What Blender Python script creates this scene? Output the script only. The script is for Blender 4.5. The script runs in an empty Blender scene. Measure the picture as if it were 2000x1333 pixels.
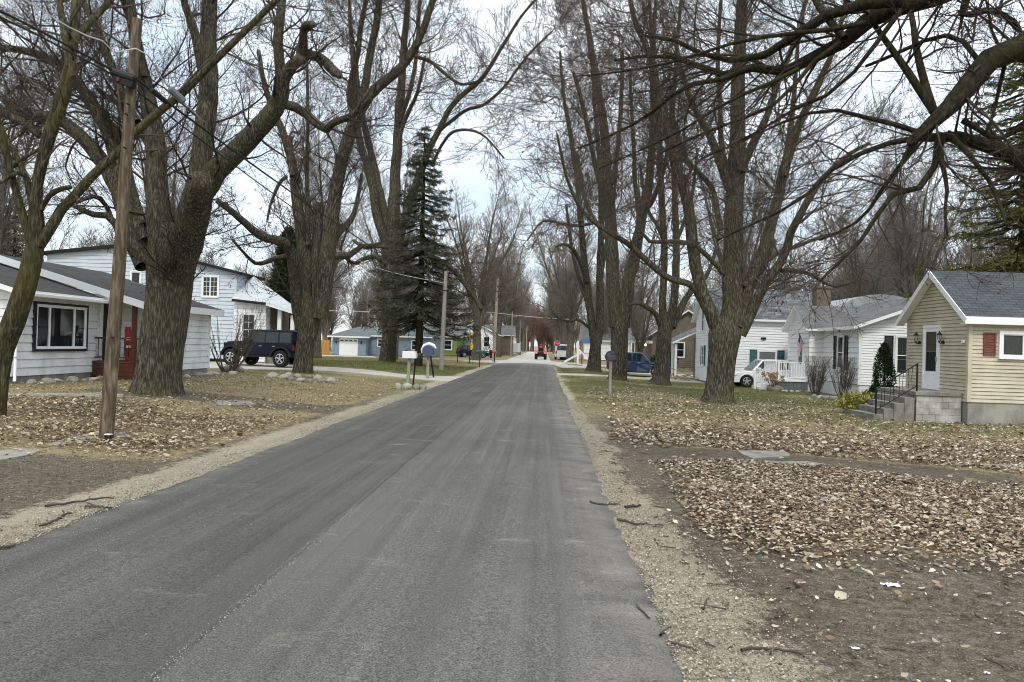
import bpy, bmesh, math, random
import numpy as np
from mathutils import Matrix, Vector

S = bpy.context.scene
COL = S.collection
rnd = random.Random(7)

# ------------------------------------------------------------------ camera
FPX = 1444.0                      # focal length in pixels of a 2000 px wide frame
ROLL, PITCH, YAW, EYE = math.radians(1.7), math.radians(0.34), math.radians(2.46), 1.75


def cam_axes():
    f0 = np.array([-math.sin(YAW), math.cos(YAW), 0.0])
    r0 = np.array([math.cos(YAW), math.sin(YAW), 0.0])
    z = np.array([0, 0, 1.0])
    f = math.cos(PITCH) * f0 + math.sin(PITCH) * z
    u0 = -math.sin(PITCH) * f0 + math.cos(PITCH) * z
    return (math.cos(ROLL) * r0 + math.sin(ROLL) * u0,
            -math.sin(ROLL) * r0 + math.cos(ROLL) * u0, f)


CR, CU, CF = cam_axes()
CE = np.array([0, 0, EYE])
cd = bpy.data.cameras.new('camera')
cd.sensor_width = 36.0
cd.lens = 36.0 * FPX / 2000.0
cd.clip_start, cd.clip_end = 0.1, 6000.0
cam = bpy.data.objects.new('camera', cd)
COL.objects.link(cam)
m = Matrix.Identity(4)
for i in range(3):
    m[i][0], m[i][1], m[i][2], m[i][3] = CR[i], CU[i], -CF[i], CE[i]
cam.matrix_world = m
S.camera = cam

# ------------------------------------------------------------------ sky, sun, exposure
SUN_EL, SUN_AZ = math.radians(50), math.radians(176)   # azimuth clockwise from +Y (behind, a little right)
w = bpy.data.worlds.new('World')
S.world = w
w.use_nodes = True
nt = w.node_tree
nt.nodes.clear()


def N(tree, typ, **kw):
    n = tree.nodes.new(typ)
    for k, v in kw.items():
        if k == 'ins':
            for a, b in v.items():
                n.inputs[a].default_value = b
        else:
            setattr(n, k, v)
    return n


def ramp(tree, stops, interp='LINEAR'):
    n = tree.nodes.new('ShaderNodeValToRGB')
    n.color_ramp.interpolation = interp
    e = n.color_ramp.elements
    while len(e) < len(stops):
        e.new(0.5)
    for el, (p, c) in zip(e, stops):
        el.position = p
        el.color = c if len(c) == 4 else (*c, 1)
    return n


out = N(nt, 'ShaderNodeOutputWorld')
bg1 = N(nt, 'ShaderNodeBackground', ins={'Strength': 0.05})
sky = N(nt, 'ShaderNodeTexSky', sky_type='NISHITA', sun_disc=False, sun_elevation=SUN_EL, sun_rotation=SUN_AZ)
nt.links.new(sky.outputs[0], bg1.inputs[0])
tc = N(nt, 'ShaderNodeTexCoord')
sep = N(nt, 'ShaderNodeSeparateXYZ')
nt.links.new(tc.outputs['Generated'], sep.inputs[0])
zz = N(nt, 'ShaderNodeMath', operation='MAXIMUM', ins={1: 0.0})
nt.links.new(sep.outputs[2], zz.inputs[0])
za = N(nt, 'ShaderNodeMath', operation='ADD', ins={1: 0.22})
nt.links.new(zz.outputs[0], za.inputs[0])
dv = N(nt, 'ShaderNodeVectorMath', operation='DIVIDE')
cb = N(nt, 'ShaderNodeCombineXYZ')
for k in range(3):
    nt.links.new(za.outputs[0], cb.inputs[k])
nt.links.new(tc.outputs['Generated'], dv.inputs[0])
nt.links.new(cb.outputs[0], dv.inputs[1])
nz = N(nt, 'ShaderNodeTexNoise', ins={'Scale': 2.3, 'Detail': 7.0, 'Roughness': 0.55, 'Distortion': 0.3})
nt.links.new(dv.outputs[0], nz.inputs['Vector'])
cr = ramp(nt, [(0.34, (0.46, 0.52, 0.57)), (0.52, (0.62, 0.655, 0.68)), (0.68, (0.79, 0.805, 0.81))])
nt.links.new(nz.outputs[0], cr.inputs[0])
br = N(nt, 'ShaderNodeMapRange', ins={'From Min': 0.0, 'From Max': 1.0, 'To Min': 0.86, 'To Max': 2.4})
nt.links.new(zz.outputs[0], br.inputs[0])
bg2 = N(nt, 'ShaderNodeBackground')
nt.links.new(cr.outputs[0], bg2.inputs[0])
nt.links.new(br.outputs[0], bg2.inputs[1])
ad = N(nt, 'ShaderNodeAddShader')
nt.links.new(bg1.outputs[0], ad.inputs[0])
nt.links.new(bg2.outputs[0], ad.inputs[1])
nt.links.new(ad.outputs[0], out.inputs[0])

sd = bpy.data.lights.new('sun', 'SUN')
sd.energy, sd.angle, sd.color = 1.5, math.radians(14), (1.0, 0.965, 0.86)
sun = bpy.data.objects.new('sun', sd)
COL.objects.link(sun)
sdir = Vector((math.sin(SUN_AZ) * math.cos(SUN_EL), math.cos(SUN_AZ) * math.cos(SUN_EL), math.sin(SUN_EL)))
sun.rotation_euler = (-sdir).to_track_quat('-Z', 'Y').to_euler()
S.view_settings.view_transform = 'Standard'
S.view_settings.look = 'None'
S.view_settings.gamma = 1.0
S.view_settings.exposure = 0.2
try:
    S.cycles.pixel_filter_type = 'BLACKMAN_HARRIS'
    S.cycles.filter_width = 1.0
    S.cycles.max_bounces = 6
    S.cycles.transparent_max_bounces = 12
except Exception:
    pass


# ------------------------------------------------------------------ measuring helpers
def ray(px, py):
    return CF + CR * ((px - 1000) / FPX) + CU * ((666.5 - py) / FPX)


def P(px, py, Y):
    d = ray(px, py)
    return CE + d * (Y / d[1])


def sst(x, a=0.0, b=1.0):
    t = np.clip((np.asarray(x, float) - a) / (b - a), 0, 1)
    return t * t * (3 - 2 * t)


def vnoise(x, y, s, seed=0):
    """2-D value noise in 0..1, feature size s metres."""
    g = np.random.default_rng(seed).random((256, 256))
    x = np.asarray(x, float) / s
    y = np.asarray(y, float) / s
    xi, yi = np.floor(x).astype(int), np.floor(y).astype(int)
    fx, fy = x - xi, y - yi
    fx, fy = fx * fx * (3 - 2 * fx), fy * fy * (3 - 2 * fy)
    a = g[xi % 256, yi % 256]; b = g[(xi + 1) % 256, yi % 256]
    c = g[xi % 256, (yi + 1) % 256]; d = g[(xi + 1) % 256, (yi + 1) % 256]
    return (a * (1 - fx) + b * fx) * (1 - fy) + (c * (1 - fx) + d * fx) * fy


def fbm(x, y, s, seed=0):
    return 0.5 * vnoise(x, y, s, seed) + 0.3 * vnoise(x, y, s * 0.43, seed + 1) + 0.2 * vnoise(x, y, s * 0.19, seed + 2)


XL, XR = -4.35, 0.85               # asphalt edges


def gz(x, y):
    """height of the ground"""
    x = np.asarray(x, float); y = np.asarray(y, float)
    left = 0.3 * sst(-x, 5.5, 12) * sst(y, 2, 12) * (1 - sst(y, 48, 75))
    right = -0.25 * sst(x, 2.5, 10) * (1 - sst(y, 70, 110))
    off = sst(np.maximum(XL - x, x - XR), 0.0, 2.0)
    bump = (fbm(x, y, 3.0, 5) - 0.5) * 0.09 * off * (1 - sst(y, 60, 120))
    return -0.03 + left + right + bump


def gz1(x, y):
    return float(gz(np.array([x]), np.array([y]))[0])


def G(px, py, dz=0.0):
    z = 0.0
    d = ray(px, py)
    for _ in range(6):
        q = CE + d * ((z - EYE) / d[2])
        z = gz1(q[0], q[1]) + dz
    return q


# ------------------------------------------------------------------ object helpers
def thing(name, label, cat, loc=(0, 0, 0), rz=0.0, group=None):
    o = bpy.data.objects.new(name, None)
    COL.objects.link(o)
    o.location = [float(a) for a in loc]
    o.rotation_euler = (0, 0, rz)
    o.empty_display_size = 0.3
    o['label'] = label
    o['category'] = cat
    if group:
        o['group'] = group
    return o


def tag(o, label=None, cat=None, group=None, kind=None):
    for k, v in (('label', label), ('category', cat), ('group', group), ('kind', kind)):
        if v:
            o[k] = v
    return o


def dup(root, loc=None, rz=None, sc=None, label=None, group=None):
    r = root.copy()
    COL.objects.link(r)
    if loc is not None:
        r.location = [float(a) for a in loc]
    if rz is not None:
        r.rotation_euler = (0, 0, rz)
    if sc is not None:
        r.scale = sc if hasattr(sc, '__len__') else (sc, sc, sc)
    if label:
        r['label'] = label
    if group:
        r['group'] = group
    for ch in list(root.children):
        c = ch.copy()
        COL.objects.link(c)
        c.parent = r
        for g in list(ch.children):
            d = g.copy()
            COL.objects.link(d)
            d.parent = c
    return r


class MB:
    """collects shapes, builds ONE mesh object"""

    def __init__(self):
        self.v, self.f, self.m, self.uv = [], [], [], []

    def add(self, vs, fs, mi=0, uvs=None):
        b = len(self.v)
        self.v.extend([tuple(map(float, q)) for q in vs])
        for k, f in enumerate(fs):
            self.f.append([b + i for i in f])
            self.m.append(mi)
            self.uv.append(uvs[k] if uvs else None)

    def box(self, x0, x1, y0, y1, z0, z1, mi=0):
        if x0 > x1: x0, x1 = x1, x0
        if y0 > y1: y0, y1 = y1, y0
        vs = [(x0, y0, z0), (x1, y0, z0), (x1, y1, z0), (x0, y1, z0), (x0, y0, z1), (x1, y0, z1), (x1, y1, z1), (x0, y1, z1)]
        self.add(vs, [(3, 2, 1, 0), (4, 5, 6, 7), (0, 1, 5, 4), (1, 2, 6, 5), (2, 3, 7, 6), (3, 0, 4, 7)], mi)

    def beam(self, a, b, wd, ht, mi=0, up=(0, 0, 1)):
        """rectangular bar from a to b (centre line)"""
        a, b = Vector(a), Vector(b)
        t = (b - a).normalized()
        up = Vector(up)
        if abs(t.dot(up)) > 0.95:
            up = Vector((1, 0, 0))
        s = t.cross(up).normalized() * (wd / 2)
        u = s.cross(t).normalized() * (ht / 2)
        vs = [a - s - u, a + s - u, a + s + u, a - s + u, b - s - u, b + s - u, b + s + u, b - s + u]
        self.add(vs, [(3, 2, 1, 0), (4, 5, 6, 7), (0, 1, 5, 4), (1, 2, 6, 5), (2, 3, 7, 6), (3, 0, 4, 7)], mi)

    def tube(self, pts, rad, sides=8, mi=0, cap=True):
        pts = [Vector(p) for p in pts]
        n = len(pts)
        if not hasattr(rad, '__len__'):
            rad = [rad] * n
        t0 = (pts[1] - pts[0]).normalized()
        nrm = t0.orthogonal().normalized()
        vs, fs = [], []
        for i in range(n):
            t = (pts[min(i + 1, n - 1)] - pts[max(i - 1, 0)]).normalized()
            nrm = (nrm - t * nrm.dot(t)).normalized()
            bn = t.cross(nrm)
            for k in range(sides):
                a = 2 * math.pi * k / sides
                vs.append(pts[i] + (nrm * math.cos(a) + bn * math.sin(a)) * rad[i])
        for i in range(n - 1):
            for k in range(sides):
                k2 = (k + 1) % sides
                fs.append((i * sides + k, i * sides + k2, (i + 1) * sides + k2, (i + 1) * sides + k))
        if cap:
            fs.append(tuple(reversed(range(sides))))
            fs.append(tuple((n - 1) * sides + k for k in range(sides)))
        self.add(vs, fs, mi)

    def lathe(self, prof, c=(0, 0, 0), axis='z', seg=20, mi=0):
        """prof: (radius, height) pairs"""
        vs, fs = [], []
        for (r, h) in prof:
            for k in range(seg):
                a = 2 * math.pi * k / seg
                x, y = r * math.cos(a), r * math.sin(a)
                q = (x, y, h) if axis == 'z' else ((x, h, y) if axis == 'y' else (h, x, y))
                vs.append((c[0] + q[0], c[1] + q[1], c[2] + q[2]))
        n = len(prof)
        for i in range(n - 1):
            for k in range(seg):
                k2 = (k + 1) % seg
                f = (i * seg + k, i * seg + k2, (i + 1) * seg + k2, (i + 1) * seg + k)
                fs.append(f if axis != 'y' else f[::-1])
        self.add(vs, fs, mi)

    def prism(self, poly, y0, y1, mi=0, inset=None):
        """side outline (x,z) extruded along y; inset: optional function z -> y shrink"""
        n = len(poly)
        g = inset or (lambda x, z: 0.0)
        vs = [(x, y0 + g(x, z), z) for x, z in poly] + [(x, y1 - g(x, z), z) for x, z in poly]
        fs = [tuple(range(n)), tuple(reversed(range(n, 2 * n)))]
        for i in range(n):
            j = (i + 1) % n
            fs.append((i, n + i, n + j, j))
        self.add(vs, fs, mi)

    def build(self, name, mats, parent=None, loc=None, bevel=0.0, smooth=False, seg=1):
        me = bpy.data.meshes.new(name)
        me.from_pydata(self.v, [], self.f)
        for q in (mats if isinstance(mats, (list, tuple)) else [mats]):
            me.materials.append(q)
        if max(self.m, default=0) > 0:
            me.polygons.foreach_set('material_index', self.m)
        if any(u is not None for u in self.uv):
            ul = me.uv_layers.new(name='UVMap')
            k = 0
            for f, u in zip(self.f, self.uv):
                for i in range(len(f)):
                    if u is not None:
                        ul.data[k].uv = u[i]
                    k += 1
        me.update()
        if smooth:
            me.polygons.foreach_set('use_smooth', [True] * len(me.polygons))
            try:
                me.set_sharp_from_angle(angle=math.radians(40))
            except Exception:
                pass
        o = bpy.data.objects.new(name, me)
        COL.objects.link(o)
        if parent is not None:
            o.parent = parent
        if loc is not None:
            o.location = [float(a) for a in loc]
        if bevel > 0:
            b = o.modifiers.new('bevel', 'BEVEL')
            b.width, b.segments, b.limit_method, b.angle_limit = bevel, seg + 1, 'ANGLE', math.radians(35)
        return o


def np_mesh(name, verts, quads=None, tris=None, mats=(), smooth=False, attr=None):
    """fast mesh from numpy arrays"""
    me = bpy.data.meshes.new(name)
    parts = []
    lt = []
    if quads is not None and len(quads):
        parts.append(np.asarray(quads).reshape(-1)); lt.append(np.full(len(quads), 4))
    if tris is not None and len(tris):
        parts.append(np.asarray(tris).reshape(-1)); lt.append(np.full(len(tris), 3))
    li = np.concatenate(parts).astype(np.int32)
    lt = np.concatenate(lt).astype(np.int32)
    ls = np.concatenate([[0], np.cumsum(lt)[:-1]]).astype(np.int32)
    me.vertices.add(len(verts)); me.vertices.foreach_set('co', np.asarray(verts, np.float32).reshape(-1))
    me.loops.add(len(li)); me.loops.foreach_set('vertex_index', li)
    me.polygons.add(len(lt)); me.polygons.foreach_set('loop_start', ls); me.polygons.foreach_set('loop_total', lt)
    if smooth:
        me.polygons.foreach_set('use_smooth', np.ones(len(lt), bool))
    me.update(calc_edges=True)
    if attr is not None:
        for an, arr in attr.items():
            a = me.color_attributes.new(an, 'FLOAT_COLOR', 'POINT')
            a.data.foreach_set('color', np.asarray(arr, np.float32).reshape(-1))
    for q in mats:
        me.materials.append(q)
    return me


def link(name, me, parent=None, loc=None):
    o = bpy.data.objects.new(name, me)
    COL.objects.link(o)
    if parent is not None:
        o.parent = parent
    if loc is not None:
        o.location = [float(a) for a in loc]
    return o


# ------------------------------------------------------------------ materials
def mat(name, c, c2=None, scale=4.0, rough=0.8, bump=0.0, bscale=40.0, metal=0.0, stretch=(1, 1, 1), detail=4.0, spec=0.3, coat=0.0, lo=0.35, hi=0.65):
    mt = bpy.data.materials.new(name)
    mt.use_nodes = True
    t = mt.node_tree
    b = t.nodes['Principled BSDF']
    b.inputs['Roughness'].default_value = rough
    b.inputs['Metallic'].default_value = metal
    b.inputs['Specular IOR Level'].default_value = spec
    b.inputs['Coat Weight'].default_value = coat
    b.inputs['Base Color'].default_value = (*c, 1)
    co = N(t, 'ShaderNodeTexCoord')
    mp = N(t, 'ShaderNodeMapping')
    mp.inputs['Scale'].default_value = stretch
    t.links.new(co.outputs['Object'], mp.inputs[0])
    if c2 is not None:
        n = N(t, 'ShaderNodeTexNoise', ins={'Scale': scale, 'Detail': detail, 'Roughness': 0.6})
        t.links.new(mp.outputs[0], n.inputs['Vector'])
        r = ramp(t, [(lo, c), (hi, c2)])
        t.links.new(n.outputs[0], r.inputs[0])
        t.links.new(r.outputs[0], b.inputs['Base Color'])
    if bump > 0:
        n2 = N(t, 'ShaderNodeTexNoise', ins={'Scale': bscale, 'Detail': 4.0, 'Roughness': 0.6})
        t.links.new(mp.outputs[0], n2.inputs['Vector'])
        bp = N(t, 'ShaderNodeBump', ins={'Strength': bump, 'Distance': 0.02})
        t.links.new(n2.outputs[0], bp.inputs['Height'])
        t.links.new(bp.outputs[0], b.inputs['Normal'])
    return mt


def bark_mat(name, dark, light, moss, moss_amt=0.5, sc=9.0, bump=0.9):
    mt = bpy.data.materials.new(name)
    mt.use_nodes = True
    t = mt.node_tree
    b = t.nodes['Principled BSDF']
    b.inputs['Roughness'].default_value = 0.95
    b.inputs['Specular IOR Level'].default_value = 0.1
    co = N(t, 'ShaderNodeTexCoord')
    mp = N(t, 'ShaderNodeMapping')
    mp.inputs['Scale'].default_value = (1, 1, 0.16)
    t.links.new(co.outputs['Object'], mp.inputs[0])
    n = N(t, 'ShaderNodeTexNoise', noise_type='RIDGED_MULTIFRACTAL', ins={'Scale': sc, 'Detail': 5.0, 'Roughness': 0.6, 'Distortion': 0.4})
    t.links.new(mp.outputs[0], n.inputs['Vector'])
    n3 = N(t, 'ShaderNodeTexNoise', ins={'Scale': sc * 2.2, 'Detail': 4.0})
    t.links.new(mp.outputs[0], n3.inputs['Vector'])
    mm = N(t, 'ShaderNodeMath', operation='MULTIPLY_ADD', ins={1: 0.42, 2: 0.0})
    t.links.new(n.outputs[0], mm.inputs[0])
    t.links.new(n3.outputs[0], mm.inputs[2])
    r = ramp(t, [(0.46, dark), (0.66, tuple(0.45 * (a + c) for a, c in zip(dark, light))), (0.9, light)])
    t.links.new(mm.outputs[0], r.inputs[0])
    n2 = N(t, 'ShaderNodeTexNoise', ins={'Scale': 0.9, 'Detail': 4.0, 'Roughness': 0.6})
    t.links.new(co.outputs['Object'], n2.inputs['Vector'])
    mr = N(t, 'ShaderNodeMapRange', ins={'From Min': 0.42, 'From Max': 0.68, 'To Min': 0.0, 'To Max': moss_amt})
    t.links.new(n2.outputs[0], mr.inputs[0])
    mx = N(t, 'ShaderNodeMix', data_type='RGBA', blend_type='MIX')
    t.links.new(mr.outputs[0], mx.inputs[0])
    t.links.new(r.outputs[0], mx.inputs[6])
    mx.inputs[7].default_value = (*moss, 1)
    t.links.new(mx.outputs[2], b.inputs['Base Color'])
    bp = N(t, 'ShaderNodeBump', ins={'Strength': bump, 'Distance': 0.05})
    t.links.new(mm.outputs[0], bp.inputs['Height'])
    t.links.new(bp.outputs[0], b.inputs['Normal'])
    return mt


def brick_mat(name, c1, c2, mort, bw, rh, msize=0.01, rough=0.85, bump=0.4, stain=None):
    """courses laid out in UV metres: shingles, blocks, bricks"""
    mt = bpy.data.materials.new(name)
    mt.use_nodes = True
    t = mt.node_tree
    b = t.nodes['Principled BSDF']
    b.inputs['Roughness'].default_value = rough
    b.inputs['Specular IOR Level'].default_value = 0.2
    co = N(t, 'ShaderNodeTexCoord')
    k = N(t, 'ShaderNodeTexBrick', ins={'Scale': 1.0, 'Brick Width': bw, 'Row Height': rh, 'Mortar Size': msize, 'Mortar Smooth': 0.2, 'Bias': 0.0})
    k.inputs['Color1'].default_value = (*c1, 1)
    k.inputs['Color2'].default_value = (*c2, 1)
    k.inputs['Mortar'].default_value = (*mort, 1)
    t.links.new(co.outputs['UV'], k.inputs['Vector'])
    n = N(t, 'ShaderNodeTexNoise', ins={'Scale': 0.8, 'Detail': 6.0, 'Roughness': 0.65})
    t.links.new(co.outputs['UV'], n.inputs['Vector'])
    mr = N(t, 'ShaderNodeMapRange', ins={'From Min': 0.3, 'From Max': 0.7, 'To Min': 0.75, 'To Max': 1.25})
    t.links.new(n.outputs[0], mr.inputs[0])
    mx = N(t, 'ShaderNodeMix', data_type='RGBA', blend_type='MULTIPLY')
    mx.inputs[0].default_value = 1.0
    t.links.new(k.outputs[0], mx.inputs[6])
    t.links.new(mr.outputs[0], mx.inputs[7])
    last = mx.outputs[2]
    if stain:
        n5 = N(t, 'ShaderNodeTexNoise', ins={'Scale': 1.7, 'Detail': 5.0, 'Roughness': 0.6})
        t.links.new(co.outputs['UV'], n5.inputs['Vector'])
        m5 = N(t, 'ShaderNodeMapRange', ins={'From Min': 0.45, 'From Max': 0.62, 'To Min': 0.0, 'To Max': 0.8})
        t.links.new(n5.outputs[0], m5.inputs[0])
        x5 = N(t, 'ShaderNodeMix', data_type='RGBA')
        t.links.new(m5.outputs[0], x5.inputs[0])
        t.links.new(last, x5.inputs[6])
        x5.inputs[7].default_value = (*stain, 1)
        last = x5.outputs[2]
    t.links.new(last, b.inputs['Base Color'])
    n2 = N(t, 'ShaderNodeTexNoise', ins={'Scale': 60.0, 'Detail': 3.0})
    t.links.new(co.outputs['UV'], n2.inputs['Vector'])
    a = N(t, 'ShaderNodeMath', operation='MULTIPLY_ADD', ins={1: 0.3})
    t.links.new(n2.outputs[0], a.inputs[0])
    iv = N(t, 'ShaderNodeMath', operation='SUBTRACT', ins={0: 1.0})
    t.links.new(k.outputs[1], iv.inputs[1])
    t.links.new(iv.outputs[0], a.inputs[2])
    bp = N(t, 'ShaderNodeBump', ins={'Strength': bump, 'Distance': 0.015})
    t.links.new(a.outputs[0], bp.inputs['Height'])
    t.links.new(bp.outputs[0], b.inputs['Normal'])
    return mt


def attr_mat(name, stops, rough=0.85, trans=0.0, spec=0.2):
    """colour picked per leaf or blade from the 'tint' attribute"""
    mt = bpy.data.materials.new(name)
    mt.use_nodes = True
    t = mt.node_tree
    b = t.nodes['Principled BSDF']
    b.inputs['Roughness'].default_value = rough
    b.inputs['Specular IOR Level'].default_value = spec
    a = N(t, 'ShaderNodeAttribute', attribute_name='tint')
    r = ramp(t, stops)
    t.links.new(a.outputs['Fac'], r.inputs[0])
    t.links.new(r.outputs[0], b.inputs['Base Color'])
    if trans > 0:
        o = t.nodes['Material Output']
        tr = N(t, 'ShaderNodeBsdfTranslucent')
        t.links.new(r.outputs[0], tr.inputs[0])
        mx = N(t, 'ShaderNodeMixShader', ins={0: trans})
        t.links.new(b.outputs[0], mx.inputs[1])
        t.links.new(tr.outputs[0], mx.inputs[2])
        t.links.new(mx.outputs[0], o.inputs[0])
    return mt


def glass_mat(name, tint=(0.03, 0.035, 0.04), see=0.35):
    mt = bpy.data.materials.new(name)
    mt.use_nodes = True
    t = mt.node_tree
    b = t.nodes['Principled BSDF']
    b.inputs['Base Color'].default_value = (*tint, 1)
    b.inputs['Roughness'].default_value = 0.04
    b.inputs['Specular IOR Level'].default_value = 0.6
    o = t.nodes['Material Output']
    tr = N(t, 'ShaderNodeBsdfTransparent')
    mx = N(t, 'ShaderNodeMixShader', ins={0: see})
    t.links.new(b.outputs[0], mx.inputs[1])
    t.links.new(tr.outputs[0], mx.inputs[2])
    t.links.new(mx.outputs[0], o.inputs[0])
    return mt


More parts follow.
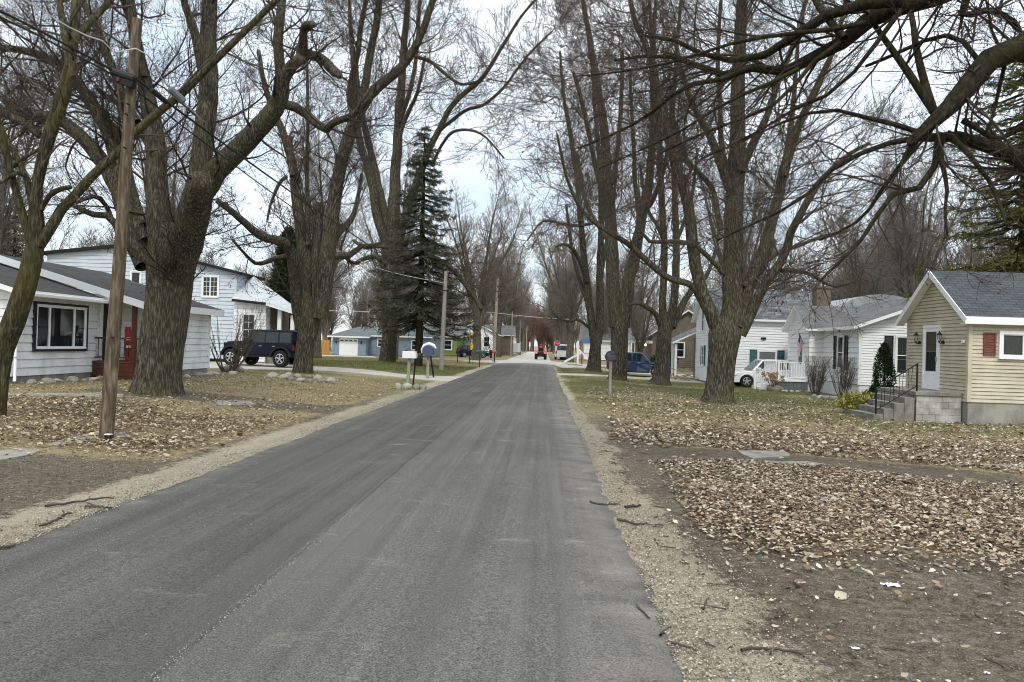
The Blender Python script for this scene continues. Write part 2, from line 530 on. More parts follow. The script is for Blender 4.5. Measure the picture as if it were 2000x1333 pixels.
M = dict(
    bark=bark_mat('bark', (0.038, 0.032, 0.024), (0.25, 0.225, 0.175), (0.11, 0.10, 0.04), 0.4, 13.0, 1.0),
    limb=bark_mat('limb_bark', (0.032, 0.028, 0.017), (0.19, 0.165, 0.105), (0.10, 0.09, 0.026), 0.65, 13.0, 1.0),
    darklimb=bark_mat('dark_limb_bark', (0.02, 0.017, 0.011), (0.075, 0.062, 0.042), (0.05, 0.05, 0.012), 0.5),
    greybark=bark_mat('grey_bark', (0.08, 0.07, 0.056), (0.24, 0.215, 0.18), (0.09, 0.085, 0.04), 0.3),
    twig=mat('twig_bark', (0.075, 0.06, 0.044), (0.125, 0.10, 0.075), 3.0, 0.9, spec=0.1),
    darktwig=mat('dark_twig_bark', (0.036, 0.029, 0.022), (0.07, 0.056, 0.043), 3.0, 0.9, spec=0.1),
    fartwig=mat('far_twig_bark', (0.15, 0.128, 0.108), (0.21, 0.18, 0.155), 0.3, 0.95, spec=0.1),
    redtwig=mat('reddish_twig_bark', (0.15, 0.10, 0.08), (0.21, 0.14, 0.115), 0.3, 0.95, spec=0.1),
    bud=mat('red_bud', (0.16, 0.025, 0.015), (0.09, 0.02, 0.012), 3.0, 0.8),
    dbud=mat('brown_bud', (0.05, 0.03, 0.022), (0.08, 0.05, 0.035), 3.0, 0.9),
    white=mat('white_paint', (0.80, 0.81, 0.81), (0.86, 0.86, 0.85), 1.5, 0.55, 0.05, 20),
    wsiding=mat('white_siding', (0.78, 0.79, 0.79), (0.85, 0.85, 0.85), 1.2, 0.6, 0.05, 15),
    oldwhite=mat('weathered_white_siding', (0.58, 0.595, 0.60), (0.84, 0.85, 0.85), 1.6, 0.65, 0.15, 12, stretch=(1, 1, 0.5), lo=0.3, hi=0.55, detail=7),
    bluesiding=mat('pale_blue_siding', (0.50, 0.56, 0.63), (0.60, 0.65, 0.70), 1.5, 0.6),
    ranch=mat('blue_siding', (0.22, 0.28, 0.36), (0.26, 0.33, 0.41), 1.5, 0.6),
    tan=mat('tan_siding', (0.46, 0.41, 0.30), (0.60, 0.54, 0.41), 1.0, 0.6, 0.05, 15),
    green=mat('green_paint', (0.16, 0.22, 0.05), (0.19, 0.25, 0.07), 1.0, 0.7),
    brown=mat('brown_siding', (0.16, 0.125, 0.095), (0.20, 0.155, 0.12), 1.5, 0.7),
    greysiding=mat('grey_siding', (0.22, 0.24, 0.26), (0.27, 0.29, 0.31), 1.5, 0.7),
    bluegrey=mat('dark_blue_paint', (0.07, 0.10, 0.17), None, 1, 0.7),
    concrete=mat('old_concrete', (0.21, 0.195, 0.165), (0.31, 0.29, 0.25), 2.5, 0.9, 0.4, 50),
    drive=mat('driveway_concrete', (0.38, 0.35, 0.30), (0.48, 0.45, 0.39), 0.8, 0.9, 0.3, 30),
    cinder=brick_mat('painted_blocks', (0.36, 0.35, 0.31), (0.27, 0.26, 0.23), (0.22, 0.21, 0.18), 0.4, 0.2, 0.012, 0.9, 0.6, stain=(0.52, 0.52, 0.50)),
    stepc=mat('step_concrete', (0.15, 0.14, 0.12), (0.26, 0.245, 0.215), 3.0, 0.9, 0.4, 40),
    found=mat('foundation', (0.20, 0.19, 0.165), (0.34, 0.32, 0.28), 1.6, 0.9, 0.4, 30, stretch=(1, 1, 0.5), lo=0.4, hi=0.6),
    whitefound=mat('white_foundation', (0.62, 0.64, 0.66), (0.72, 0.73, 0.74), 2.0, 0.7, 0.1, 20),
    shingle=brick_mat('dark_shingles', (0.085, 0.09, 0.10), (0.06, 0.064, 0.072), (0.03, 0.03, 0.034), 0.32, 0.15, 0.012),
    oldroof=brick_mat('old_shingles', (0.075, 0.07, 0.066), (0.055, 0.052, 0.05), (0.04, 0.038, 0.036), 0.32, 0.15, 0.01),
    greyroof=brick_mat('grey_shingles', (0.17, 0.17, 0.165), (0.13, 0.13, 0.128), (0.08, 0.08, 0.08), 0.32, 0.15, 0.01),
    mottled=brick_mat('mottled_shingles', (0.20, 0.205, 0.215), (0.075, 0.08, 0.088), (0.06, 0.06, 0.066), 0.35, 0.17, 0.01),
    greenroof=brick_mat('green_grey_shingles', (0.13, 0.16, 0.16), (0.11, 0.135, 0.135), (0.08, 0.1, 0.1), 0.32, 0.15, 0.01),
    archroof=mat('dull_arched_roof', (0.27, 0.29, 0.30), (0.36, 0.38, 0.39), 1.2, 0.6),
    metalroof=mat('grey_metal_roof', (0.44, 0.47, 0.49), (0.53, 0.55, 0.57), 1.0, 0.5, stretch=(1, 1, 1)),
    black=mat('black_paint', (0.012, 0.012, 0.013), (0.02, 0.02, 0.02), 4, 0.5),
    iron=mat('black_iron', (0.012, 0.012, 0.012), None, 1, 0.4, metal=0.3),
    teal=mat('teal_shutter', (0.03, 0.11, 0.11), (0.04, 0.13, 0.13), 2, 0.6),
    redshut=mat('faded_red_shutter', (0.15, 0.045, 0.035), (0.21, 0.075, 0.06), 5, 0.7),
    porchred=mat('red_brown_stain', (0.11, 0.034, 0.018), (0.07, 0.022, 0.013), 5, 0.7, stretch=(1, 1, 0.3)),
    sled=mat('red_plastic', (0.26, 0.028, 0.02), (0.2, 0.022, 0.016), 3, 0.4),
    glass=glass_mat('window_glass'),
    darkglass=glass_mat('dark_glass', (0.012, 0.014, 0.016), 0.0),
    carglass=glass_mat('car_glass', (0.02, 0.03, 0.03), 0.25),
    greyglass=glass_mat('pale_glass', (0.16, 0.18, 0.18), 0.0),
    inside=mat('dark_room', (0.03, 0.032, 0.03), (0.06, 0.065, 0.055), 1.0, 0.95),
    curtain=mat('cream_curtain', (0.50, 0.44, 0.28), (0.40, 0.34, 0.2), 8, 0.9, stretch=(6, 6, 0.5)),
    greencurt=mat('grey_green_curtain', (0.10, 0.13, 0.10), (0.15, 0.19, 0.15), 8, 0.9, stretch=(6, 6, 0.5)),
    deckgrey=mat('grey_deck_boards', (0.12, 0.13, 0.14), (0.16, 0.17, 0.18), 3, 0.75),
    pole=bark_mat('pole_wood', (0.08, 0.06, 0.04), (0.34, 0.27, 0.185), (0.15, 0.115, 0.075), 0.5, 10.0, 0.4),
    palepole=mat('pale_pole_wood', (0.35, 0.31, 0.25), (0.26, 0.22, 0.17), 2.0, 0.9, stretch=(4, 4, 0.3)),
    greypost=mat('weathered_post', (0.24, 0.22, 0.19), (0.33, 0.31, 0.27), 3.0, 0.9, stretch=(4, 4, 0.4)),
    cable=mat('black_cable', (0.012, 0.012, 0.012), None, 1, 0.6),
    palecable=mat('pale_cable', (0.50, 0.50, 0.48), None, 1, 0.6),
    stone=mat('field_stone', (0.32, 0.285, 0.235), (0.17, 0.155, 0.13), 5.0, 0.85, 0.4, 25),
    pstone=mat('pale_field_stone', (0.46, 0.425, 0.36), (0.30, 0.27, 0.225), 5.0, 0.85, 0.4, 25),
    navy=mat('navy_car_paint', (0.004, 0.007, 0.026), None, 1, 0.25, spec=0.25, coat=0.08),
    bluecar=mat('blue_car_paint', (0.012, 0.035, 0.10), None, 1, 0.22, spec=0.5, coat=0.8),
    whitecar=mat('white_car_paint', (0.75, 0.76, 0.77), None, 1, 0.25, spec=0.5, coat=0.7),
    redcar=mat('red_machine_paint', (0.55, 0.03, 0.03), None, 1, 0.35, spec=0.5, coat=0.3),
    blueplastic=mat('blue_plastic', (0.02, 0.06, 0.16), (0.03, 0.075, 0.19), 3, 0.5),
    tyre=mat('tyre_rubber', (0.013, 0.013, 0.013), (0.02, 0.02, 0.02), 10, 0.85, 0.3, 60),
    rim=mat('silver_rim', (0.55, 0.56, 0.58), None, 1, 0.3, metal=0.8),
    trim=mat('black_trim', (0.012, 0.012, 0.012), None, 1, 0.6),
    lamp=mat('lamp_lens', (0.70, 0.72, 0.73), None, 1, 0.1, spec=0.6),
    redlamp=mat('red_lamp_lens', (0.30, 0.012, 0.012), None, 1, 0.15, spec=0.6),
    leafgreen=mat('evergreen_dark', (0.02, 0.035, 0.012), (0.035, 0.055, 0.018), 2.0, 0.8),
    purple=mat('dusty_purple_metal', (.075, .07, .095), (.05, .048, .06), 6, .7),
    yellow=mat('yellow_plastic', (0.75, 0.52, 0.03), None, 1, 0.5),
    wood=mat('fresh_fence_wood', (0.55, 0.30, 0.07), (0.45, 0.24, 0.06), 3, 0.8, stretch=(5, 5, 0.4)),
    debris=mat('bare_lumber', (0.32, 0.22, 0.13), (0.24, 0.165, 0.1), 3, 0.85),
    paper=mat('white_paper', (0.75, 0.80, 0.82), (0.66, 0.70, 0.72), 5, 0.7),
    stick=mat('fallen_stick_bark', (0.05, 0.04, 0.032), (0.10, 0.085, 0.07), 8, 0.95, 0.4, 60),
    mulch=mat('dark_mulch', (0.045, 0.035, 0.028), (0.075, 0.055, 0.04), 20, 0.95, 0.8, 40),
    brass=mat('dark_bronze', (0.025, 0.02, 0.016), None, 1, 0.45, metal=0.4),
    palegl=mat('frosted_lamp_glass', (0.45, 0.44, 0.40), None, 1, 0.2),
)
# ================================================================== GROUND AND ROADS
def axis_pts(segs):
    o = []
    for a, b, s in segs:
        n = max(1, int(round((b - a) / s)))
        o.append(np.linspace(a, b, n, endpoint=False))
    return np.concatenate(o + [[segs[-1][1]]])


GX = axis_pts([(-3000, -300, 540), (-300, -80, 20), (-80, -30, 2.5), (-30, -16, 0.5), (-16, -4.6, 0.16), (-4.6, -4.0, 0.06), (-4.0, 0.5, 0.5), (0.5, 2.2, 0.08),
               (2.2, 12, 0.14), (12, 20, 0.35), (20, 40, 1.5), (40, 100, 5), (100, 300, 25), (300, 3000, 540)])
GY = axis_pts([(-400, -20, 60), (-20, 2, 1.5), (2, 16, 0.12), (16, 32, 0.22), (32, 60, 0.5), (60, 110, 1.5), (110, 300, 8), (300, 900, 60), (900, 4000, 600)])


def zones(x, y):
    """sand, dirt, green, leaf-litter weights"""
    n1, n2, n3 = fbm(x, y, 1.6, 11), fbm(x, y, 4.0, 21), fbm(x, y, 0.6, 31)
    dl, dr = XL - x, x - XR
    wl = 0.36 + 0.36 * n1 + 0.2 * n3
    wr = 0.06 + 0.38 * n1 + 0.4 * n3 * (1 - sst(y, 8, 20)) + 0.22 * (1 - sst(y, 3, 8))
    sand = np.where(x < -1.7, (dl > -0.3) * (1 - sst(dl, wl * 0.6, wl * 1.5)), (dr > -0.3) * (1 - sst(dr, wr * 0.45, wr * 1.5)))
    sand = sand * (1 - 0.75 * sst(y, 55, 75))
    right = x > -1.7
    yy = y + (n2 - 0.5) * 1.6
    # right: bare drive in front, tyre track further back
    rd = right * (1 - sst(yy, 6.4, 7.6)) + right * sst(yy, 11.6, 12.1) * (1 - sst(yy, 13.0, 13.6)) * sst(n1 + 0.1, 0.35, 0.5)
    rd = rd + right * (1 - sst(dr, 0.9, 2.2)) * (1 - sst(y, 16, 24)) * 0.8
    rd = rd + right * (1 - sst(np.abs(yy - 34.3), 0.35, 0.9)) * sst(x, 0.9, 1.4) * (1 - sst(x, 4.5, 6.5)) * 0.8
    ld = (~right) * (1 - sst(yy, 9.2, 10.6)) + (~right) * sst(yy, 17.5, 18.2) * (1 - sst(yy, 19.6, 20.6)) * sst(x, -13, -11) * 0.9
    ld = ld + (~right) * (1 - sst(dl, 0.6, 1.6)) * (1 - sst(y, 22, 30)) * 0.7
    dirt = np.clip(rd + ld, 0, 1)
    g = np.where(right, 0.72 * sst(yy, 17, 26) * (0.4 + 0.6 * sst(n2, 0.3, 0.6)), 0.25 * sst(n2, 0.4, 0.7) + 0.2 * sst(yy, 20, 28) + sst(yy, 39, 43) * (1 - sst(yy, 52, 58)))
    g = g * (1 - 0.6 * sst(y, 66, 80)) + 0.25 * sst(n3, 0.45, 0.7) * (n2 > 0.4)
    leaf = np.where(right, 1.0 * sst(yy, 6.1, 8.6) * (1 - sst(yy, 11.0, 12.1)) + sst(yy, 13.2, 13.9) * (1 - 0.62 * sst(yy, 15.5, 20)) * (1 - sst(yy, 27, 37)),
                    sst(yy, 9.4, 11.8) * (1 - 0.75 * sst(yy, 15.2, 17.0)) * (1 - sst(yy, 26, 34)))
    leaf = leaf * np.where(right, sst(dr + n1 - .5, 0.45, 1.7), sst(dl, 0.6, 1.6)) * (0.55 + 0.45 * sst(n1, 0.3, 0.6))
    sand = sand * np.where(right, 0.35 + 0.9 * sst(n3 * .5 + n1 * .5, 0.3, 0.62), 1.0)
    return np.clip(sand, 0, 1), dirt, np.clip(g, 0, 1) * (1 - dirt), np.clip(leaf, 0, 1)


def ground_material():
    mt = bpy.data.materials.new('ground')
    mt.use_nodes = True
    t = mt.node_tree
    b = t.nodes['Principled BSDF']
    b.inputs['Roughness'].default_value = 0.95
    b.inputs['Specular IOR Level'].default_value = 0.1
    at = N(t, 'ShaderNodeAttribute', attribute_name='zone')
    sp = N(t, 'ShaderNodeSeparateColor')
    t.links.new(at.outputs['Color'], sp.inputs[0])
    co = N(t, 'ShaderNodeTexCoord')

    def noise(s, d=5.0, ro=0.6):
        n = N(t, 'ShaderNodeTexNoise', ins={'Scale': s, 'Detail': d, 'Roughness': ro})
        t.links.new(co.outputs['Object'], n.inputs['Vector'])
        return n.outputs[0]

    def colr(n, st):
        r = ramp(t, st)
        t.links.new(n, r.inputs[0])
        return r.outputs[0]

    def mix(fac, a, c):
        x = N(t, 'ShaderNodeMix', data_type='RGBA')
        t.links.new(fac, x.inputs[0]); t.links.new(a, x.inputs[6]); t.links.new(c, x.inputs[7])
        return x.outputs[2]

    def wob(sock, n, amt, a, c):
        """weight broken up by noise"""
        m1 = N(t, 'ShaderNodeMath', operation='SUBTRACT', ins={1: 0.5}); t.links.new(n, m1.inputs[0])
        m2 = N(t, 'ShaderNodeMath', operation='MULTIPLY_ADD', ins={1: amt}); t.links.new(m1.outputs[0], m2.inputs[0]); t.links.new(sock, m2.inputs[2])
        m3 = N(t, 'ShaderNodeMapRange', interpolation_type='SMOOTHSTEP', ins={'From Min': a, 'From Max': c}); t.links.new(m2.outputs[0], m3.inputs[0])
        return m3.outputs[0]

    f1, f2, f3, f4 = noise(14, 6), noise(3.0, 5), noise(70, 3), noise(0.5, 4)
    dry = colr(f1, [(0.3, (0.16, 0.125, 0.07)), (0.5, (0.27, 0.22, 0.125)), (0.7, (0.40, 0.33, 0.20))])
    grn = colr(f1, [(0.3, (0.075, 0.085, 0.03)), (0.55, (0.15, 0.16, 0.06)), (0.75, (0.28, 0.25, 0.12))])
    fd_ = N(t, 'ShaderNodeMath', operation='MULTIPLY_ADD', ins={1: 0.55}); t.links.new(f3, fd_.inputs[0])
    fe_ = N(t, 'ShaderNodeMath', operation='MULTIPLY', ins={1: 0.45}); t.links.new(f1, fe_.inputs[0]); t.links.new(fe_.outputs[0], fd_.inputs[2])
    drt = colr(fd_.outputs[0], [(0.36, (0.05, 0.042, 0.031)), (0.48, (0.125, 0.104, 0.076)), (0.58, (0.2, 0.172, 0.13)), (0.68, (0.36, 0.32, 0.25))])
    snd = colr(f3, [(0.3, (0.19, 0.155, 0.11)), (0.5, (0.36, 0.31, 0.225)), (0.72, (0.56, 0.50, 0.39))])
    lit = colr(f3, [(0.3, (0.05, 0.036, 0.025)), (0.55, (0.16, 0.115, 0.08)), (0.75, (0.33, 0.25, 0.19))])
    c = mix(wob(sp.outputs[2], f2, 0.7, 0.25, 0.75), dry, grn)
    c = mix(wob(at.outputs['Alpha'], f2, 0.9, 0.35, 0.85), c, lit)
    c = mix(wob(sp.outputs[1], f2, 0.9, 0.3, 0.7), c, drt)
    c = mix(wob(sp.outputs[0], f1, 1.7, 0.25, 0.8), c, snd)
    # broad damp and pale patches
    m = N(t, 'ShaderNodeMapRange', ins={'From Min': 0.3, 'From Max': 0.7, 'To Min': 0.78, 'To Max': 1.2})
    t.links.new(f4, m.inputs[0])
    x = N(t, 'ShaderNodeMix', data_type='RGBA', blend_type='MULTIPLY'); x.inputs[0].default_value = 1.0
    t.links.new(c, x.inputs[6]); t.links.new(m.outputs[0], x.inputs[7])
    t.links.new(x.outputs[2], b.inputs['Base Color'])
    hh = N(t, 'ShaderNodeMath', operation='MULTIPLY_ADD', ins={1: 0.5}); t.links.new(f3, hh.inputs[0]); t.links.new(f1, hh.inputs[2])
    bp = N(t, 'ShaderNodeBump', ins={'Strength': 0.9, 'Distance': 0.05})
    t.links.new(hh.outputs[0], bp.inputs['Height'])
    t.links.new(bp.outputs[0], b.inputs['Normal'])
    return mt


gx, gy = np.meshgrid(GX, GY)
gzv = gz(gx, gy)
# under the asphalt the ground lies lower
und = ((gx > XL + 0.15) & (gx < XR - 0.15) & (gy < 75))
gzv = np.where(und, -0.12, gzv + 0.02 * (fbm(gx, gy, 0.35, 77) - 0.5) * (gy < 40))
zs = zones(gx.ravel(), gy.ravel())
ny, nx = gx.shape
idx = np.arange(nx * ny).reshape(ny, nx)
q = np.stack([idx[:-1, :-1], idx[:-1, 1:], idx[1:, 1:], idx[1:, :-1]], -1).reshape(-1, 4)
gm = np_mesh('ground', np.stack([gx, gy, gzv], -1).reshape(-1, 3), quads=q, mats=[ground_material()], smooth=True,
             attr={'zone': np.stack(zs, -1)})
tag(link('ground', gm), kind='structure')


def asphalt_material():
    mt = bpy.data.materials.new('asphalt')
    mt.use_nodes = True
    t = mt.node_tree
    b = t.nodes['Principled BSDF']
    b.inputs['Roughness'].default_value = 0.82
    b.inputs['Specular IOR Level'].default_value = 0.12
    co = N(t, 'ShaderNodeTexCoord')
    sp = N(t, 'ShaderNodeSeparateXYZ'); t.links.new(co.outputs['Object'], sp.inputs[0])

    def noise(s, d=4.0, st=(1, 1, 1), ro=0.6, dist=0.0):
        mp = N(t, 'ShaderNodeMapping'); mp.inputs['Scale'].default_value = st
        t.links.new(co.outputs['Object'], mp.inputs[0])
        n = N(t, 'ShaderNodeTexNoise', ins={'Scale': s, 'Detail': d, 'Roughness': ro, 'Distortion': dist})
        t.links.new(mp.outputs[0], n.inputs['Vector'])
        return n.outputs[0]

    def mr(n, a, c, d, e, smooth=False):
        k = N(t, 'ShaderNodeMapRange', ins={'From Min': a, 'From Max': c, 'To Min': d, 'To Max': e})
        if smooth:
            k.interpolation_type = 'SMOOTHSTEP'
        t.links.new(n, k.inputs[0])
        return k.outputs[0]

    def mul(a, c, op='MULTIPLY'):
        k = N(t, 'ShaderNodeMath', operation=op)
        t.links.new(a, k.inputs[0]); t.links.new(c, k.inputs[1])
        return k.outputs[0]

    grain = noise(95, 2.0)
    mid = noise(34, 2.0)
    streak = noise(1.0, 4.0, (5.0, 0.09, 1))
    fine = noise(1.0, 3.0, (16.0, 0.12, 1))
    blot = noise(0.7, 5.0, (1, 0.5, 1))
    smear = noise(1.3, 5.0, (0.8, 1.8, 1), 0.65, 0.6)
    base = mr(grain, 0.36, 0.64, 0.05, 0.15)
    base = mul(base, mr(mid, 0.3, 0.7, 0.8, 1.2))
    base = mul(base, mr(streak, 0.3, 0.7, 0.82, 1.2))
    base = mul(base, mr(fine, 0.3, 0.7, 0.92, 1.08))
    base = mul(base, mr(blot, 0.3, 0.7, 0.85, 1.15))
    # the newer right-hand pass is a little paler than the left one
    base = mul(base, mr(sp.outputs[0], -2.05, -1.75, 0.9, 1.15, True))
    # seam between the two passes
    wv = N(t, 'ShaderNodeMath', operation='MULTIPLY_ADD', ins={1: 0.07, 2: -1.94})
    t.links.new(noise(0.8, 3.0, (0.01, 1, 1)), wv.inputs[0])
    sd_ = N(t, 'ShaderNodeMath', operation='SUBTRACT'); t.links.new(sp.outputs[0], sd_.inputs[0]); t.links.new(wv.outputs[0], sd_.inputs[1])
    ab = N(t, 'ShaderNodeMath', operation='ABSOLUTE'); t.links.new(sd_.outputs[0], ab.inputs[0])
    base = mul(base, mr(ab.outputs[0], 0.0, 0.03, 0.7, 1.0, True))
    cc = N(t, 'ShaderNodeCombineColor')
    for k, s_ in enumerate((1.0, 0.955, 0.875)):
        a = N(t, 'ShaderNodeMath', operation='MULTIPLY', ins={1: s_}); t.links.new(base, a.inputs[0]); t.links.new(a.outputs[0], cc.inputs[k])
    # sand dust: near the right edge and in scattered smears
    ed = mul(mr(sp.outputs[0], 0.0, 0.85, 0.0, 0.75, True), mr(smear, 0.38, 0.66, 0.1, 1.0))
    el = mul(mr(sp.outputs[0], -3.9, -4.35, 0.0, 0.5, True), mr(smear, 0.42, 0.66, 0.1, 1.0))
    sm = mr(smear, 0.60, 0.76, 0.0, 0.5, True)
    d1 = N(t, 'ShaderNodeMath', operation='ADD', use_clamp=True); t.links.new(ed, d1.inputs[0]); t.links.new(sm, d1.inputs[1])
    d2 = N(t, 'ShaderNodeMath', operation='ADD', use_clamp=True); t.links.new(d1.outputs[0], d2.inputs[0]); t.links.new(el, d2.inputs[1])
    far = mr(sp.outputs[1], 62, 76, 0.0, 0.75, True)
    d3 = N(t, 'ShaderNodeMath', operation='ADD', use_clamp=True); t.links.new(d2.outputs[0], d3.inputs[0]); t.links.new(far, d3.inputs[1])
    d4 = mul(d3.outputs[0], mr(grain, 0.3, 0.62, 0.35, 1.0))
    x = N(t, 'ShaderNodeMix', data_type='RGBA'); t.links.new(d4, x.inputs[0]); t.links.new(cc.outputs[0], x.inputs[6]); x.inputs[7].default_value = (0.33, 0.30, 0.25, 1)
    t.links.new(x.outputs[2], b.inputs['Base Color'])
    hh = N(t, 'ShaderNodeMath', operation='MULTIPLY_ADD', ins={1: 0.6}); t.links.new(mid, hh.inputs[0]); t.links.new(grain, hh.inputs[2])
    bp = N(t, 'ShaderNodeBump', ins={'Strength': 0.55, 'Distance': 0.012})
    t.links.new(hh.outputs[0], bp.inputs['Height'])
    t.links.new(bp.outputs[0], b.inputs['Normal'])
    return mt


ya = axis_pts([(-30, 2, 2), (2, 20, 0.09), (20, 45, 0.3), (45, 74, 1.0)])
er = np.random.default_rng(3)
xl = XL + 0.10 * (vnoise(ya, ya * 0, 1.3, 41) - 0.5) + 0.07 * (vnoise(ya, ya * 0, 0.22, 42) - 0.5)
xr = XR + 0.12 * (vnoise(ya, ya * 0, 3.2, 43) - 0.5) + 0.09 * (vnoise(ya, ya * 0, 0.25, 44) - 0.5)
cols = []
for tt in (-0.006, 0.0, 0.06, 0.2, 0.36, 0.5, 0.64, 0.8, 0.94, 1.0, 1.006):
    x = xl + (xr - xl) * np.clip(tt, 0, 1)
    z = 0.055 * (1 - (2 * np.clip(tt, 0, 1) - 1) ** 2) - 0.022 + (tt < 0) * -0.1 + (tt > 1) * -0.1
    z = np.where(np.abs(np.clip(tt, 0, 1) - 0.5) > 0.45, z - 0.005, z)
    cols.append(np.stack([x + (tt < 0) * -0.03 + (tt > 1) * 0.03, ya, np.full_like(ya, float(z))], -1))
rv = np.stack(cols, 1)
n_, k_ = rv.shape[:2]
idx = np.arange(n_ * k_).reshape(n_, k_)
q = np.stack([idx[:-1, :-1], idx[:-1, 1:], idx[1:, 1:], idx[1:, :-1]], -1).reshape(-1, 4)
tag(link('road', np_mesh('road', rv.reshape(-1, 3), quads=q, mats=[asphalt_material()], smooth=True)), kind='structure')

M['farroad'] = mat('worn_pale_road', (0.40, 0.375, 0.33), (0.50, 0.47, 0.42), 0.5, 0.9, 0.2, 20, stretch=(1, 0.3, 1))


def sheet(name, outline, mt, lift=0.004, wob_=0.0, seed=0, sub=0.35):
    """a thin slab with a ragged outline lying on the ground"""
    pts = []
    n = len(outline)
    for i in range(n):
        a, b = np.array(outline[i], float), np.array(outline[(i + 1) % n], float)
        k = max(1, int(np.linalg.norm(b - a) / sub))
        for j in range(k):
            pts.append(a + (b - a) * j / k)
    pts = np.array(pts)
    if wob_:
        pts = pts + wob_ * np.random.default_rng(seed).uniform(-1, 1, pts.shape)
    c = pts.mean(0)
    bm = bmesh.new()
    vs = [bm.verts.new((p[0], p[1], gz1(p[0], p[1]) + lift)) for p in pts]
    lo_ = [bm.verts.new((p[0], p[1], gz1(p[0], p[1]) - 0.15)) for p in pts]
    f = bm.faces.new(vs)
    for i in range(len(vs)):
        j = (i + 1) % len(vs)
        bm.faces.new((vs[i], lo_[i], lo_[j], vs[j]))
    bm.normal_update()
    if f.normal.z < 0:
        bmesh.ops.reverse_faces(bm, faces=bm.faces)
    bmesh.ops.triangulate(bm, faces=[f])
    me = bpy.data.meshes.new(name)
    bm.to_mesh(me)
    bm.free()
    me.materials.append(mt)
    return link(name, me)


# pale cross street and the older road that goes on behind it
tag(sheet('cross_street', [(-8.5, 74.5), (-4.6, 72), (1.0, 72), (1.6, 62.5), (5, 59.8), (14, 58.6), (30, 58.6), (30, 61.8), (14, 62), (6.5, 64.5), (4.0, 70), (5, 76), (60, 80), (60, 84), (3, 83), (0.9, 88), (0.9, 228), (-4.4, 228), (-4.4, 88), (-6.5, 82), (-8.5, 80)],
          M['farroad'], 0.028, 0.03, 3, 1.5), kind='structure')
tag(sheet('concrete_driveway', [(-4.35, 34.2), (-4.3, 39.6), (-7, 39.0), (-14, 40.0), (-19, 42), (-19, 33.5), (-14, 33.2), (-9, 35.6), (-6.5, 35.4)], M['drive'], 0.03, 0.02, 4), kind='structure')
tag(sheet('driveway', [(0.9, 46.2), (0.9, 49.0), (4, 49.4), (7, 51), (9.5, 58), (12, 58), (11, 47.5), (8, 46.8), (4, 46.3)], M['drive'], 0.03, 0.03, 5), kind='structure')
tag(sheet('garage_driveway', [(-24.4, 88.1), (-20.6, 88.1), (-18, 79), (-26, 79)], M['drive'], 0.03, 0.03, 5), kind='structure')
sl = [G(1440, 884), G(1530, 884), G(1548, 896), G(1470, 900)]
tag(sheet('stepping_slab', [p[:2] for p in sl], M['concrete'], 0.035, 0.03, 6), 'larger pale concrete slab sunk in the dirt track across the right verge', 'slab', 'broken concrete slabs in the right verge')
sl = [G(1480, 903), G(1580, 905), G(1630, 913), G(1560, 914)]
tag(sheet('stepping_slab', [p[:2] for p in sl], M['concrete'], 0.03, 0.03, 7), 'long thin concrete slab just in front of the larger slab in the dirt track', 'slab', 'broken concrete slabs in the right verge')
sl = [G(1880, 905), G(1995, 912), G(1990, 918), G(1860, 910)]
tag(sheet('stepping_slab', [p[:2] for p in sl], M['concrete'], 0.03, 0.03, 8), 'half buried concrete slab at the right end of the dirt track', 'slab', 'broken concrete slabs in the right verge')
sl = [G(0, 882), G(40, 878), G(72, 884), G(40, 893), G(-40, 912), G(-60, 896)]
tag(sheet('walkway_slab', [p[:2] for p in sl], M['concrete'], 0.02, 0.05, 9), 'worn concrete walkway slab among leaves at the left edge', 'slab', 'old walkway slabs under the utility pole')
sl = [G(85, 870), G(150, 852), G(195, 846), G(245, 846), G(250, 854), G(180, 864), G(120, 873)]
tag(sheet('walkway_slab', [p[:2] for p in sl], M['concrete'], 0.02, 0.05, 10), 'long worn concrete walkway slab passing under the foot of the near utility pole', 'slab', 'old walkway slabs under the utility pole')
sl = [G(-60, 769), G(110, 770), G(240, 771), G(240, 777), G(80, 775), G(-60, 774)]
tag(sheet('walkway_slab', [p[:2] for p in sl], M['concrete'], 0.02, 0.03, 11), 'straight pale concrete walk along the front of the white house with picture window', 'slab')
sl = [G(415, 784), G(490, 784), G(500, 791), G(430, 793)]
tag(sheet('walkway_slab', [p[:2] for p in sl], M['concrete'], 0.02, 0.04, 12), 'small pale concrete slab in the dirt drive right of the big maple trunk', 'slab')

# ================================================================== TREES
def resample(pts, rad, n, smooth=True):
    """Catmull-Rom through traced joints, n points"""
    pts = np.asarray(pts, float); rad = np.asarray(rad, float)
    k = len(pts)
    d = np.concatenate([[0], np.cumsum(np.linalg.norm(np.diff(pts, axis=0), axis=1))])
    s = np.linspace(0, d[-1], n)
    i = np.clip(np.searchsorted(d, s, side='right') - 1, 0, k - 2)
    t = ((s - d[i]) / np.maximum(d[i + 1] - d[i], 1e-9))[:, None]
    p0 = pts[np.maximum(i - 1, 0)]; p1 = pts[i]; p2 = pts[i + 1]; p3 = pts[np.minimum(i + 2, k - 1)]
    c = 0.5 * ((2 * p1) + (-p0 + p2) * t + (2 * p0 - 5 * p1 + 4 * p2 - p3) * t ** 2 + (-p0 + 3 * p1 - 3 * p2 + p3) * t ** 3)
    return c, np.interp(s, d, rad)


def nrm(a):
    return a / np.maximum(np.linalg.norm(a, axis=-1, keepdims=True), 1e-9)


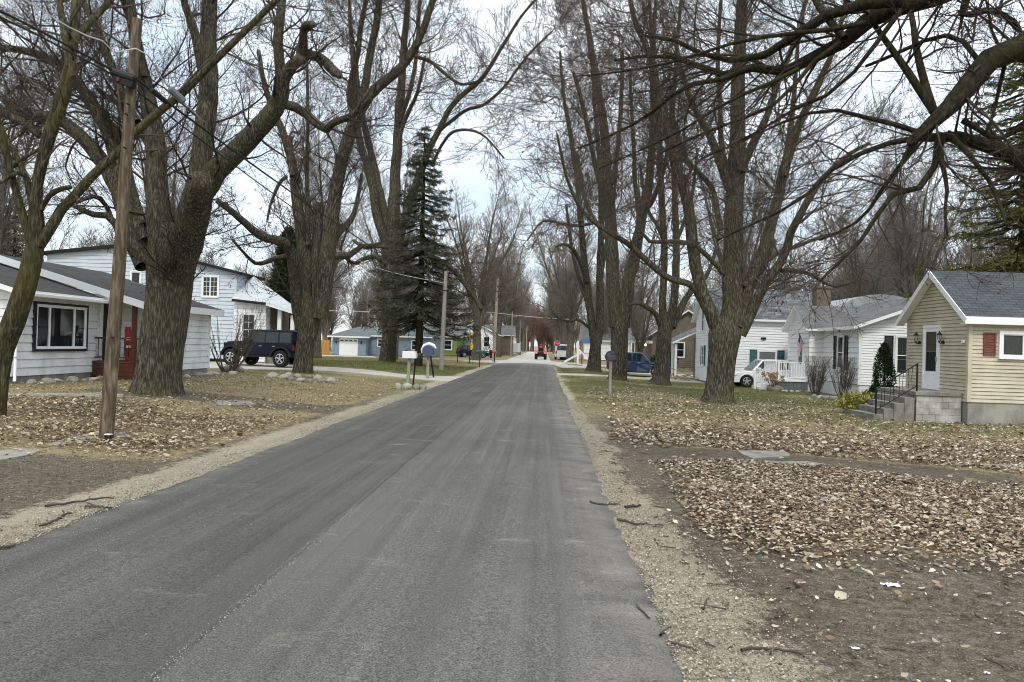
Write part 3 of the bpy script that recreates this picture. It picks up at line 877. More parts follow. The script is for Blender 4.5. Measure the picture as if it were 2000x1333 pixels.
def tubes(Pt, R, sides, rough=0.0, rng=None, ridge=0.0):
    """Pt (B,N,3), R (B,N) -> verts, quads"""
    B, n = R.shape
    T = nrm(np.gradient(Pt, axis=1))
    ref = np.where(np.abs(T[:, 0, 2:3]) > 0.8, np.array([[1.0, 0, 0]]), np.array([[0, 0, 1.0]]))
    nv = nrm(ref - T[:, 0] * np.sum(ref * T[:, 0], -1, keepdims=True))
    NV = np.empty_like(Pt)
    for i in range(n):
        nv = nrm(nv - T[:, i] * np.sum(nv * T[:, i], -1, keepdims=True))
        NV[:, i] = nv
    BV = np.cross(T, NV)
    a = 2 * np.pi * np.arange(sides) / sides
    rr = R[:, :, None] * np.ones(sides)
    if rough and rng is not None:
        lob = 1 + rough * (np.sin(a * 3 + rng.uniform(0, 6, (B, 1, 1))) * 0.5 + np.sin(a * 5 + rng.uniform(0, 6, (B, 1, 1))) * 0.35 + rng.uniform(-0.5, 0.5, (B, n, sides)) * 0.6)
        rr = rr * lob
    if ridge:
        S_ = np.concatenate([np.zeros((B, 1)), np.cumsum(np.linalg.norm(np.diff(Pt, axis=1), axis=2), axis=1)], 1)
        Rm = R.mean(1)[:, None, None]
        th = a[None, None, :] + 0.25 * np.sin(S_[:, :, None] * 1.7)
        # furrows run along the limb; sampled on a circle so that they close round it
        k1 = np.maximum(3, np.round(Rm * 2 * np.pi / 0.16))
        cx, cy = np.cos(th) * k1 / 6.28, np.sin(th) * k1 / 6.28
        n1_ = vnoise(cx * 1.6 + 40, cy * 1.6 + S_[:, :, None] * 0.35 + 40, 1.0, 61); n2_ = vnoise(cx * 3.4 + 80, cy * 3.4 + S_[:, :, None] * 0.8 + 90, 1.0, 62)
        rr = rr + ridge * (np.abs(n1_ - 0.5) * 2 * 1.2 + np.abs(n2_ - 0.5) - 0.7)
    V = Pt[:, :, None, :] + rr[..., None] * (NV[:, :, None, :] * np.cos(a)[:, None] + BV[:, :, None, :] * np.sin(a)[:, None])
    idx = np.arange(B * n * sides).reshape(B, n, sides)
    nx_ = np.roll(idx, -1, axis=2)
    Q = np.stack([idx[:, :-1], nx_[:, :-1], nx_[:, 1:], idx[:, 1:]], -1).reshape(-1, 4)
    return V.reshape(-1, 3), Q


def grow(Pp, Rp, rng, count, t0, t1, ang, Lr, lmin, lmax, n, up, wig, rr, rmin, rmax=9, flat=0.0, side=None):
    """children of the parents Pp (B,N,3); picked with probability ~ length"""
    B, m = Rp.shape
    L = np.linalg.norm(np.diff(Pp, axis=1), axis=2).sum(1)
    pi = rng.choice(B, count, p=L / L.sum())
    t = rng.uniform(t0, t1, count) ** 0.85
    s = t * (m - 1)
    i = np.clip(s.astype(int), 0, m - 2)
    fr = (s - i)[:, None]
    base = Pp[pi, i] * (1 - fr) + Pp[pi, i + 1] * fr
    rb = Rp[pi, i] * (1 - fr[:, 0]) + Rp[pi, i + 1] * fr[:, 0]
    d = nrm(Pp[pi, i + 1] - Pp[pi, i])
    rv = rng.normal(size=(count, 3))
    rv[:, 2] *= (1 - flat)
    pv = nrm(rv - d * np.sum(rv * d, -1, keepdims=True))
    if side is not None:
        pv = nrm(pv + np.asarray(side))
    a = rng.uniform(ang[0], ang[1], count)[:, None]
    di = nrm(d * np.cos(a) + pv * np.sin(a))
    ln = np.clip(L[pi] * rng.uniform(Lr[0], Lr[1], count) * (1.15 - 0.75 * t), lmin, lmax * rng.uniform(0.6, 1.0, count))
    r0 = np.clip(rb * rng.uniform(rr[0], rr[1], count), rmin, rmax)
    step = (ln / (n - 1))[:, None]
    out_ = np.empty((count, n, 3))
    out_[:, 0] = base
    upv = np.array([0, 0, 1.0])
    for k in range(1, n):
        u = up[0] + (up[1] - up[0]) * k / (n - 1)
        di = nrm(di + upv * u + rng.normal(size=(count, 3)) * wig)
        out_[:, k] = out_[:, k - 1] + di * step
    R = r0[:, None] * np.linspace(1, 0.2, n)[None]
    R = np.maximum(R, rmin * 0.6)
    return out_, R


def buds(tips, rng, size, mi):
    """tiny bud clusters at twig points"""
    n = len(tips)
    o = np.array([[1, 0, 0], [-0.5, 0.87, 0], [-0.5, -0.87, 0], [0, 0, 1.6], [0, 0, -0.9]])
    rs = rng.uniform(0.6, 1.3, (n, 1, 1)) * size
    V = tips[:, None, :] + o[None] * rs
    f = np.array([[0, 1, 3], [1, 2, 3], [2, 0, 3], [1, 0, 4], [2, 1, 4], [0, 2, 4]])
    F = (f[None] + 5 * np.arange(n)[:, None, None]).reshape(-1, 3)
    return V.reshape(-1, 3), F


def finish_tree(root, base, trunkset, crownset, tm, cmats, budset=None, name2='crown'):
    """trunkset, crownset: lists of (verts, quads)"""
    def join(ss):
        vs, qs, o = [], [], 0
        for v, qd in ss:
            vs.append(v); qs.append(qd + o); o += len(v)
        return np.concatenate(vs) - np.asarray(base), np.concatenate(qs)
    v, qd = join(trunkset)
    link('trunk', np_mesh('trunk', v, quads=qd, mats=[tm], smooth=True), root)
    if crownset:
        v, qd = join(crownset)
        tr = None
        mi = None
        if budset is not None:
            bv, bf = budset
            tr = bf + len(v)
            v = np.concatenate([v, bv - np.asarray(base)])
        me = np_mesh(name2, v, quads=qd, tris=tr, mats=cmats, smooth=True)
        if tr is not None:
            a = np.zeros(len(qd) + len(tr), np.int32); a[len(qd):] = 1
            me.polygons.foreach_set('material_index', a)
        link(name2, me, root)


def traced_tree(name, label, D, limbs, seed, dens=(1.3, 2.6, 4.5), lens=((0.25, 0.55), (0.35, 0.7), (0.4, 0.8)), lmax=(4.0, 1.8, 0.8), up=((-0.02, 0.15), (-0.05, 0.17), (-0.03, 0.18)),
                trunk='bark', limb='limb', twig='twig', bud='dbud', budn=0, budsize=0.02, rmin=None, cat='tree', extra=None, spread=2.5, group=None, flat=0.0, side=None, base=None, tipin=True, caps=(0.032, 0.012, 0.006), wig=(0.14, 0.14, 0.13)):
    """limbs: list of (joints, dY) ; a joint is (px, py, r_px[, dY]).  The first entry is the trunk."""
    rng = np.random.default_rng(seed)
    rmin = rmin or max(0.0038, D * 0.00024)
    world = []
    for li, L in enumerate(limbs):
        dy = rng.uniform(-spread, spread) if li else 0.0
        if isinstance(L, tuple):
            L, dy = L
        pts, rad = [], []
        n = len(L)
        for k, j in enumerate(L):
            f = k / (n - 1)
            Y = D + (j[3] if len(j) > 3 else dy * f ** 1.2 * (0 if li == 0 else 1))
            pts.append(P(j[0], j[1], Y)); rad.append(j[2] * Y / FPX / math.sqrt(1 + ((j[0] - 1000) / FPX) ** 2))
        world.append((np.array(pts), np.array(rad)))
    b0 = base if base is not None else world[0][0][0]
    root = thing(name, label, cat, b0, 0, group)
    tset, prim = [], []
    for li, (pp, rr) in enumerate(world):
        ln = np.linalg.norm(np.diff(pp, axis=0), axis=1).sum()
        if li == 0 and tipin:
            pp = np.vstack([pp, pp[-1] + (pp[-1] - pp[-2]) * .8]); rr = np.append(rr * np.append(np.ones(len(rr) - 1), .93), rr[-1] * .35)
        n = int(np.clip(ln / (0.35 if li else 0.22), 8, 40))
        c, r = resample(pp, rr, n)
        big = rr.max() > 0.13
        sd_ = (72 if D < 30 else 40) if li == 0 else ((40 if D < 30 else 20) if big else 10)
        if li:
            d0 = nrm(pp[1] - pp[0]); d0 = nrm(d0 + .5 * nrm(world[0][0][-1] - world[0][0][-2])) if D > 9.5 else d0; pp = np.vstack([pp[0] - d0 * rr[0] * 6, pp[0] - d0 * rr[0] * 3, pp]); rr = np.concatenate([[rr[0] * .4, rr[0] * .8], rr])
            if rr[-1] * FPX / D < 4.6 and len(pp) > 5:
                e_ = pp[-1] - pp[-2]; pp = np.vstack([pp, pp[-1] + e_ * .7 + np.array([0, 0, .15]) * np.linalg.norm(e_), pp[-1] + e_ * 1.3 + np.array([0, 0, .45]) * np.linalg.norm(e_)]); rr = np.concatenate([rr, [rr[-1] * .5, rr[-1] * .15]])
            world[li] = (pp, rr)
        n = int(np.clip(ln / ((0.16 if D < 30 else .3) if big else 0.35), 8, 90))
        jit = rng.normal(size=c.shape) * (r[:, None] * (0.05 if li else 0.0))
        c = c + jit
        c2 = np.vstack([c, c[-1:] + nrm(c[-1:] - c[-2:-1]) * r[-1] * 0.3]); r2 = np.append(r, r[-1] * 0.05)
        tset.append(tubes(c2[None], r2[None], sd_, 0.05 if li == 0 else (0.03 if big else 0.06), rng, 0.05 if (li == 0 and rr.max() > .3) else (0.022 if big else 0)))
        if li:
            c, r = resample(pp, rr, 14)
            prim.append((c, r))
    Pp = np.array([c for c, _ in prim]); Rp = np.array([r for _, r in prim])
    Ltot = np.linalg.norm(np.diff(Pp, axis=1), axis=2).sum()
    cs = []
    t0s = (0.22, 0.15, 0.12)
    gens = []
    cur, cr_ = Pp, Rp
    for g in range(3):
        tot = np.linalg.norm(np.diff(cur, axis=1), axis=2).sum()
        cnt = int(tot * dens[g])
        nn = (9, 7, 5)[g]
        c, r = grow(cur, cr_, rng, cnt, t0s[g], 1.0, ((0.5, 1.3), (0.4, 1.1), (0.4, 1.0))[g], lens[g], (0.6, 0.3, 0.12)[g], lmax[g], nn, up[g], wig[g],
                    ((0.2, 0.42), (0.3, 0.55), (0.4, 0.7))[g], rmin * (1.7, 1.2, 1.0)[g], caps[g], flat, side if g < 2 else None)
        cs.append(tubes(c, r, (6, 4, 3)[g]))
        gens.append((c, r))
        cur = np.concatenate([cur[:, ::1][:, :, :] if False else c], 0); cr_ = r
        if g == 1:  # finest twigs grow from the second and the first generation alike
            a, b = gens[0]
            a9 = np.stack([a[:, k] for k in (0, 1, 3, 4, 5, 6, 8)], 1); b9 = np.stack([b[:, k] for k in (0, 1, 3, 4, 5, 6, 8)], 1)
            cur = np.concatenate([c, a9], 0); cr_ = np.concatenate([r, b9], 0)
    bs = None
    if budn:
        tips = gens[2][0].reshape(-1, 3)
        tips = tips[rng.choice(len(tips), min(budn, len(tips)), replace=False)]
        bs = buds(tips, rng, budsize, 1)
    finish_tree(root, b0, tset, cs, M[limb] if trunk is None else M[trunk], [M[twig], M[bud]], bs)
    return root


def J(s, *a):
    """'x,y,r x,y,r ...' -> joints"""
    out_ = []
    for q_ in s.split():
        v = [float(z) for z in q_.split(',')]
        out_.append(tuple(v))
    return (out_, a[0]) if a else out_


# ---- left edge: crooked young tree
traced_tree('young_tree', 'crooked leaning young tree at the left edge with one long limb crossing before the pole', 13.0, [
    J('-12,842,26 -8,800,21 -3,745,22 6,680,24 28,625,24 48,565,23 62,510,21 70,460,18 70,420,16 68,392,13'),
    J('70,400,13 74,350,12 92,270,12 112,205,12 134,140,12 145,60,11 148,0,10 150,-90,8 146,-200,5', 0.6),
    J('70,395,10 84,325,9 106,250,10 132,180,9 142,120,6', -0.3),
    J('136,130,8 126,70,8 116,0,7 108,-90,5 100,-180,3', 0.8),
    J('58,470,9 46,425,9 30,370,8 14,310,8 4,265,8 -14,200,7 -30,120,5', -0.6),
    J('66,380,7 40,322,7 18,280,6 -4,240,5 -40,200,4', 0.5),
    J('76,480,13 98,448,12 124,405,11 150,378,10 182,342,10 215,312,9.5 240,290,9 265,258,9 312,218,8.5 360,180,8 400,138,8 450,90,7 500,40,6.5 545,-5,6 600,-60,4', 0.9),
    J('140,92,8 165,55,7.5 192,28,7 225,-10,6.5 265,-60,4', 0.7),
    J('60,395,6 46,340,6 20,345,5 -10,365,4', -0.5),
    J('72,425,6 95,385,6 118,370,6 138,366,5', -0.4),
    J('20,330,5 45,310,5 62,300,4 80,288,3', 0.4),
], 101, dens=(2.2, 3.6, 6.0), limb='limb', trunk='limb', budn=2500, budsize=0.009, lmax=(2.6, 1.3, 0.6))

# ---- the big maple
traced_tree('maple_tree', 'huge grey maple with a fluted double trunk standing behind the near utility pole', 19.0, [
    J('305,792,78 306,772,58 308,745,50 313,700,46 320,650,45 327,600,45 331,555,47 333,510,48 334,470,40'),
    J('346,560,30 352,500,36 366,455,36 380,415,33 386,380,30 388,352,26'),
    J('386,372,22 393,320,21 400,250,21 406,190,20 409,140,17 406,80,17 409,20,16 412,-60,13 408,-180,9', 1.5),
    J('403,168,10 392,120,10 380,60,10 362,10,8 350,-60,6 346,-130,4', -1.2),
    J('378,402,24 402,362,24 432,326,23 466,291,22 500,256,20 528,226,19 548,190,17 552,160,14 568,132,12 588,112,11', -1.2),
    J('553,175,11 547,135,11 543,80,10 548,30,9 552,-30,8 560,-120,5', -0.6),
    J('588,122,10 592,95,9 593,62,8 598,50,8 612,49,6.5', -1.4),
    J('590,108,9 612,108,10 634,120,10 650,138,11 660,143,9 664,150,5', -1.3),
    J('553,203,10 580,212,9.5 605,230,9 632,254,9 645,243,8 662,236,7 690,224,6 712,205,5 740,170,4', -1.6),
    J('318,520,30 312,460,28 308,400,24 304,340,22 304,290,21 296,235,20 286,180,16 274,120,14 262,60,12 252,0,12 246,-80,9 236,-190,6', 0.8),
    J('278,150,11 268,90,11 258,40,11 242,0,10 232,-60,8 222,-150,5', -0.8),
    J('284,520,22 262,470,21 244,405,20 222,355,18 192,305,17 160,268,15 120,236,13 76,226,12 30,222,10 -30,214,8 -120,190,5', 0.8),
    J('282,470,15 258,420,15 240,360,14 222,300,13 206,255,12 184,215,11 162,180,10 138,140,10 112,122,9 70,106,8 30,96,7 -30,92,6 -100,70,4', 1.8),
    J('280,440,11 262,385,10 250,335,10 232,265,9 204,230,8 178,190,8 165,172,6', 2.5),
    J('268,240,10 246,195,9 226,150,9 205,95,9 186,45,8 160,0,8 140,-60,6 120,-140,4', 2.0),
    J('262,500,9 240,460,9 214,424,8 185,420,7 158,410,6 138,396,5', -1.0),
    J('240,480,5 205,398,5 180,384,5 150,396,4', -1.5),
    J('-6,208,9 20,228,10 48,240,10 78,266,9', 0.0),
    J('100,226,10 60,226,9 20,218,9 -20,226,7', 1.2),
    J('300,300,8 282,270,7 262,240,7 236,205,6 212,192,5 190,175,4', 2.2),
], 102, dens=(2.4, 3.6, 5.5), budn=16000, budsize=0.016, spread=2.5, twig='darktwig', lmax=(4.6, 2.1, 0.9))

# ---- maple ringed with stones
traced_tree('maple_tree', 'split maple with a snapped limb standing in a ring of pale stones', 32.4, [
    J('590,748,32 591,735,22 594,700,18.5 597,670,18.5 602,640,21 606,610,22 608,585,17'),
    J('588,640,13 580,600,12 577,560,11 573,520,11 566,487,12 550,473,11 530,468,9 510,462,9 490,446,8 470,428,7.5 450,412,7 424,392,6', -4.0),
    J('600,612,17 600,560,15 598,520,14 592,480,13 586,440,12 580,390,11 575,345,10 568,310,9 556,270,8 544,240,7 530,205,6 515,160,5 505,100,4', 1.5),
    J('572,345,6 568,310,6 566,268,5.5', 0.3),
    J('566,266,2.4 572,257,2.2 585,262,2 588,252,1.6', 0.3),
    J('612,610,13 614,560,11 618,510,10 621,450,10 626,398,9', 0.5),
    J('622,620,18 632,560,17 638,510,16 645,450,15 652,400,14 660,350,13 668,310,12.5 684,255,12 700,222,11 722,185,10.5 750,160,9.5 776,140,9 800,110,8 820,75,7 836,30,6.5 850,-10,6 880,-90,4', -1.5),
    J('704,215,9 714,160,8 722,110,7.5 732,60,7 740,10,7 742,-60,6 748,-150,4', 1.0),
    J('690,235,6 682,190,6 690,140,6 700,95,5.5 706,40,5 720,-20,4 730,-100,3', -1.2),
    J('602,480,5 601,420,4.5 599,360,4 600,300,4 601,220,3.5 600,140,3 598,60,2.5', 2.0),
    J('606,570,5 603,500,4.5 600,440,4.5 599,400,4', 0.5),
    J('650,500,8 664,498,8 676,502,7.5 690,494,6 705,482,5 730,480,4 760,486,3', 2.0),
    J('645,480,7 660,455,7.5 672,445,7 690,420,5 700,380,4 706,340,3', 1.5),
    J('652,452,4 662,440,4 670,446,3.5', 1.0),
    J('560,500,6 540,505,5 520,512,5 500,515,4 480,498,3 455,470,2.5', -3.0),
    J('560,345,4 545,358,4 538,375,3.5 528,400,2.6 522,430,2', 0.0),
    J('800,108,4 840,120,3.6 870,145,3.4 900,165,3 930,160,2.4', -1.5),
], 103, dens=(1.6, 2.8, 4.6), lmax=(4.4, 2.0, 0.9), budn=8000, budsize=0.024, twig='darktwig')

# ---- maple beside the spruce
traced_tree('maple_tree', 'tall straight maple on the green lawn before the blue ranch house', 56.0, [
    J('755,716,24 757,706,17 760,670,15 762,620,14 764,570,13.5 766,520,14 768,480,15 768,450,13'),
    J('768,460,13 770,400,12 772,340,10.5 776,280,9.5 780,220,9 785,150,8 790,80,6.5 796,10,5.5 800,-70,4 804,-160,2.5', 1.0),
    J('760,500,10 748,460,9.5 736,420,9 728,370,8.5 716,320,8 704,285,7.5 697,240,7 693,190,6 690,120,5 684,40,4 680,-60,2.5', -2.0),
    J('764,470,8 752,420,8 742,380,8 732,330,7 720,280,7 708,230,6 700,180,5 695,120,4', 2.0),
    J('778,480,8 790,430,8 806,380,8 824,330,7.5 842,285,6.5 862,245,5.5 884,205,5 910,180,4.5 944,150,4 985,85,3.2 1020,30,2.6 1060,-15,2', -3.0),
    J('850,262,4 880,238,3.6 912,215,3.4 945,205,3 985,170,2.6 1030,110,2.2 1080,60,1.6', -5.0),
    J('776,510,6 796,498,6 822,496,6 848,506,5.5 874,518,5.5 900,545,4.5 925,580,4 940,605,3.5', -4.0),
    J('846,320,3 862,285,3 885,258,3 920,255,2.6 950,270,2.2 985,310,1.6', -4.0),
    J('756,520,6 735,502,5 712,505,4.5 690,515,4 672,500,3', -2.0),
    J('760,482,5 740,478,4.5 715,485,4 690,470,3', 2.0),
    J('780,240,5 800,180,4.6 812,120,4 818,40,3.4 822,-50,2', 1.5),
    J('772,330,4.6 782,260,4.4 800,215,4 815,180,3.4 830,110,2.6', -1.0),
], 104, dens=(1.2, 2.3, 3.2), lmax=(5.5, 2.6, 1.2), spread=4, budn=6000, budsize=0.035)

# ---- right side maples
traced_tree('maple_tree', 'largest right-hand maple, five thick stems fanning from one trunk beside the lawn', 27.9, [
    J('1402,786,36 1403,774,30 1406,740,27 1409,705,27 1413,670,30 1416,650,32 1418,630,26'),
    J('1402,650,14 1388,610,14 1374,580,13.5 1364,545,12.5 1356,500,12 1350,455,11.5 1346,415,11 1336,370,10.5 1322,330,10 1310,285,9 1298,235,8.5 1288,190,8 1276,140,7 1262,90,6 1240,40,5 1226,-30,4 1210,-120,2.5', -1.5),
    J('1322,335,6 1330,300,6 1322,260,5.5 1312,220,5 1318,160,4.4 1322,90,4 1330,0,3', 1.5),
    J('1426,640,21 1430,590,20.5 1432,540,20 1433,480,19 1434,420,18.5 1436,370,18 1439,320,17 1441,260,15 1441,200,14 1443,140,13 1446,80,12 1449,20,11 1452,-60,8.5 1458,-170,5', 1.0),
    J('1424,370,9 1410,330,9 1398,292,8.5 1386,265,8 1372,240,7 1356,212,6 1340,170,5 1326,120,4 1316,60,3', -1.0),
    J('1418,330,6 1408,270,5.5 1406,200,5 1402,130,4.5 1404,60,4 1410,-20,3', 2.0),
    J('1447,335,9 1460,302,9 1474,275,8.5 1490,245,7.5 1504,210,6.5 1520,160,6 1540,110,5 1562,50,4 1580,-30,3', -1.2),
    J('1440,640,12 1454,590,12 1466,550,12.5 1482,515,12.5 1496,475,12 1508,430,11 1520,385,10.5 1530,340,10 1544,290,9 1562,240,8 1586,190,7 1610,140,6 1634,80,5 1650,10,4 1670,-80,2.5', 1.5),
    J('1530,345,7 1536,300,6.5 1544,250,6 1550,190,5 1556,120,4 1560,40,3', 2.5),
    J('1446,655,11 1466,615,11 1486,570,10 1500,545,9.5 1522,518,9 1536,485,8.5 1546,450,8 1560,425,7.5 1576,395,7 1596,362,6 1625,330,5 1660,300,4 1700,280,3', -1.5),
    J('1452,560,8 1470,542,8 1486,528,7.5 1500,500,6 1512,470,5', 0.5),
    J('1368,585,7.5 1356,562,7 1336,552,6.5 1310,545,6.5 1290,534,6.5 1266,512,6 1244,492,6 1222,474,5.5 1196,458,5 1168,440,4.6 1142,418,4 1124,390,3.5 1108,350,3 1096,300,2.5 1088,260,1.8', -3.0),
    J('1160,436,3 1128,441,3 1100,438,2.8 1075,432,2.5 1055,436,2 1030,470,1.5', -4.0),
    J('1412,535,5 1396,515,5 1376,495,5 1352,478,4.5 1320,472,4.5 1290,473,4 1264,470,3.5 1250,440,3', -1.5),
    J('1408,450,6 1400,410,6 1392,370,5.6 1372,345,5 1350,322,4.4 1330,310,4 1300,300,3', 2.0),
    J('1468,545,5 1510,500,4.5 1560,480,4 1610,462,3.4 1660,450,2.6', 3.0),
    J('1500,530,5 1540,528,4.6 1580,535,4 1630,560,3 1680,545,2', -2.0),
], 105, dens=(2.1, 3.2, 5.0), lmax=(4.2, 2.0, 0.9), budn=6000, budsize=0.02, spread=3)

traced_tree('maple_tree', 'maple forked low above the trunk just left of the white house porch', 41.2, [
    J('1289,750,24 1291,738,17 1294,700,14.5 1297,665,14.5 1299,635,14'),
    J('1294,640,8 1294,590,7.5 1296,540,7 1297,480,7 1294,420,6.5 1290,350,6 1288,280,5 1282,210,4.5 1276,130,4 1270,40,3 1266,-60,2', 1.0),
    J('1306,645,9 1312,610,8.5 1318,570,8 1320,520,7.5 1320,460,7 1318,400,6 1316,330,5 1312,250,4 1310,160,3', -2.0),
    J('1312,640,8 1326,610,7.5 1336,590,6.5 1350,570,5.5 1372,550,5 1388,520,4 1400,480,3', 1.5),
    J('1290,640,5 1284,620,5 1272,606,4.5 1258,598,4.5 1246,592,3.6 1230,596,2.6', -1.5),
    J('1318,480,4 1334,440,4 1348,400,3.6 1356,350,3 1362,290,2.4', 2.0),
    J('1296,470,4 1284,440,4 1270,420,3.6 1258,380,3 1250,320,2.4', -2.0),
], 106, dens=(1.7, 2.6, 4.0), lmax=(4.0, 1.9, 0.9), spread=3)
traced_tree('maple_tree', 'deeply furrowed forked maple hiding the back half of the blue car', 43.2, [
    J('1205,748,25 1207,736,18 1209,700,17 1210,665,16.5 1210,640,17 1210,625,15'),
    J('1204,640,14 1199,580,13.5 1196,530,13 1194,480,12.5 1193,430,12 1188,380,11 1184,330,10 1182,270,9 1174,210,8 1164,150,7 1154,90,6 1144,30,5 1130,-50,4 1118,-140,2.5', 1.0),
    J('1218,640,13 1222,590,13 1228,550,12.5 1237,510,12 1245,470,11 1252,430,9.5 1262,380,9 1270,330,8 1274,270,7 1276,200,6 1274,130,5 1278,50,4 1284,-50,2.5', -1.5),
    J('1190,420,6 1180,380,6 1170,350,5.5 1160,310,5 1150,260,4.5 1136,200,4 1120,140,3', -3.0),
    J('1192,480,5 1176,450,5 1160,428,4.5 1146,400,4 1136,360,3.5 1128,300,3', 2.0),
    J('1248,450,5 1246,400,5 1240,350,4.5 1238,290,4 1234,220,3.4 1230,140,2.6', 2.5),
    J('1196,360,5 1204,310,5 1210,250,4.5 1214,180,4 1216,100,3', 1.5),
    J('1256,420,5 1276,390,4.6 1292,350,4 1304,300,3.4 1320,240,2.6', -2.5),
], 107, dens=(1.5, 2.5, 3.6), lmax=(4.2, 2.0, 0.9), spread=3)
traced_tree('maple_tree', 'narrow maple of several upright stems behind the furrowed forked maple', 56.0, [
    J('1158,730,20 1160,718,14 1162,690,11.5 1165,660,11'),
    J('1160,670,8 1154,620,7.5 1148,570,7 1142,520,6.5 1138,470,6 1133,420,5.5 1128,360,5 1120,300,4.5 1110,240,4 1100,180,3 1094,100,2', 2.0),
    J('1168,670,8 1172,620,8 1172,570,7.5 1172,510,7 1174,450,6 1174,390,5.5 1172,330,5 1166,260,4 1160,190,3 1156,110,2', -2.0),
    J('1146,550,4 1132,510,4 1118,486,3.6 1102,478,3 1086,482,2.4', -3.0),
    J('1172,560,4 1180,500,4 1190,440,3.6 1200,380,3 1206,310,2.4', 3.0),
    J('1150,600,4 1136,560,4 1124,520,3.6 1114,470,3 1106,400,2.4', 3.0),
    J('1150,640,3 1130,625,3 1110,628,2.6 1085,618,2', -2.0),
], 108, dens=(1.6, 2.5, 3.4), lmax=(4.4, 2.0, 0.95), spread=3)

# ---- the near tree whose trunk is out of frame on the right
traced_tree('maple_tree', 'near dark maple reaching its thick crooked mossy limbs in from the right edge', 9.0, [
    J('2330,1020,95 2326,960,70 2318,860,64 2308,720,62 2298,560,60 2280,400,58 2258,240,56 2230,80,50 2200,-60,44'),
    J('2250,260,36 2170,170,33 2090,118,31 2020,100,30 1966,100,29 1928,122,26 1902,156,24 1878,186,22 1852,214,18 1822,242,14 1800,262,10 1776,282,7', -0.6),
    J('2290,520,32 2200,440,28 2110,372,24 2030,325,22 1975,305,20 1930,285,17 1890,270,14 1846,266,11 1800,270,8', 0.3),
    J('2235,120,30 2120,20,27 2010,-20,25 1900,-30,24 1800,0,23 1740,20,20 1690,45,18 1650,82,15 1604,102,13 1562,132,11 1520,142,9 1470,134,8 1430,148,7 1390,142,6 1350,124,5 1310,112,4 1262,110,3 1200,118,2', 1.2),
    J('1760,0,14 1690,8,13 1630,24,11 1580,50,10 1545,75,9 1510,100,8 1470,115,7 1420,118,6 1370,105,5 1320,80,4 1260,70,3', 1.0),
    J('1470,132,6 1440,148,6 1400,158,5 1360,164,4.5 1334,166,4 1310,190,4 1285,212,3.6 1250,236,3 1200,262,2.4 1130,290,1.8', 1.5),
    J('1830,225,10 1806,190,9 1780,150,8 1752,110,7 1726,75,6 1702,40,5 1680,0,4 1660,-50,3', 0.6),
    J('1824,220,9 1812,180,8.5 1800,140,8 1790,95,7 1784,50,6 1776,0,5 1770,-70,3.6', 1.3),
    J('1650,75,8 1626,50,8 1604,20,7 1586,-10,6 1560,-60,4', 0.8),
    J('1835,268,8 1832,300,7.5 1822,335,7 1806,362,7 1780,370,6.5 1752,376,6 1734,388,5.5 1720,410,5 1704,436,4.4 1684,466,4 1660,492,3.5 1632,520,3 1600,550,2.2', -0.6),
    J('1800,268,7 1764,272,6 1724,284,5.5 1690,296,5 1650,314,4.6 1610,344,4 1572,384,3.4 1530,410,3 1470,438,2.2 1400,470,1.6', -0.3),
    J('1804,262,6 1764,246,5.6 1720,240,5 1680,226,4.4 1640,216,4 1600,218,3.4 1550,230,2.8 1490,258,2 1420,290,1.5', 0.5),
    J('1792,272,6 1776,300,5.4 1756,328,5 1736,352,4.4 1716,380,4 1690,420,3.4 1650,448,2.8 1600,470,2', 0.8),
    J('1760,20,6 1700,100,4.6 1660,150,4 1610,190,3.6 1540,220,3 1460,270,2.4 1370,310,1.8', 0.9),
    J('1850,260,7 1880,288,6 1904,318,5.4 1930,350,4.6 1950,392,4 1966,440,3', -0.8),
    J('1920,140,6 1890,90,5.4 1850,70,5 1800,82,4.4 1740,110,3.8 1690,130,3', 0.7),
    J('1962,128,5 1950,180,4 1938,230,3.4 1926,258,2.4', -0.2),
    J('1840,268,7 1836,300,6 1842,330,5 1850,370,4 1846,410,3 1850,460,2', -0.5),
    J('1880,235,7 1910,252,6 1934,268,6 1950,272,6 1980,258,6 2040,230,6', -0.5),
    J('1640,84,5 1600,110,4.4 1540,180,4 1500,212,3.4 1440,236,3 1370,262,2.4 1290,300,1.6', 0.2),
    J('1900,-30,10 1880,30,8 1930,20,7 1975,38,5 1992,60,4', 0.2),
    J('1690,45,6 1610,60,5 1510,70,4 1420,88,3.2 1320,120,2.4 1220,140,1.8 1120,150,1.2', 0.4),
    J('1560,135,5 1500,165,4 1420,200,3.2 1340,250,2.4 1260,290,1.8 1170,330,1.2', 0.3),
], 109, dens=(5.0, 4.6, 5.0), lens=((0.25, 0.6), (0.4, 0.8), (0.4, 0.8)), lmax=(2.4, 1.2, 0.55), up=((-0.07, 0.06), (-0.06, 0.12), (0.0, 0.14)), caps=(0.019, 0.010, 0.0045), wig=(0.17, 0.16, 0.14),
    trunk='darklimb', twig='darktwig', bud='bud', budn=2200, budsize=0.011, rmin=0.0026, spread=1.0, side=(-0.25, 0, -0.1))
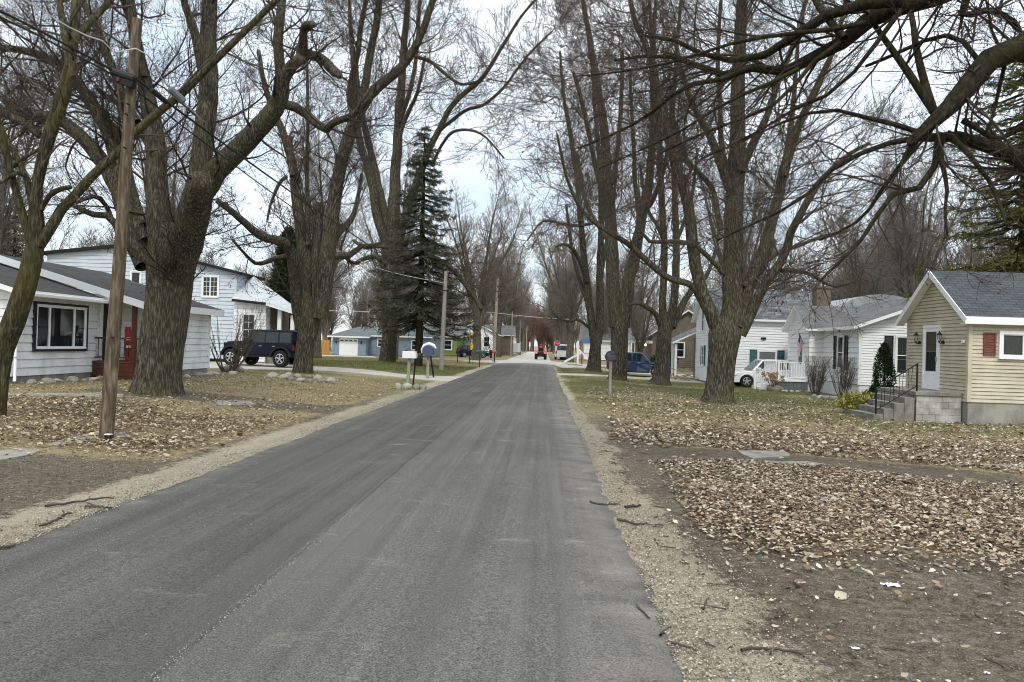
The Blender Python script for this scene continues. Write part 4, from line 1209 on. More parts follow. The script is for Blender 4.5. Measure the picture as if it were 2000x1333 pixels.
# ---------------------------------------------------------------- untraced bare trees, made once and copied
def bare_tree_arrays(seed, H, r0, h0, stems, lean, dens, lmax, rmin, nn=(8, 5, 4), sides=(5, 3, 3)):
    rng = np.random.default_rng(seed)
    tr = np.array([[0, 0, -0.4], [0.02, 0, 0.1], [rng.uniform(-.1, .1), rng.uniform(-.1, .1), h0 * 0.5], [rng.uniform(-.2, .2), rng.uniform(-.2, .2), h0 + 0.5]])
    rr = np.array([1.6, 1.2, 1.0, 0.75]) * r0
    c, r = resample(tr, rr, 14)
    T = [tubes(c[None], r[None], 12, 0.09, rng)]
    pr = []
    for k in range(stems):
        az = 2 * math.pi * (k + rng.uniform(-.3, .3)) / stems
        ln = lean * rng.uniform(0.5, 1.3)
        zb = h0 * rng.uniform(0.7, 1.0)
        pts = [c[int(13 * min(1, zb / (h0 + .5)))]]
        hh = H * rng.uniform(0.8, 1.0) - zb
        for f in (0.12, 0.3, 0.5, 0.75, 1.0):
            rad_ = ln * hh * (0.25 * f + 0.75 * f ** 1.3) * 0.55 + 0.3 * f
            pts.append(pts[0] + np.array([math.cos(az) * rad_ + rng.uniform(-.25, .25), math.sin(az) * rad_ + rng.uniform(-.25, .25), hh * f]))
        p2, r2 = resample(np.array(pts), np.array([0.62, 0.55, 0.44, 0.3, 0.16, 0.04]) * r0, 12)
        pr.append((p2, r2))
        T.append(tubes(p2[None], r2[None], 8, 0.06, rng))
    Pp = np.array([a for a, _ in pr]); Rp = np.array([b for _, b in pr])
    C = []
    cur, crr = Pp, Rp
    for g in range(3):
        tot = np.linalg.norm(np.diff(cur, axis=1), axis=2).sum()
        a, b = grow(cur, crr, rng, int(tot * dens[g]), (0.1, 0.15, 0.1)[g], 1.0, (0.4, 1.0), ((0.2, 0.45), (0.3, 0.6), (0.3, 0.7))[g], (0.8, 0.4, 0.2)[g], lmax[g], nn[g],
                    ((0.05, 0.16), (0.0, 0.16), (0.0, 0.16))[g], 0.12, (0.28, 0.5), rmin * (1.6, 1.2, 1)[g], (0.05, 0.02, 0.012)[g])
        C.append(tubes(a, b, sides[g]))
        cur, crr = a, b
    return T, C


def joinset(ss):
    vs, qs, o = [], [], 0
    for v, qd in ss:
        vs.append(v); qs.append(qd + o); o += len(v)
    return np.concatenate(vs), np.concatenate(qs)


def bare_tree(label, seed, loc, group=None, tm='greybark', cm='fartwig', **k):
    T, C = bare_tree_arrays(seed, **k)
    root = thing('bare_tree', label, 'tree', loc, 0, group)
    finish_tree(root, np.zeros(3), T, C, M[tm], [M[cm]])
    return root


def on(x, y, dz=0.0):
    return (x, y, gz1(x, y) + dz)


VA = dict(H=19, r0=0.5, h0=3.6, stems=6, lean=0.55, dens=(2.4, 3.2, 3.6), lmax=(4.6, 2.1, 1.0), rmin=0.013)
g_ = 'bare street trees far down the left verge'
t1 = bare_tree('bare vase-shaped maple behind the pale tall pole at the cross street', 201, on(-7.4, 81), None, **VA)
VB = dict(H=17, r0=0.42, h0=3.0, stems=6, lean=0.4, dens=(2.4, 3.2, 3.6), lmax=(4.2, 2.0, 1.0), rmin=0.013)
t2 = bare_tree('dense bare maple on the right verge just before the stop sign', 202, on(3.2, 90.0), None, **VB)
VC = dict(H=20, r0=0.4, h0=4.5, stems=6, lean=0.3, dens=(2.4, 3.2, 3.6), lmax=(4.2, 2.0, 1.0), rmin=0.014)
t3 = bare_tree('upright bare maple on the left verge beyond the cross street', 203, on(-6.6, 106), g_, **VC)
k_ = 0
for (x, y, s, src) in [(-7.2, 118, 0.95, t1), (-6.0, 131, 1.0, t3), (-6.8, 147, 1.05, t2), (-5.9, 168, 1.0, t3), (-7.0, 192, 1.0, t1), (-6.0, 222, 1.0, t3), (-6.6, 260, 1.0, t2)]:
    k_ += 1
    dup(src, on(x, y), k_ * 1.7, s, 'upright bare maple on the left verge beyond the cross street', g_)
g2_ = 'bare street trees far down the right verge'
for (x, y, s, src) in [(2.9, 104, 1.0, t1), (3.4, 118, 0.95, t3), (3.0, 136, 1.05, t2), (3.3, 158, 1.0, t1), (2.8, 186, 1.0, t3), (3.2, 220, 1.0, t2), (3.0, 262, 1.05, t1)]:
    k_ += 1
    dup(src, on(x, y), k_ * 1.7, s, 'bare maple in the row down the right verge beyond the stop sign', g2_)
# single yard trees
dup(t2, on(9.2, 71), 0.6, (0.55, 0.55, 0.5), 'small many-branched bare tree in front of the brown house porch')
dup(t1, on(-33, 62), 2.1, 0.62, 'bare yard tree rising behind the rear pale blue house')
dup(t2, on(-24, 70), 1.1, 0.7, 'bare yard tree between the dark green column conifer and the blue ranch')
dup(t3, on(-14.5, 103), 0.3, 0.9, 'tall bare tree behind the green painted house')
dup(t1, on(26, 61), 4.0, 0.72, 'bare tree behind the white house with grey roof and chimney')
dup(t2, on(32, 58), 3.0, 0.8, 'bare tree standing behind the ridge of the tan house')
dup(t3, on(19.5, 70), 2.5, 0.7, 'bare tree rising behind the two-storey white house')
dup(t1, on(11.5, 92), 1.9, 0.8, 'bare yard tree behind the climbing frame')
tall = bare_tree('tall thin-limbed bare tree in the back yard behind the rear pale blue house', 208, on(-27, 52), None, H=21, r0=0.34, h0=5, stems=7, lean=0.45, dens=(2.6, 3.4, 4.2), lmax=(4.8, 2.2, 1.0), rmin=0.009)
dup(tall, on(-19.5, 63), 2.2, 1.05, 'tall thin-limbed bare tree between the green column conifer and the stone-ringed maple')
dup(tall, on(-31, 40), 4.1, 0.92, 'tall thin-limbed bare tree behind the left end of the rear pale blue house')
dup(tall, on(24, 50), 1.2, 0.85, 'tall thin-limbed bare tree behind the low white house with black shutters')
dup(tall, on(16, 62), 3.3, 0.95, 'tall thin-limbed bare tree behind the tall white house roof')
dup(tall, on(-15, 74), 5.0, 1.0, 'tall thin-limbed bare tree in front of the blue ranch house left of the spruce')
rt = bare_tree('rust brown twiggy tree behind the roof of the near white house', 207, on(-33, 47.5), None, 'greybark', 'redtwig', H=9.5, r0=0.2, h0=1.8, stems=6, lean=0.5, dens=(2.2, 3.4, 4.0), lmax=(2.2, 1.1, 0.6), rmin=0.011)

# far woods that read as one mass
lowT, lowC = bare_tree_arrays(211, 17, 0.3, 3.0, 6, 0.35, (2.0, 2.6, 2.2), (4.4, 2.2, 1.2), 0.022, (6, 4, 3), (3, 3, 3))
lv, lq = joinset(lowT + lowC)
lowT2, lowC2 = bare_tree_arrays(212, 14, 0.22, 1.5, 8, 0.4, (2.0, 2.6, 2.2), (3.8, 2.1, 1.2), 0.022, (6, 4, 3), (3, 3, 3))
lv2, lq2 = joinset(lowT2 + lowC2)


def woods(name, spots, mt, seed):
    rng = np.random.default_rng(seed)
    vs, qs, o = [], [], 0
    for (x, y) in spots:
        v, qd = (lv, lq) if rng.random() < 0.5 else (lv2, lq2)
        a, s = rng.uniform(0, 6.28), rng.uniform(0.75, 1.15)
        R_ = np.array([[math.cos(a), -math.sin(a), 0], [math.sin(a), math.cos(a), 0], [0, 0, 1]])
        vs.append((v * s) @ R_.T + np.array([x, y, gz1(x, y)])); qs.append(qd + o); o += len(v)
    tag(link(name, np_mesh(name, np.concatenate(vs), quads=np.concatenate(qs), mats=[mt])), kind='stuff')


rw = np.random.default_rng(5)
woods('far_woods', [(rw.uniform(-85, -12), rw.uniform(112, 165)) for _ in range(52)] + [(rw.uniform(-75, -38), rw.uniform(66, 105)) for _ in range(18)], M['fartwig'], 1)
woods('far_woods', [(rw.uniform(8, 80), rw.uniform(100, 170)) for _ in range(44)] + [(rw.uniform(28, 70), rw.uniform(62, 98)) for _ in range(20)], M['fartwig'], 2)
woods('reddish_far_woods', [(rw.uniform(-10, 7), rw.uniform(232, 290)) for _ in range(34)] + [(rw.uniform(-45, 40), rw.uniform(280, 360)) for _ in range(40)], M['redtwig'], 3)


# ---------------------------------------------------------------- evergreens
def conifer(name, label, loc, H, Rb, z0, seed, stops, whorls=26, per=7, droop=0.25, blade=0.2, bw=0.035, trunk_r=0.25, sub=15, group=None, top=0.05, pw=0.85, nb=8, fan=0.6):
    rng = np.random.default_rng(seed)
    root = thing(name, label, 'tree', loc, 0, group)
    tp = np.array([[0, 0, -0.3], [0.03, 0, H * 0.3], [0, 0.04, H * 0.7], [0, 0, H]])
    c, r = resample(tp, np.array([1.15, 0.85, 0.4, 0.04]) * trunk_r, 16)
    tset = [tubes(c[None], r[None], 10, 0.06, rng)]
    br = []
    V, F, tint = [], [], []
    nv = 0
    for wv_ in range(whorls):
        f = (wv_ + rng.uniform(-.3, .3)) / whorls
        z = z0 + (H - z0 - 0.3) * f
        for k in range(per):
            az = rng.uniform(0, 6.28)
            L = (Rb * (1 - np.clip(f, 0, 1)) ** pw + top) * rng.uniform(0.6, 1.12)
            if rng.random() < 0.07:
                continue
            n = 7
            s = np.linspace(0, 1, n)
            dirv = np.array([math.cos(az), math.sin(az), 0])
            ptsb = np.array([0, 0, z]) + dirv * (s * L)[:, None]
            ptsb[:, 2] += L * (-droop * s * 1.6 + droop * 1.1 * s ** 3) + (1 - s) * 0 + 0.12 * L * (1 if f > 0.8 else 0) * s
            ptsb += rng.normal(size=ptsb.shape) * 0.03 * L
            br.append((ptsb, np.linspace(0.02 + 0.012 * L, 0.008, n)))
            m_ = max(4, int(sub * L / Rb))
            tt = rng.uniform(0.12, 1.0, m_)
            ii = np.clip((tt * (n - 1)).astype(int), 0, n - 2)
            fr = (tt * (n - 1) - ii)[:, None]
            b0 = ptsb[ii] * (1 - fr) + ptsb[ii + 1] * fr
            sd_ = np.where(rng.random(m_) < 0.5, 1, -1)
            perp = np.array([-math.sin(az), math.cos(az), 0])
            l2 = (0.22 * L * (1.2 - tt) + 0.18)[:, None] * rng.uniform(0.6, 1.2, (m_, 1))
            d2 = nrm(dirv * 0.8 + perp * sd_[:, None] * fan * rng.uniform(0.4, 1.6, (m_, 1)) + np.array([0, 0, -1.0]) * rng.uniform(-0.15, 0.75, (m_, 1)))
            u = rng.uniform(0, 1, (m_, nb, 1))
            pos = b0[:, None] + d2[:, None] * l2[:, None] * u + rng.normal(size=(m_, nb, 3)) * 0.025
            dd = nrm(d2[:, None] + rng.normal(size=(m_, nb, 3)) * 0.55)
            ww = nrm(np.cross(dd, rng.normal(size=(m_, nb, 3))))
            ln = blade * rng.uniform(0.6, 1.3, (m_, nb, 1))
            a = pos - ww * bw; b = pos + ww * bw; e = pos + dd * ln
            q3 = np.stack([a, b, e], 2).reshape(-1, 3)
            V.append(q3)
            tint.append(np.repeat(np.clip(rng.normal(0.5, 0.2, m_ * nb) + 0.15 * (rng.random() - 0.5), 0, 1), 3))
    Pb = np.array([a for a, _ in br]); Rb_ = np.array([b for _, b in br])
    tset.append(tubes(Pb, Rb_, 4))
    vv, qq = joinset(tset)
    link('trunk', np_mesh('trunk', vv, quads=qq, mats=[M['darklimb']], smooth=True), root)
    v = np.concatenate(V); tn = np.concatenate(tint)
    am = attr_mat(name + '_needles', stops, 0.8, 0.12)
    me = np_mesh('crown', v, tris=np.arange(len(v)).reshape(-1, 3), mats=[am], attr={'tint': np.stack([tn, tn, tn, tn * 0 + 1], -1)})
    link('crown', me, root)
    return root


spruce_c = [(0.0, (0.026, 0.032, 0.02)), (0.5, (0.085, 0.09, 0.058)), (1.0, (0.19, 0.18, 0.125))]
conifer('spruce_tree', 'tall ragged dark spruce standing right of the straight maple', on(-8.75, 51.5), 17.3, 4.1, 3.0, 301, spruce_c, 40, 9, 0.26, 0.21, 0.026, 0.27, 34, pw=0.75, nb=9)
conifer('spruce_tree', 'dark spruce behind the roof at the far left edge', on(-44.5, 60), 13.2, 3.4, 0.8, 302, spruce_c, 22, 7, 0.2, 0.34, 0.05, 0.25, 15)
conifer('spruce_tree', 'small dark conifer beside the rust brown tree behind the near white roof', on(-37.5, 50.5), 9.6, 2.0, 0.8, 303, spruce_c, 18, 6, 0.15, 0.28, 0.045, 0.2, 12)
lg = [(0.0, (0.03, 0.04, 0.01)), (0.5, (0.10, 0.115, 0.026)), (1.0, (0.24, 0.235, 0.055))]
conifer('evergreen_tree', 'tall loose yellow-green evergreen rising behind the tan house', on(21.6, 34.5), 17.5, 5.2, 2.5, 304, lg, 36, 9, 0.22, 0.18, 0.024, 0.3, 36, nb=10, pw=0.55, fan=0.9)
conifer('evergreen_tree', 'second yellow-green evergreen partly hidden at the right edge behind the tan house', on(27.5, 35), 15, 4.2, 1.5, 305, lg, 26, 8, 0.2, 0.2, 0.028, 0.3, 28, nb=9, pw=0.5, fan=0.9)


def leaf_blob(fn, n, seed, size, stops, name, aspect=0.5, jit=0.06):
    """leaf-sized faces spread over and just under a surface: fn(rng,n) -> points, normals"""
    rng = np.random.default_rng(seed)
    p, nn = fn(rng, n)
    p = p - nn * np.abs(rng.normal(size=(n, 1))) * jit + rng.normal(size=(n, 3)) * jit * 0.4
    d = nrm(nn * 0.6 + rng.normal(size=(n, 3)) * 0.7 + np.array([0, 0, 0.35]))
    w_ = nrm(np.cross(d, rng.normal(size=(n, 3))))
    L = size * rng.uniform(0.6, 1.3, (n, 1))
    V = np.stack([p - w_ * L * aspect * 0.3, p + d * L * 0.5 - w_ * L * aspect * 0.5, p + d * L, p + d * L * 0.5 + w_ * L * aspect * 0.5], 1).reshape(-1, 3)
    tn = np.clip(rng.normal(0.5, 0.2, n), 0, 1)
    tn = np.repeat(tn, 4)
    return np_mesh('foliage', V, quads=np.arange(4 * n).reshape(-1, 4), mats=[attr_mat(name, stops, 0.75, 0.15)], attr={'tint': np.stack([tn, tn, tn, tn * 0 + 1], -1)})


def column_fn(H, R, taper=0.5, z0=0.05):
    def fn(rng, n):
        f = rng.uniform(0, 1, n) ** 0.8
        a = rng.uniform(0, 6.28, n)
        prof = R * np.sin(np.pi * np.clip(0.12 + 0.88 * f, 0, 1) ** taper) ** 0.6
        prof = prof * (1 + 0.12 * np.sin(a * 3 + f * 9) + 0.08 * np.sin(a * 7 - f * 17))
        p = np.stack([np.cos(a) * prof, np.sin(a) * prof, z0 + H * f], -1)
        return p, nrm(np.stack([np.cos(a), np.sin(a), 0.2 + 0 * a], -1))
    return fn


def ball_fn(rx, ry, rz_, cz):
    def fn(rng, n):
        d = nrm(rng.normal(size=(n, 3)))
        wv_ = 1 + 0.1 * np.sin(d[:, 0:1] * 6 + d[:, 2:3] * 5) + 0.06 * np.sin(d[:, 1:2] * 13)
        p = d * np.array([rx, ry, rz_]) * wv_
        p[:, 2] = np.maximum(p[:, 2], -cz * 0.9) + cz
        return p, d
    return fn


def evergreen_shrub(name, label, cat, loc, meshes, stem_h, stem_r=0.05):
    root = thing(name, label, cat, loc)
    mb = MB(); mb.tube([(0, 0, -0.1), (0.02, 0, stem_h * 0.5), (0, 0, stem_h)], [stem_r, stem_r * 0.8, stem_r * 0.4], 8)
    mb.build('stem', M['darklimb'], root)
    for me in meshes:
        link('foliage', me, root)
    return root


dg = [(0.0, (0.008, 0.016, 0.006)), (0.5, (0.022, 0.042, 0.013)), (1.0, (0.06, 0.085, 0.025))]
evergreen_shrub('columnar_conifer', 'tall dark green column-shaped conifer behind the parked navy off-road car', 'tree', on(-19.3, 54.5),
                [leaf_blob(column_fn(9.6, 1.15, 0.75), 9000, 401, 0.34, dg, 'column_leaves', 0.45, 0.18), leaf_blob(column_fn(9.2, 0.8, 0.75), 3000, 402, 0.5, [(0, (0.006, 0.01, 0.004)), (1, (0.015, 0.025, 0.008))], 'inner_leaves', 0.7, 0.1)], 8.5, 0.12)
q0 = G(1755, 770)
tp_ = (12.9, 28.6)
evergreen_shrub('topiary_shrub', 'pointed green topiary with a round base between the two right-hand houses', 'shrub', on(*tp_),
                [leaf_blob(ball_fn(0.62, 0.55, 0.42, 0.5), 5200, 403, 0.09, dg, 'topiary_leaves', 0.4, 0.06),
                 leaf_blob(column_fn(1.75, 0.34, 0.62, 0.75), 4200, 404, 0.10, dg, 'topiary_leaves', 0.35, 0.06)], 2.2, 0.04)
evergreen_shrub('round_shrub', 'dense round dark green bush beside the blue bin and brown house', 'shrub', on(9.7, 60),
                [leaf_blob(ball_fn(0.95, 0.95, 0.95, 1.0), 3600, 405, 0.17, dg, 'bush_leaves', 0.5, 0.12)], 1.2)
yg = [(0.0, (0.10, 0.10, 0.02)), (0.5, (0.30, 0.27, 0.06)), (1.0, (0.52, 0.46, 0.16))]
ys = evergreen_shrub('variegated_shrub', 'low yellow-green variegated shrub beside the concrete steps', 'shrub', on(11.0, 26.3),
                [leaf_blob(ball_fn(0.62, 0.5, 0.36, 0.38), 1500, 406, 0.12, yg, 'variegated_leaves', 0.55, 0.16)], 0.4, 0.02)


# ---------------------------------------------------------------- leafless shrubs
def bare_shrub(name, label, loc, seed, H, stems, spread, r0, dens, tm='darktwig', topcut=None, up=(0.02, 0.12), lm=(0.7, 0.35), base_r=0.12):
    rng = np.random.default_rng(seed)
    root = thing(name, label, 'shrub', loc)
    pr, rr_ = [], []
    for k in range(stems):
        a = rng.uniform(0, 6.28); l = spread * rng.uniform(0.15, 1.0) ** 0.7
        b = np.array([math.cos(a) * base_r * rng.random(), math.sin(a) * base_r * rng.random(), -0.08])
        h_ = H * rng.uniform(0.75, 1.0)
        pts = [b]
        for f in (0.3, 0.6, 1.0):
            pts.append(b + np.array([math.cos(a) * l * f ** 0.8 + rng.normal() * .03, math.sin(a) * l * f ** 0.8 + rng.normal() * .03, h_ * f]))
        c, r = resample(np.array(pts), np.array([1, .8, .6, .25]) * r0 * rng.uniform(0.6, 1.1), 8)
        pr.append(c); rr_.append(r)
    Pp, Rp = np.array(pr), np.array(rr_)
    T = [tubes(Pp, Rp, 5)]
    C = []
    cur, cr2 = Pp, Rp
    for g in range(2):
        tot = np.linalg.norm(np.diff(cur, axis=1), axis=2).sum()
        a, b = grow(cur, cr2, rng, int(tot * dens[g]), 0.25, 1.0, (0.25, 0.7), (0.2, 0.5), 0.1, lm[g], 5, up, 0.1, (0.4, 0.7), 0.003, 0.012)
        if topcut:
            a[..., 2] = np.where(a[..., 2] > topcut, topcut - (a[..., 2] - topcut) * 0.15, a[..., 2])
        C.append(tubes(a, b, 3)); cur, cr2 = a, b
    v, qd = joinset(T); link('stems', np_mesh('stems', v, quads=qd, mats=[M[tm]], smooth=True), root)
    v, qd = joinset(C); link('twigs', np_mesh('twigs', v, quads=qd, mats=[M[tm]], smooth=True), root)
    return root


M['shrubtwig'] = mat('shrub_twigs', (0.07, 0.055, 0.042), (0.13, 0.105, 0.08), 5, 0.9)
M['shrubtop'] = mat('shrub_top_twigs', (0.085, 0.07, 0.03), (0.12, 0.095, 0.045), 5, 0.9)
b1 = bare_shrub('leafless_shrub', 'left of two clipped leafless shrubs, its dark stems against the white deck house corner', on(13.2, 36.3), 501, 1.95, 46, 0.62, 0.016, (5.5, 9.0), 'shrubtwig', 1.95)
b2 = bare_shrub('leafless_shrub', 'right of two clipped leafless shrubs, rising from the stone-edged mulch bed', on(13.75, 34.6), 502, 1.95, 40, 0.66, 0.016, (5.5, 9.0), 'shrubtwig', 1.95)
bare_shrub('leafless_shrub', 'sprawling bare shrub with red tips at the far corner of the near white house', on(-13.1, 30.2), 503, 2.9, 26, 1.5, 0.022, (3.5, 5.0), 'shrubtwig', None, (0.0, 0.1), (1.0, 0.5), 0.3)
# ================================================================== HOUSES
class Fr:
    """a wall plane: o origin, d direction left to right seen from outside"""

    def __init__(self, o, d):
        self.o = np.array(o, float); self.d = np.array([d[0], d[1], 0.0]); self.n = np.array([d[1], -d[0], 0.0])

    def p(self, u, v, n=0.0):
        return self.o + self.d * u + np.array([0, 0, 1.0]) * v + self.n * n


def fbox(mb, fr, u0, u1, v0, v1, n0, n1, mi=0):
    c = [fr.p(u, v, n) for n in (n1, n0) for (u, v) in ((u0, v0), (u1, v0), (u1, v1), (u0, v1))]
    mb.add(c, [(0, 1, 2, 3), (7, 6, 5, 4), (4, 5, 1, 0), (5, 6, 2, 1), (6, 7, 3, 2), (7, 4, 0, 3)], mi)


def siding(mb, fr, poly, course=0.12, lip=0.022, mi=0, rng=None, sag=0.0):
    poly = [np.array(q, float) for q in poly]
    vmin, vmax = min(q[1] for q in poly), max(q[1] for q in poly)

    def span(v):
        xs = []
        n = len(poly)
        for i in range(n):
            a, b = poly[i], poly[(i + 1) % n]
            if (a[1] - v) * (b[1] - v) <= 0 and abs(a[1] - b[1]) > 1e-9:
                xs.append(a[0] + (b[0] - a[0]) * (v - a[1]) / (b[1] - a[1]))
        return (min(xs), max(xs)) if xs else None

    v = vmin
    while v < vmax - 1e-4:
        v2 = min(v + course, vmax)
        s0, s1 = span(v + 1e-5), span(v2 - 1e-5)
        if s0 and s1:
            lj = lip * (1 + (rng.uniform(-.2, .3) if rng else 0))
            j0, j1 = (rng.uniform(-sag, sag), rng.uniform(-sag, sag)) if (rng and sag) else (0, 0)
            gv = min(0.03, course * .14); vt = v2 - gv if v2 < vmax - 1e-4 else v2
            f_ = (vt - v) / (v2 - v)
            e0, e1 = s0[0] + (s1[0] - s0[0]) * f_, s0[1] + (s1[1] - s0[1]) * f_
            mb.add([fr.p(s0[0], v + j0, lj), fr.p(s0[1], v + j1, lj), fr.p(e1, vt, 0.004), fr.p(e0, vt, 0.004)], [(0, 1, 2, 3)], mi)
            mb.add([fr.p(s0[0], v + j0, -0.02), fr.p(s0[1], v + j1, -0.02), fr.p(s0[1], v + j1, lj), fr.p(s0[0], v + j0, lj)], [(0, 1, 2, 3)], mi)
            mb.add([fr.p(e0, vt - .002, -0.018), fr.p(e1, vt - .002, -0.018), fr.p(s1[1], v2 + .012, -0.018), fr.p(s1[0], v2 + .012, -0.018)], [(0, 1, 2, 3)], mi)
            mb.add([fr.p(e0, vt, 0.004), fr.p(e1, vt, 0.004), fr.p(e1, vt, -0.018), fr.p(e0, vt, -0.018)], [(0, 1, 2, 3)], mi)
        v = v2


def slab(mb, a, b, c, d, th=0.12, uoff=0.0):
    """roof plane: a-b eave, d-c ridge; top shingled with metre UVs (slot 0), edges and underside slot 1"""
    a, b, c, d = [np.array(q, float) for q in (a, b, c, d)]
    n = np.cross(b - a, d - a); n = n / np.linalg.norm(n)
    if n[2] < 0: n = -n
    eu = (b - a) / np.linalg.norm(b - a)
    ev = np.cross(n, eu)
    if np.dot(ev, d - a) < 0: ev = -ev
    uv = [(float(np.dot(q - a, eu)) + uoff, float(np.dot(q - a, ev))) for q in (a, b, c, d)]
    lo_ = [q - np.array([0, 0, th]) for q in (a, b, c, d)]
    mb.add([a, b, c, d], [(0, 1, 2, 3)], 0, [uv])
    vs = [a, b, c, d] + lo_
    mb.add(vs, [(7, 6, 5, 4), (0, 4, 5, 1), (1, 5, 6, 2), (2, 6, 7, 3), (3, 7, 4, 0)], 1)


def uvwall(mb, fr, u0, u1, v0, v1, n=0.0, mi=0):
    mb.add([fr.p(u0, v0, n), fr.p(u1, v0, n), fr.p(u1, v1, n), fr.p(u0, v1, n)], [(0, 1, 2, 3)], mi, [[(u0, v0), (u1, v0), (u1, v1), (u0, v1)]])


def window(parent, fr, u0, u1, v0, v1, trim='white', tw=0.08, cols=1, rows=2, pane='glass', back='inside', n0=0.022, mun=0, curtain=None, name='window', depth=0.05, cw=None, muntin_t=0.018, label=None):
    """trim round the opening, sash bars, panes as a sub-part, a curtain or dark room behind"""
    mb = MB()
    f0, f1 = n0 - 0.02, n0 + depth
    fbox(mb, fr, u0 - tw, u1 + tw, v1, v1 + tw, f0, f1 + 0.006); fbox(mb, fr, u0 - tw, u1 + tw, v0 - tw, v0, f0, f1 + 0.012)
    fbox(mb, fr, u0 - tw, u0, v0, v1, f0, f1); fbox(mb, fr, u1, u1 + tw, v0, v1, f0, f1)
    cw = cw or [1.0] * cols
    tot = sum(cw)
    edges = [u0]
    for k in cw: edges.append(edges[-1] + (u1 - u0) * k / tot)
    for e in edges[1:-1]:
        fbox(mb, fr, e - 0.035, e + 0.035, v0, v1, f0, f1 - 0.01)
    sb = 0.03
    for e0, e1 in zip(edges[:-1], edges[1:]):
        fbox(mb, fr, e0, e0 + sb, v0, v1, f0, f1 - 0.02); fbox(mb, fr, e1 - sb, e1, v0, v1, f0, f1 - 0.02)
        fbox(mb, fr, e0 + sb, e1 - sb, v0, v0 + sb, f0, f1 - 0.022); fbox(mb, fr, e0 + sb, e1 - sb, v1 - sb, v1, f0, f1 - 0.022)
        for r in range(1, rows):
            vv = v0 + (v1 - v0) * r / rows
            fbox(mb, fr, e0 + sb, e1 - sb, vv - 0.022, vv + 0.022, f0, f1 - 0.018)
        if mun:
            for k in range(1, mun):
                uu = e0 + (e1 - e0) * k / mun
                fbox(mb, fr, uu - muntin_t / 2, uu + muntin_t / 2, v0 + sb, v1 - sb, f0, f1 - 0.026)
            for k in range(1, mun * 2):
                vv = v0 + (v1 - v0) * k / (mun * 2)
                fbox(mb, fr, e0 + sb, e1 - sb, vv - muntin_t / 2, vv + muntin_t / 2, f0, f1 - 0.027)
    w_ = mb.build(name, M[trim], parent)
    if label: w_['label'] = label
    pb = MB()
    pb.add([fr.p(u0, v0, n0 + 0.016), fr.p(u1, v0, n0 + 0.016), fr.p(u1, v1, n0 + 0.016), fr.p(u0, v1, n0 + 0.016)], [(0, 1, 2, 3)], 0)
    pb.add([fr.p(u0, v0, n0 + 0.002), fr.p(u1, v0, n0 + 0.002), fr.p(u1, v1, n0 + 0.002), fr.p(u0, v1, n0 + 0.002)], [(0, 1, 2, 3)], 1)
    pb.build('pane', [M[pane], M[back]], w_)
    if curtain:
        cbm = MB()
        for (a, b, c0, c1) in curtain[1]:
            n = max(4, int((b - a) * (u1 - u0) / 0.04))
            for k in range(n):
                x0 = u0 + (u1 - u0) * (a + (b - a) * k / n); x1 = u0 + (u1 - u0) * (a + (b - a) * (k + 1) / n)
                y0, y1 = v0 + (v1 - v0) * c0, v0 + (v1 - v0) * c1
                na, nb_ = n0 + 0.005 + 0.006 * (k % 2), n0 + 0.005 + 0.006 * ((k + 1) % 2)
                cbm.add([fr.p(x0, y0, na), fr.p(x1, y0, nb_), fr.p(x1, y1, nb_), fr.p(x0, y1, na)], [(0, 1, 2, 3)])
        cbm.build('curtain', M[curtain[0]], w_)
    return w_


def shutter(parent, fr, u0, u1, v0, v1, mt, n0=0.024):
    mb = MB()
    t = 0.05
    fbox(mb, fr, u0, u0 + t, v0, v1, n0 - .02, n0 + 0.03); fbox(mb, fr, u1 - t, u1, v0, v1, n0 - .02, n0 + 0.03)
    for (a, b) in ((v0, v0 + t), (v1 - t, v1), ((v0 + v1) / 2 - t / 2, (v0 + v1) / 2 + t / 2)):
        fbox(mb, fr, u0 + t, u1 - t, a, b, n0 - .02, n0 + 0.028)
    n = int((v1 - v0) / 0.05)
    for k in range(n):
        v = v0 + (k + 0.5) * (v1 - v0) / n
        mb.add([fr.p(u0 + t, v - 0.022, n0 + 0.022), fr.p(u1 - t, v - 0.022, n0 + 0.022), fr.p(u1 - t, v + 0.022, n0 + 0.004), fr.p(u0 + t, v + 0.022, n0 + 0.004)], [(0, 1, 2, 3)])
    mb.build('shutter', M[mt], parent)


def closed_box(mb, x0, x1, y0, y1, z0, z1, mi=0):
    mb.box(x0, x1, y0, y1, z0, z1, mi)


# ---------------------------------------------------------------- tan house (right, nearest)
rx, ry = 13.25, 23.65
zb = -0.25
th_ = thing('tan_house', 'small tan sided house with dark roof, red shutters and white storm door', 'house', (rx, ry, zb))
DPT, LEN, FND, EAV, RDG = 3.9, 9.0, 0.66, 3.42, 4.85        # local heights above the ground
fS = Fr((0, 0, 0), (1, 0))          # long wall facing the camera
fW = Fr((0, DPT, 0), (0, -1))       # gable wall facing the road
fE = Fr((LEN, 0, 0), (0, 1)); fN = Fr((LEN, DPT, 0), (-1, 0))
mb = MB()
r5 = random.Random(5)
siding(mb, fS, [(0, FND), (LEN, FND), (LEN, EAV), (0, EAV)], 0.118, 0.024, 0, r5)
siding(mb, fW, [(0, FND), (DPT, FND), (DPT, EAV), (DPT / 2, RDG - 0.08), (0, EAV)], 0.118, 0.024, 0, r5)
siding(mb, fE, [(0, FND), (DPT, FND), (DPT, EAV), (DPT / 2, RDG - 0.08), (0, EAV)], 0.118, 0.024)
siding(mb, fN, [(0, FND), (LEN, FND), (LEN, EAV), (0, EAV)], 0.118, 0.024)
fbox(mb, fS, -0.03, 0.09, FND, EAV, 0.0, 0.032); fbox(mb, fW, DPT - 0.09, DPT, FND, EAV, 0.0, 0.034); fbox(mb, fW, 0, 0.07, FND, EAV, 0, 0.034)
mb.build('wall', M['tan'], th_)
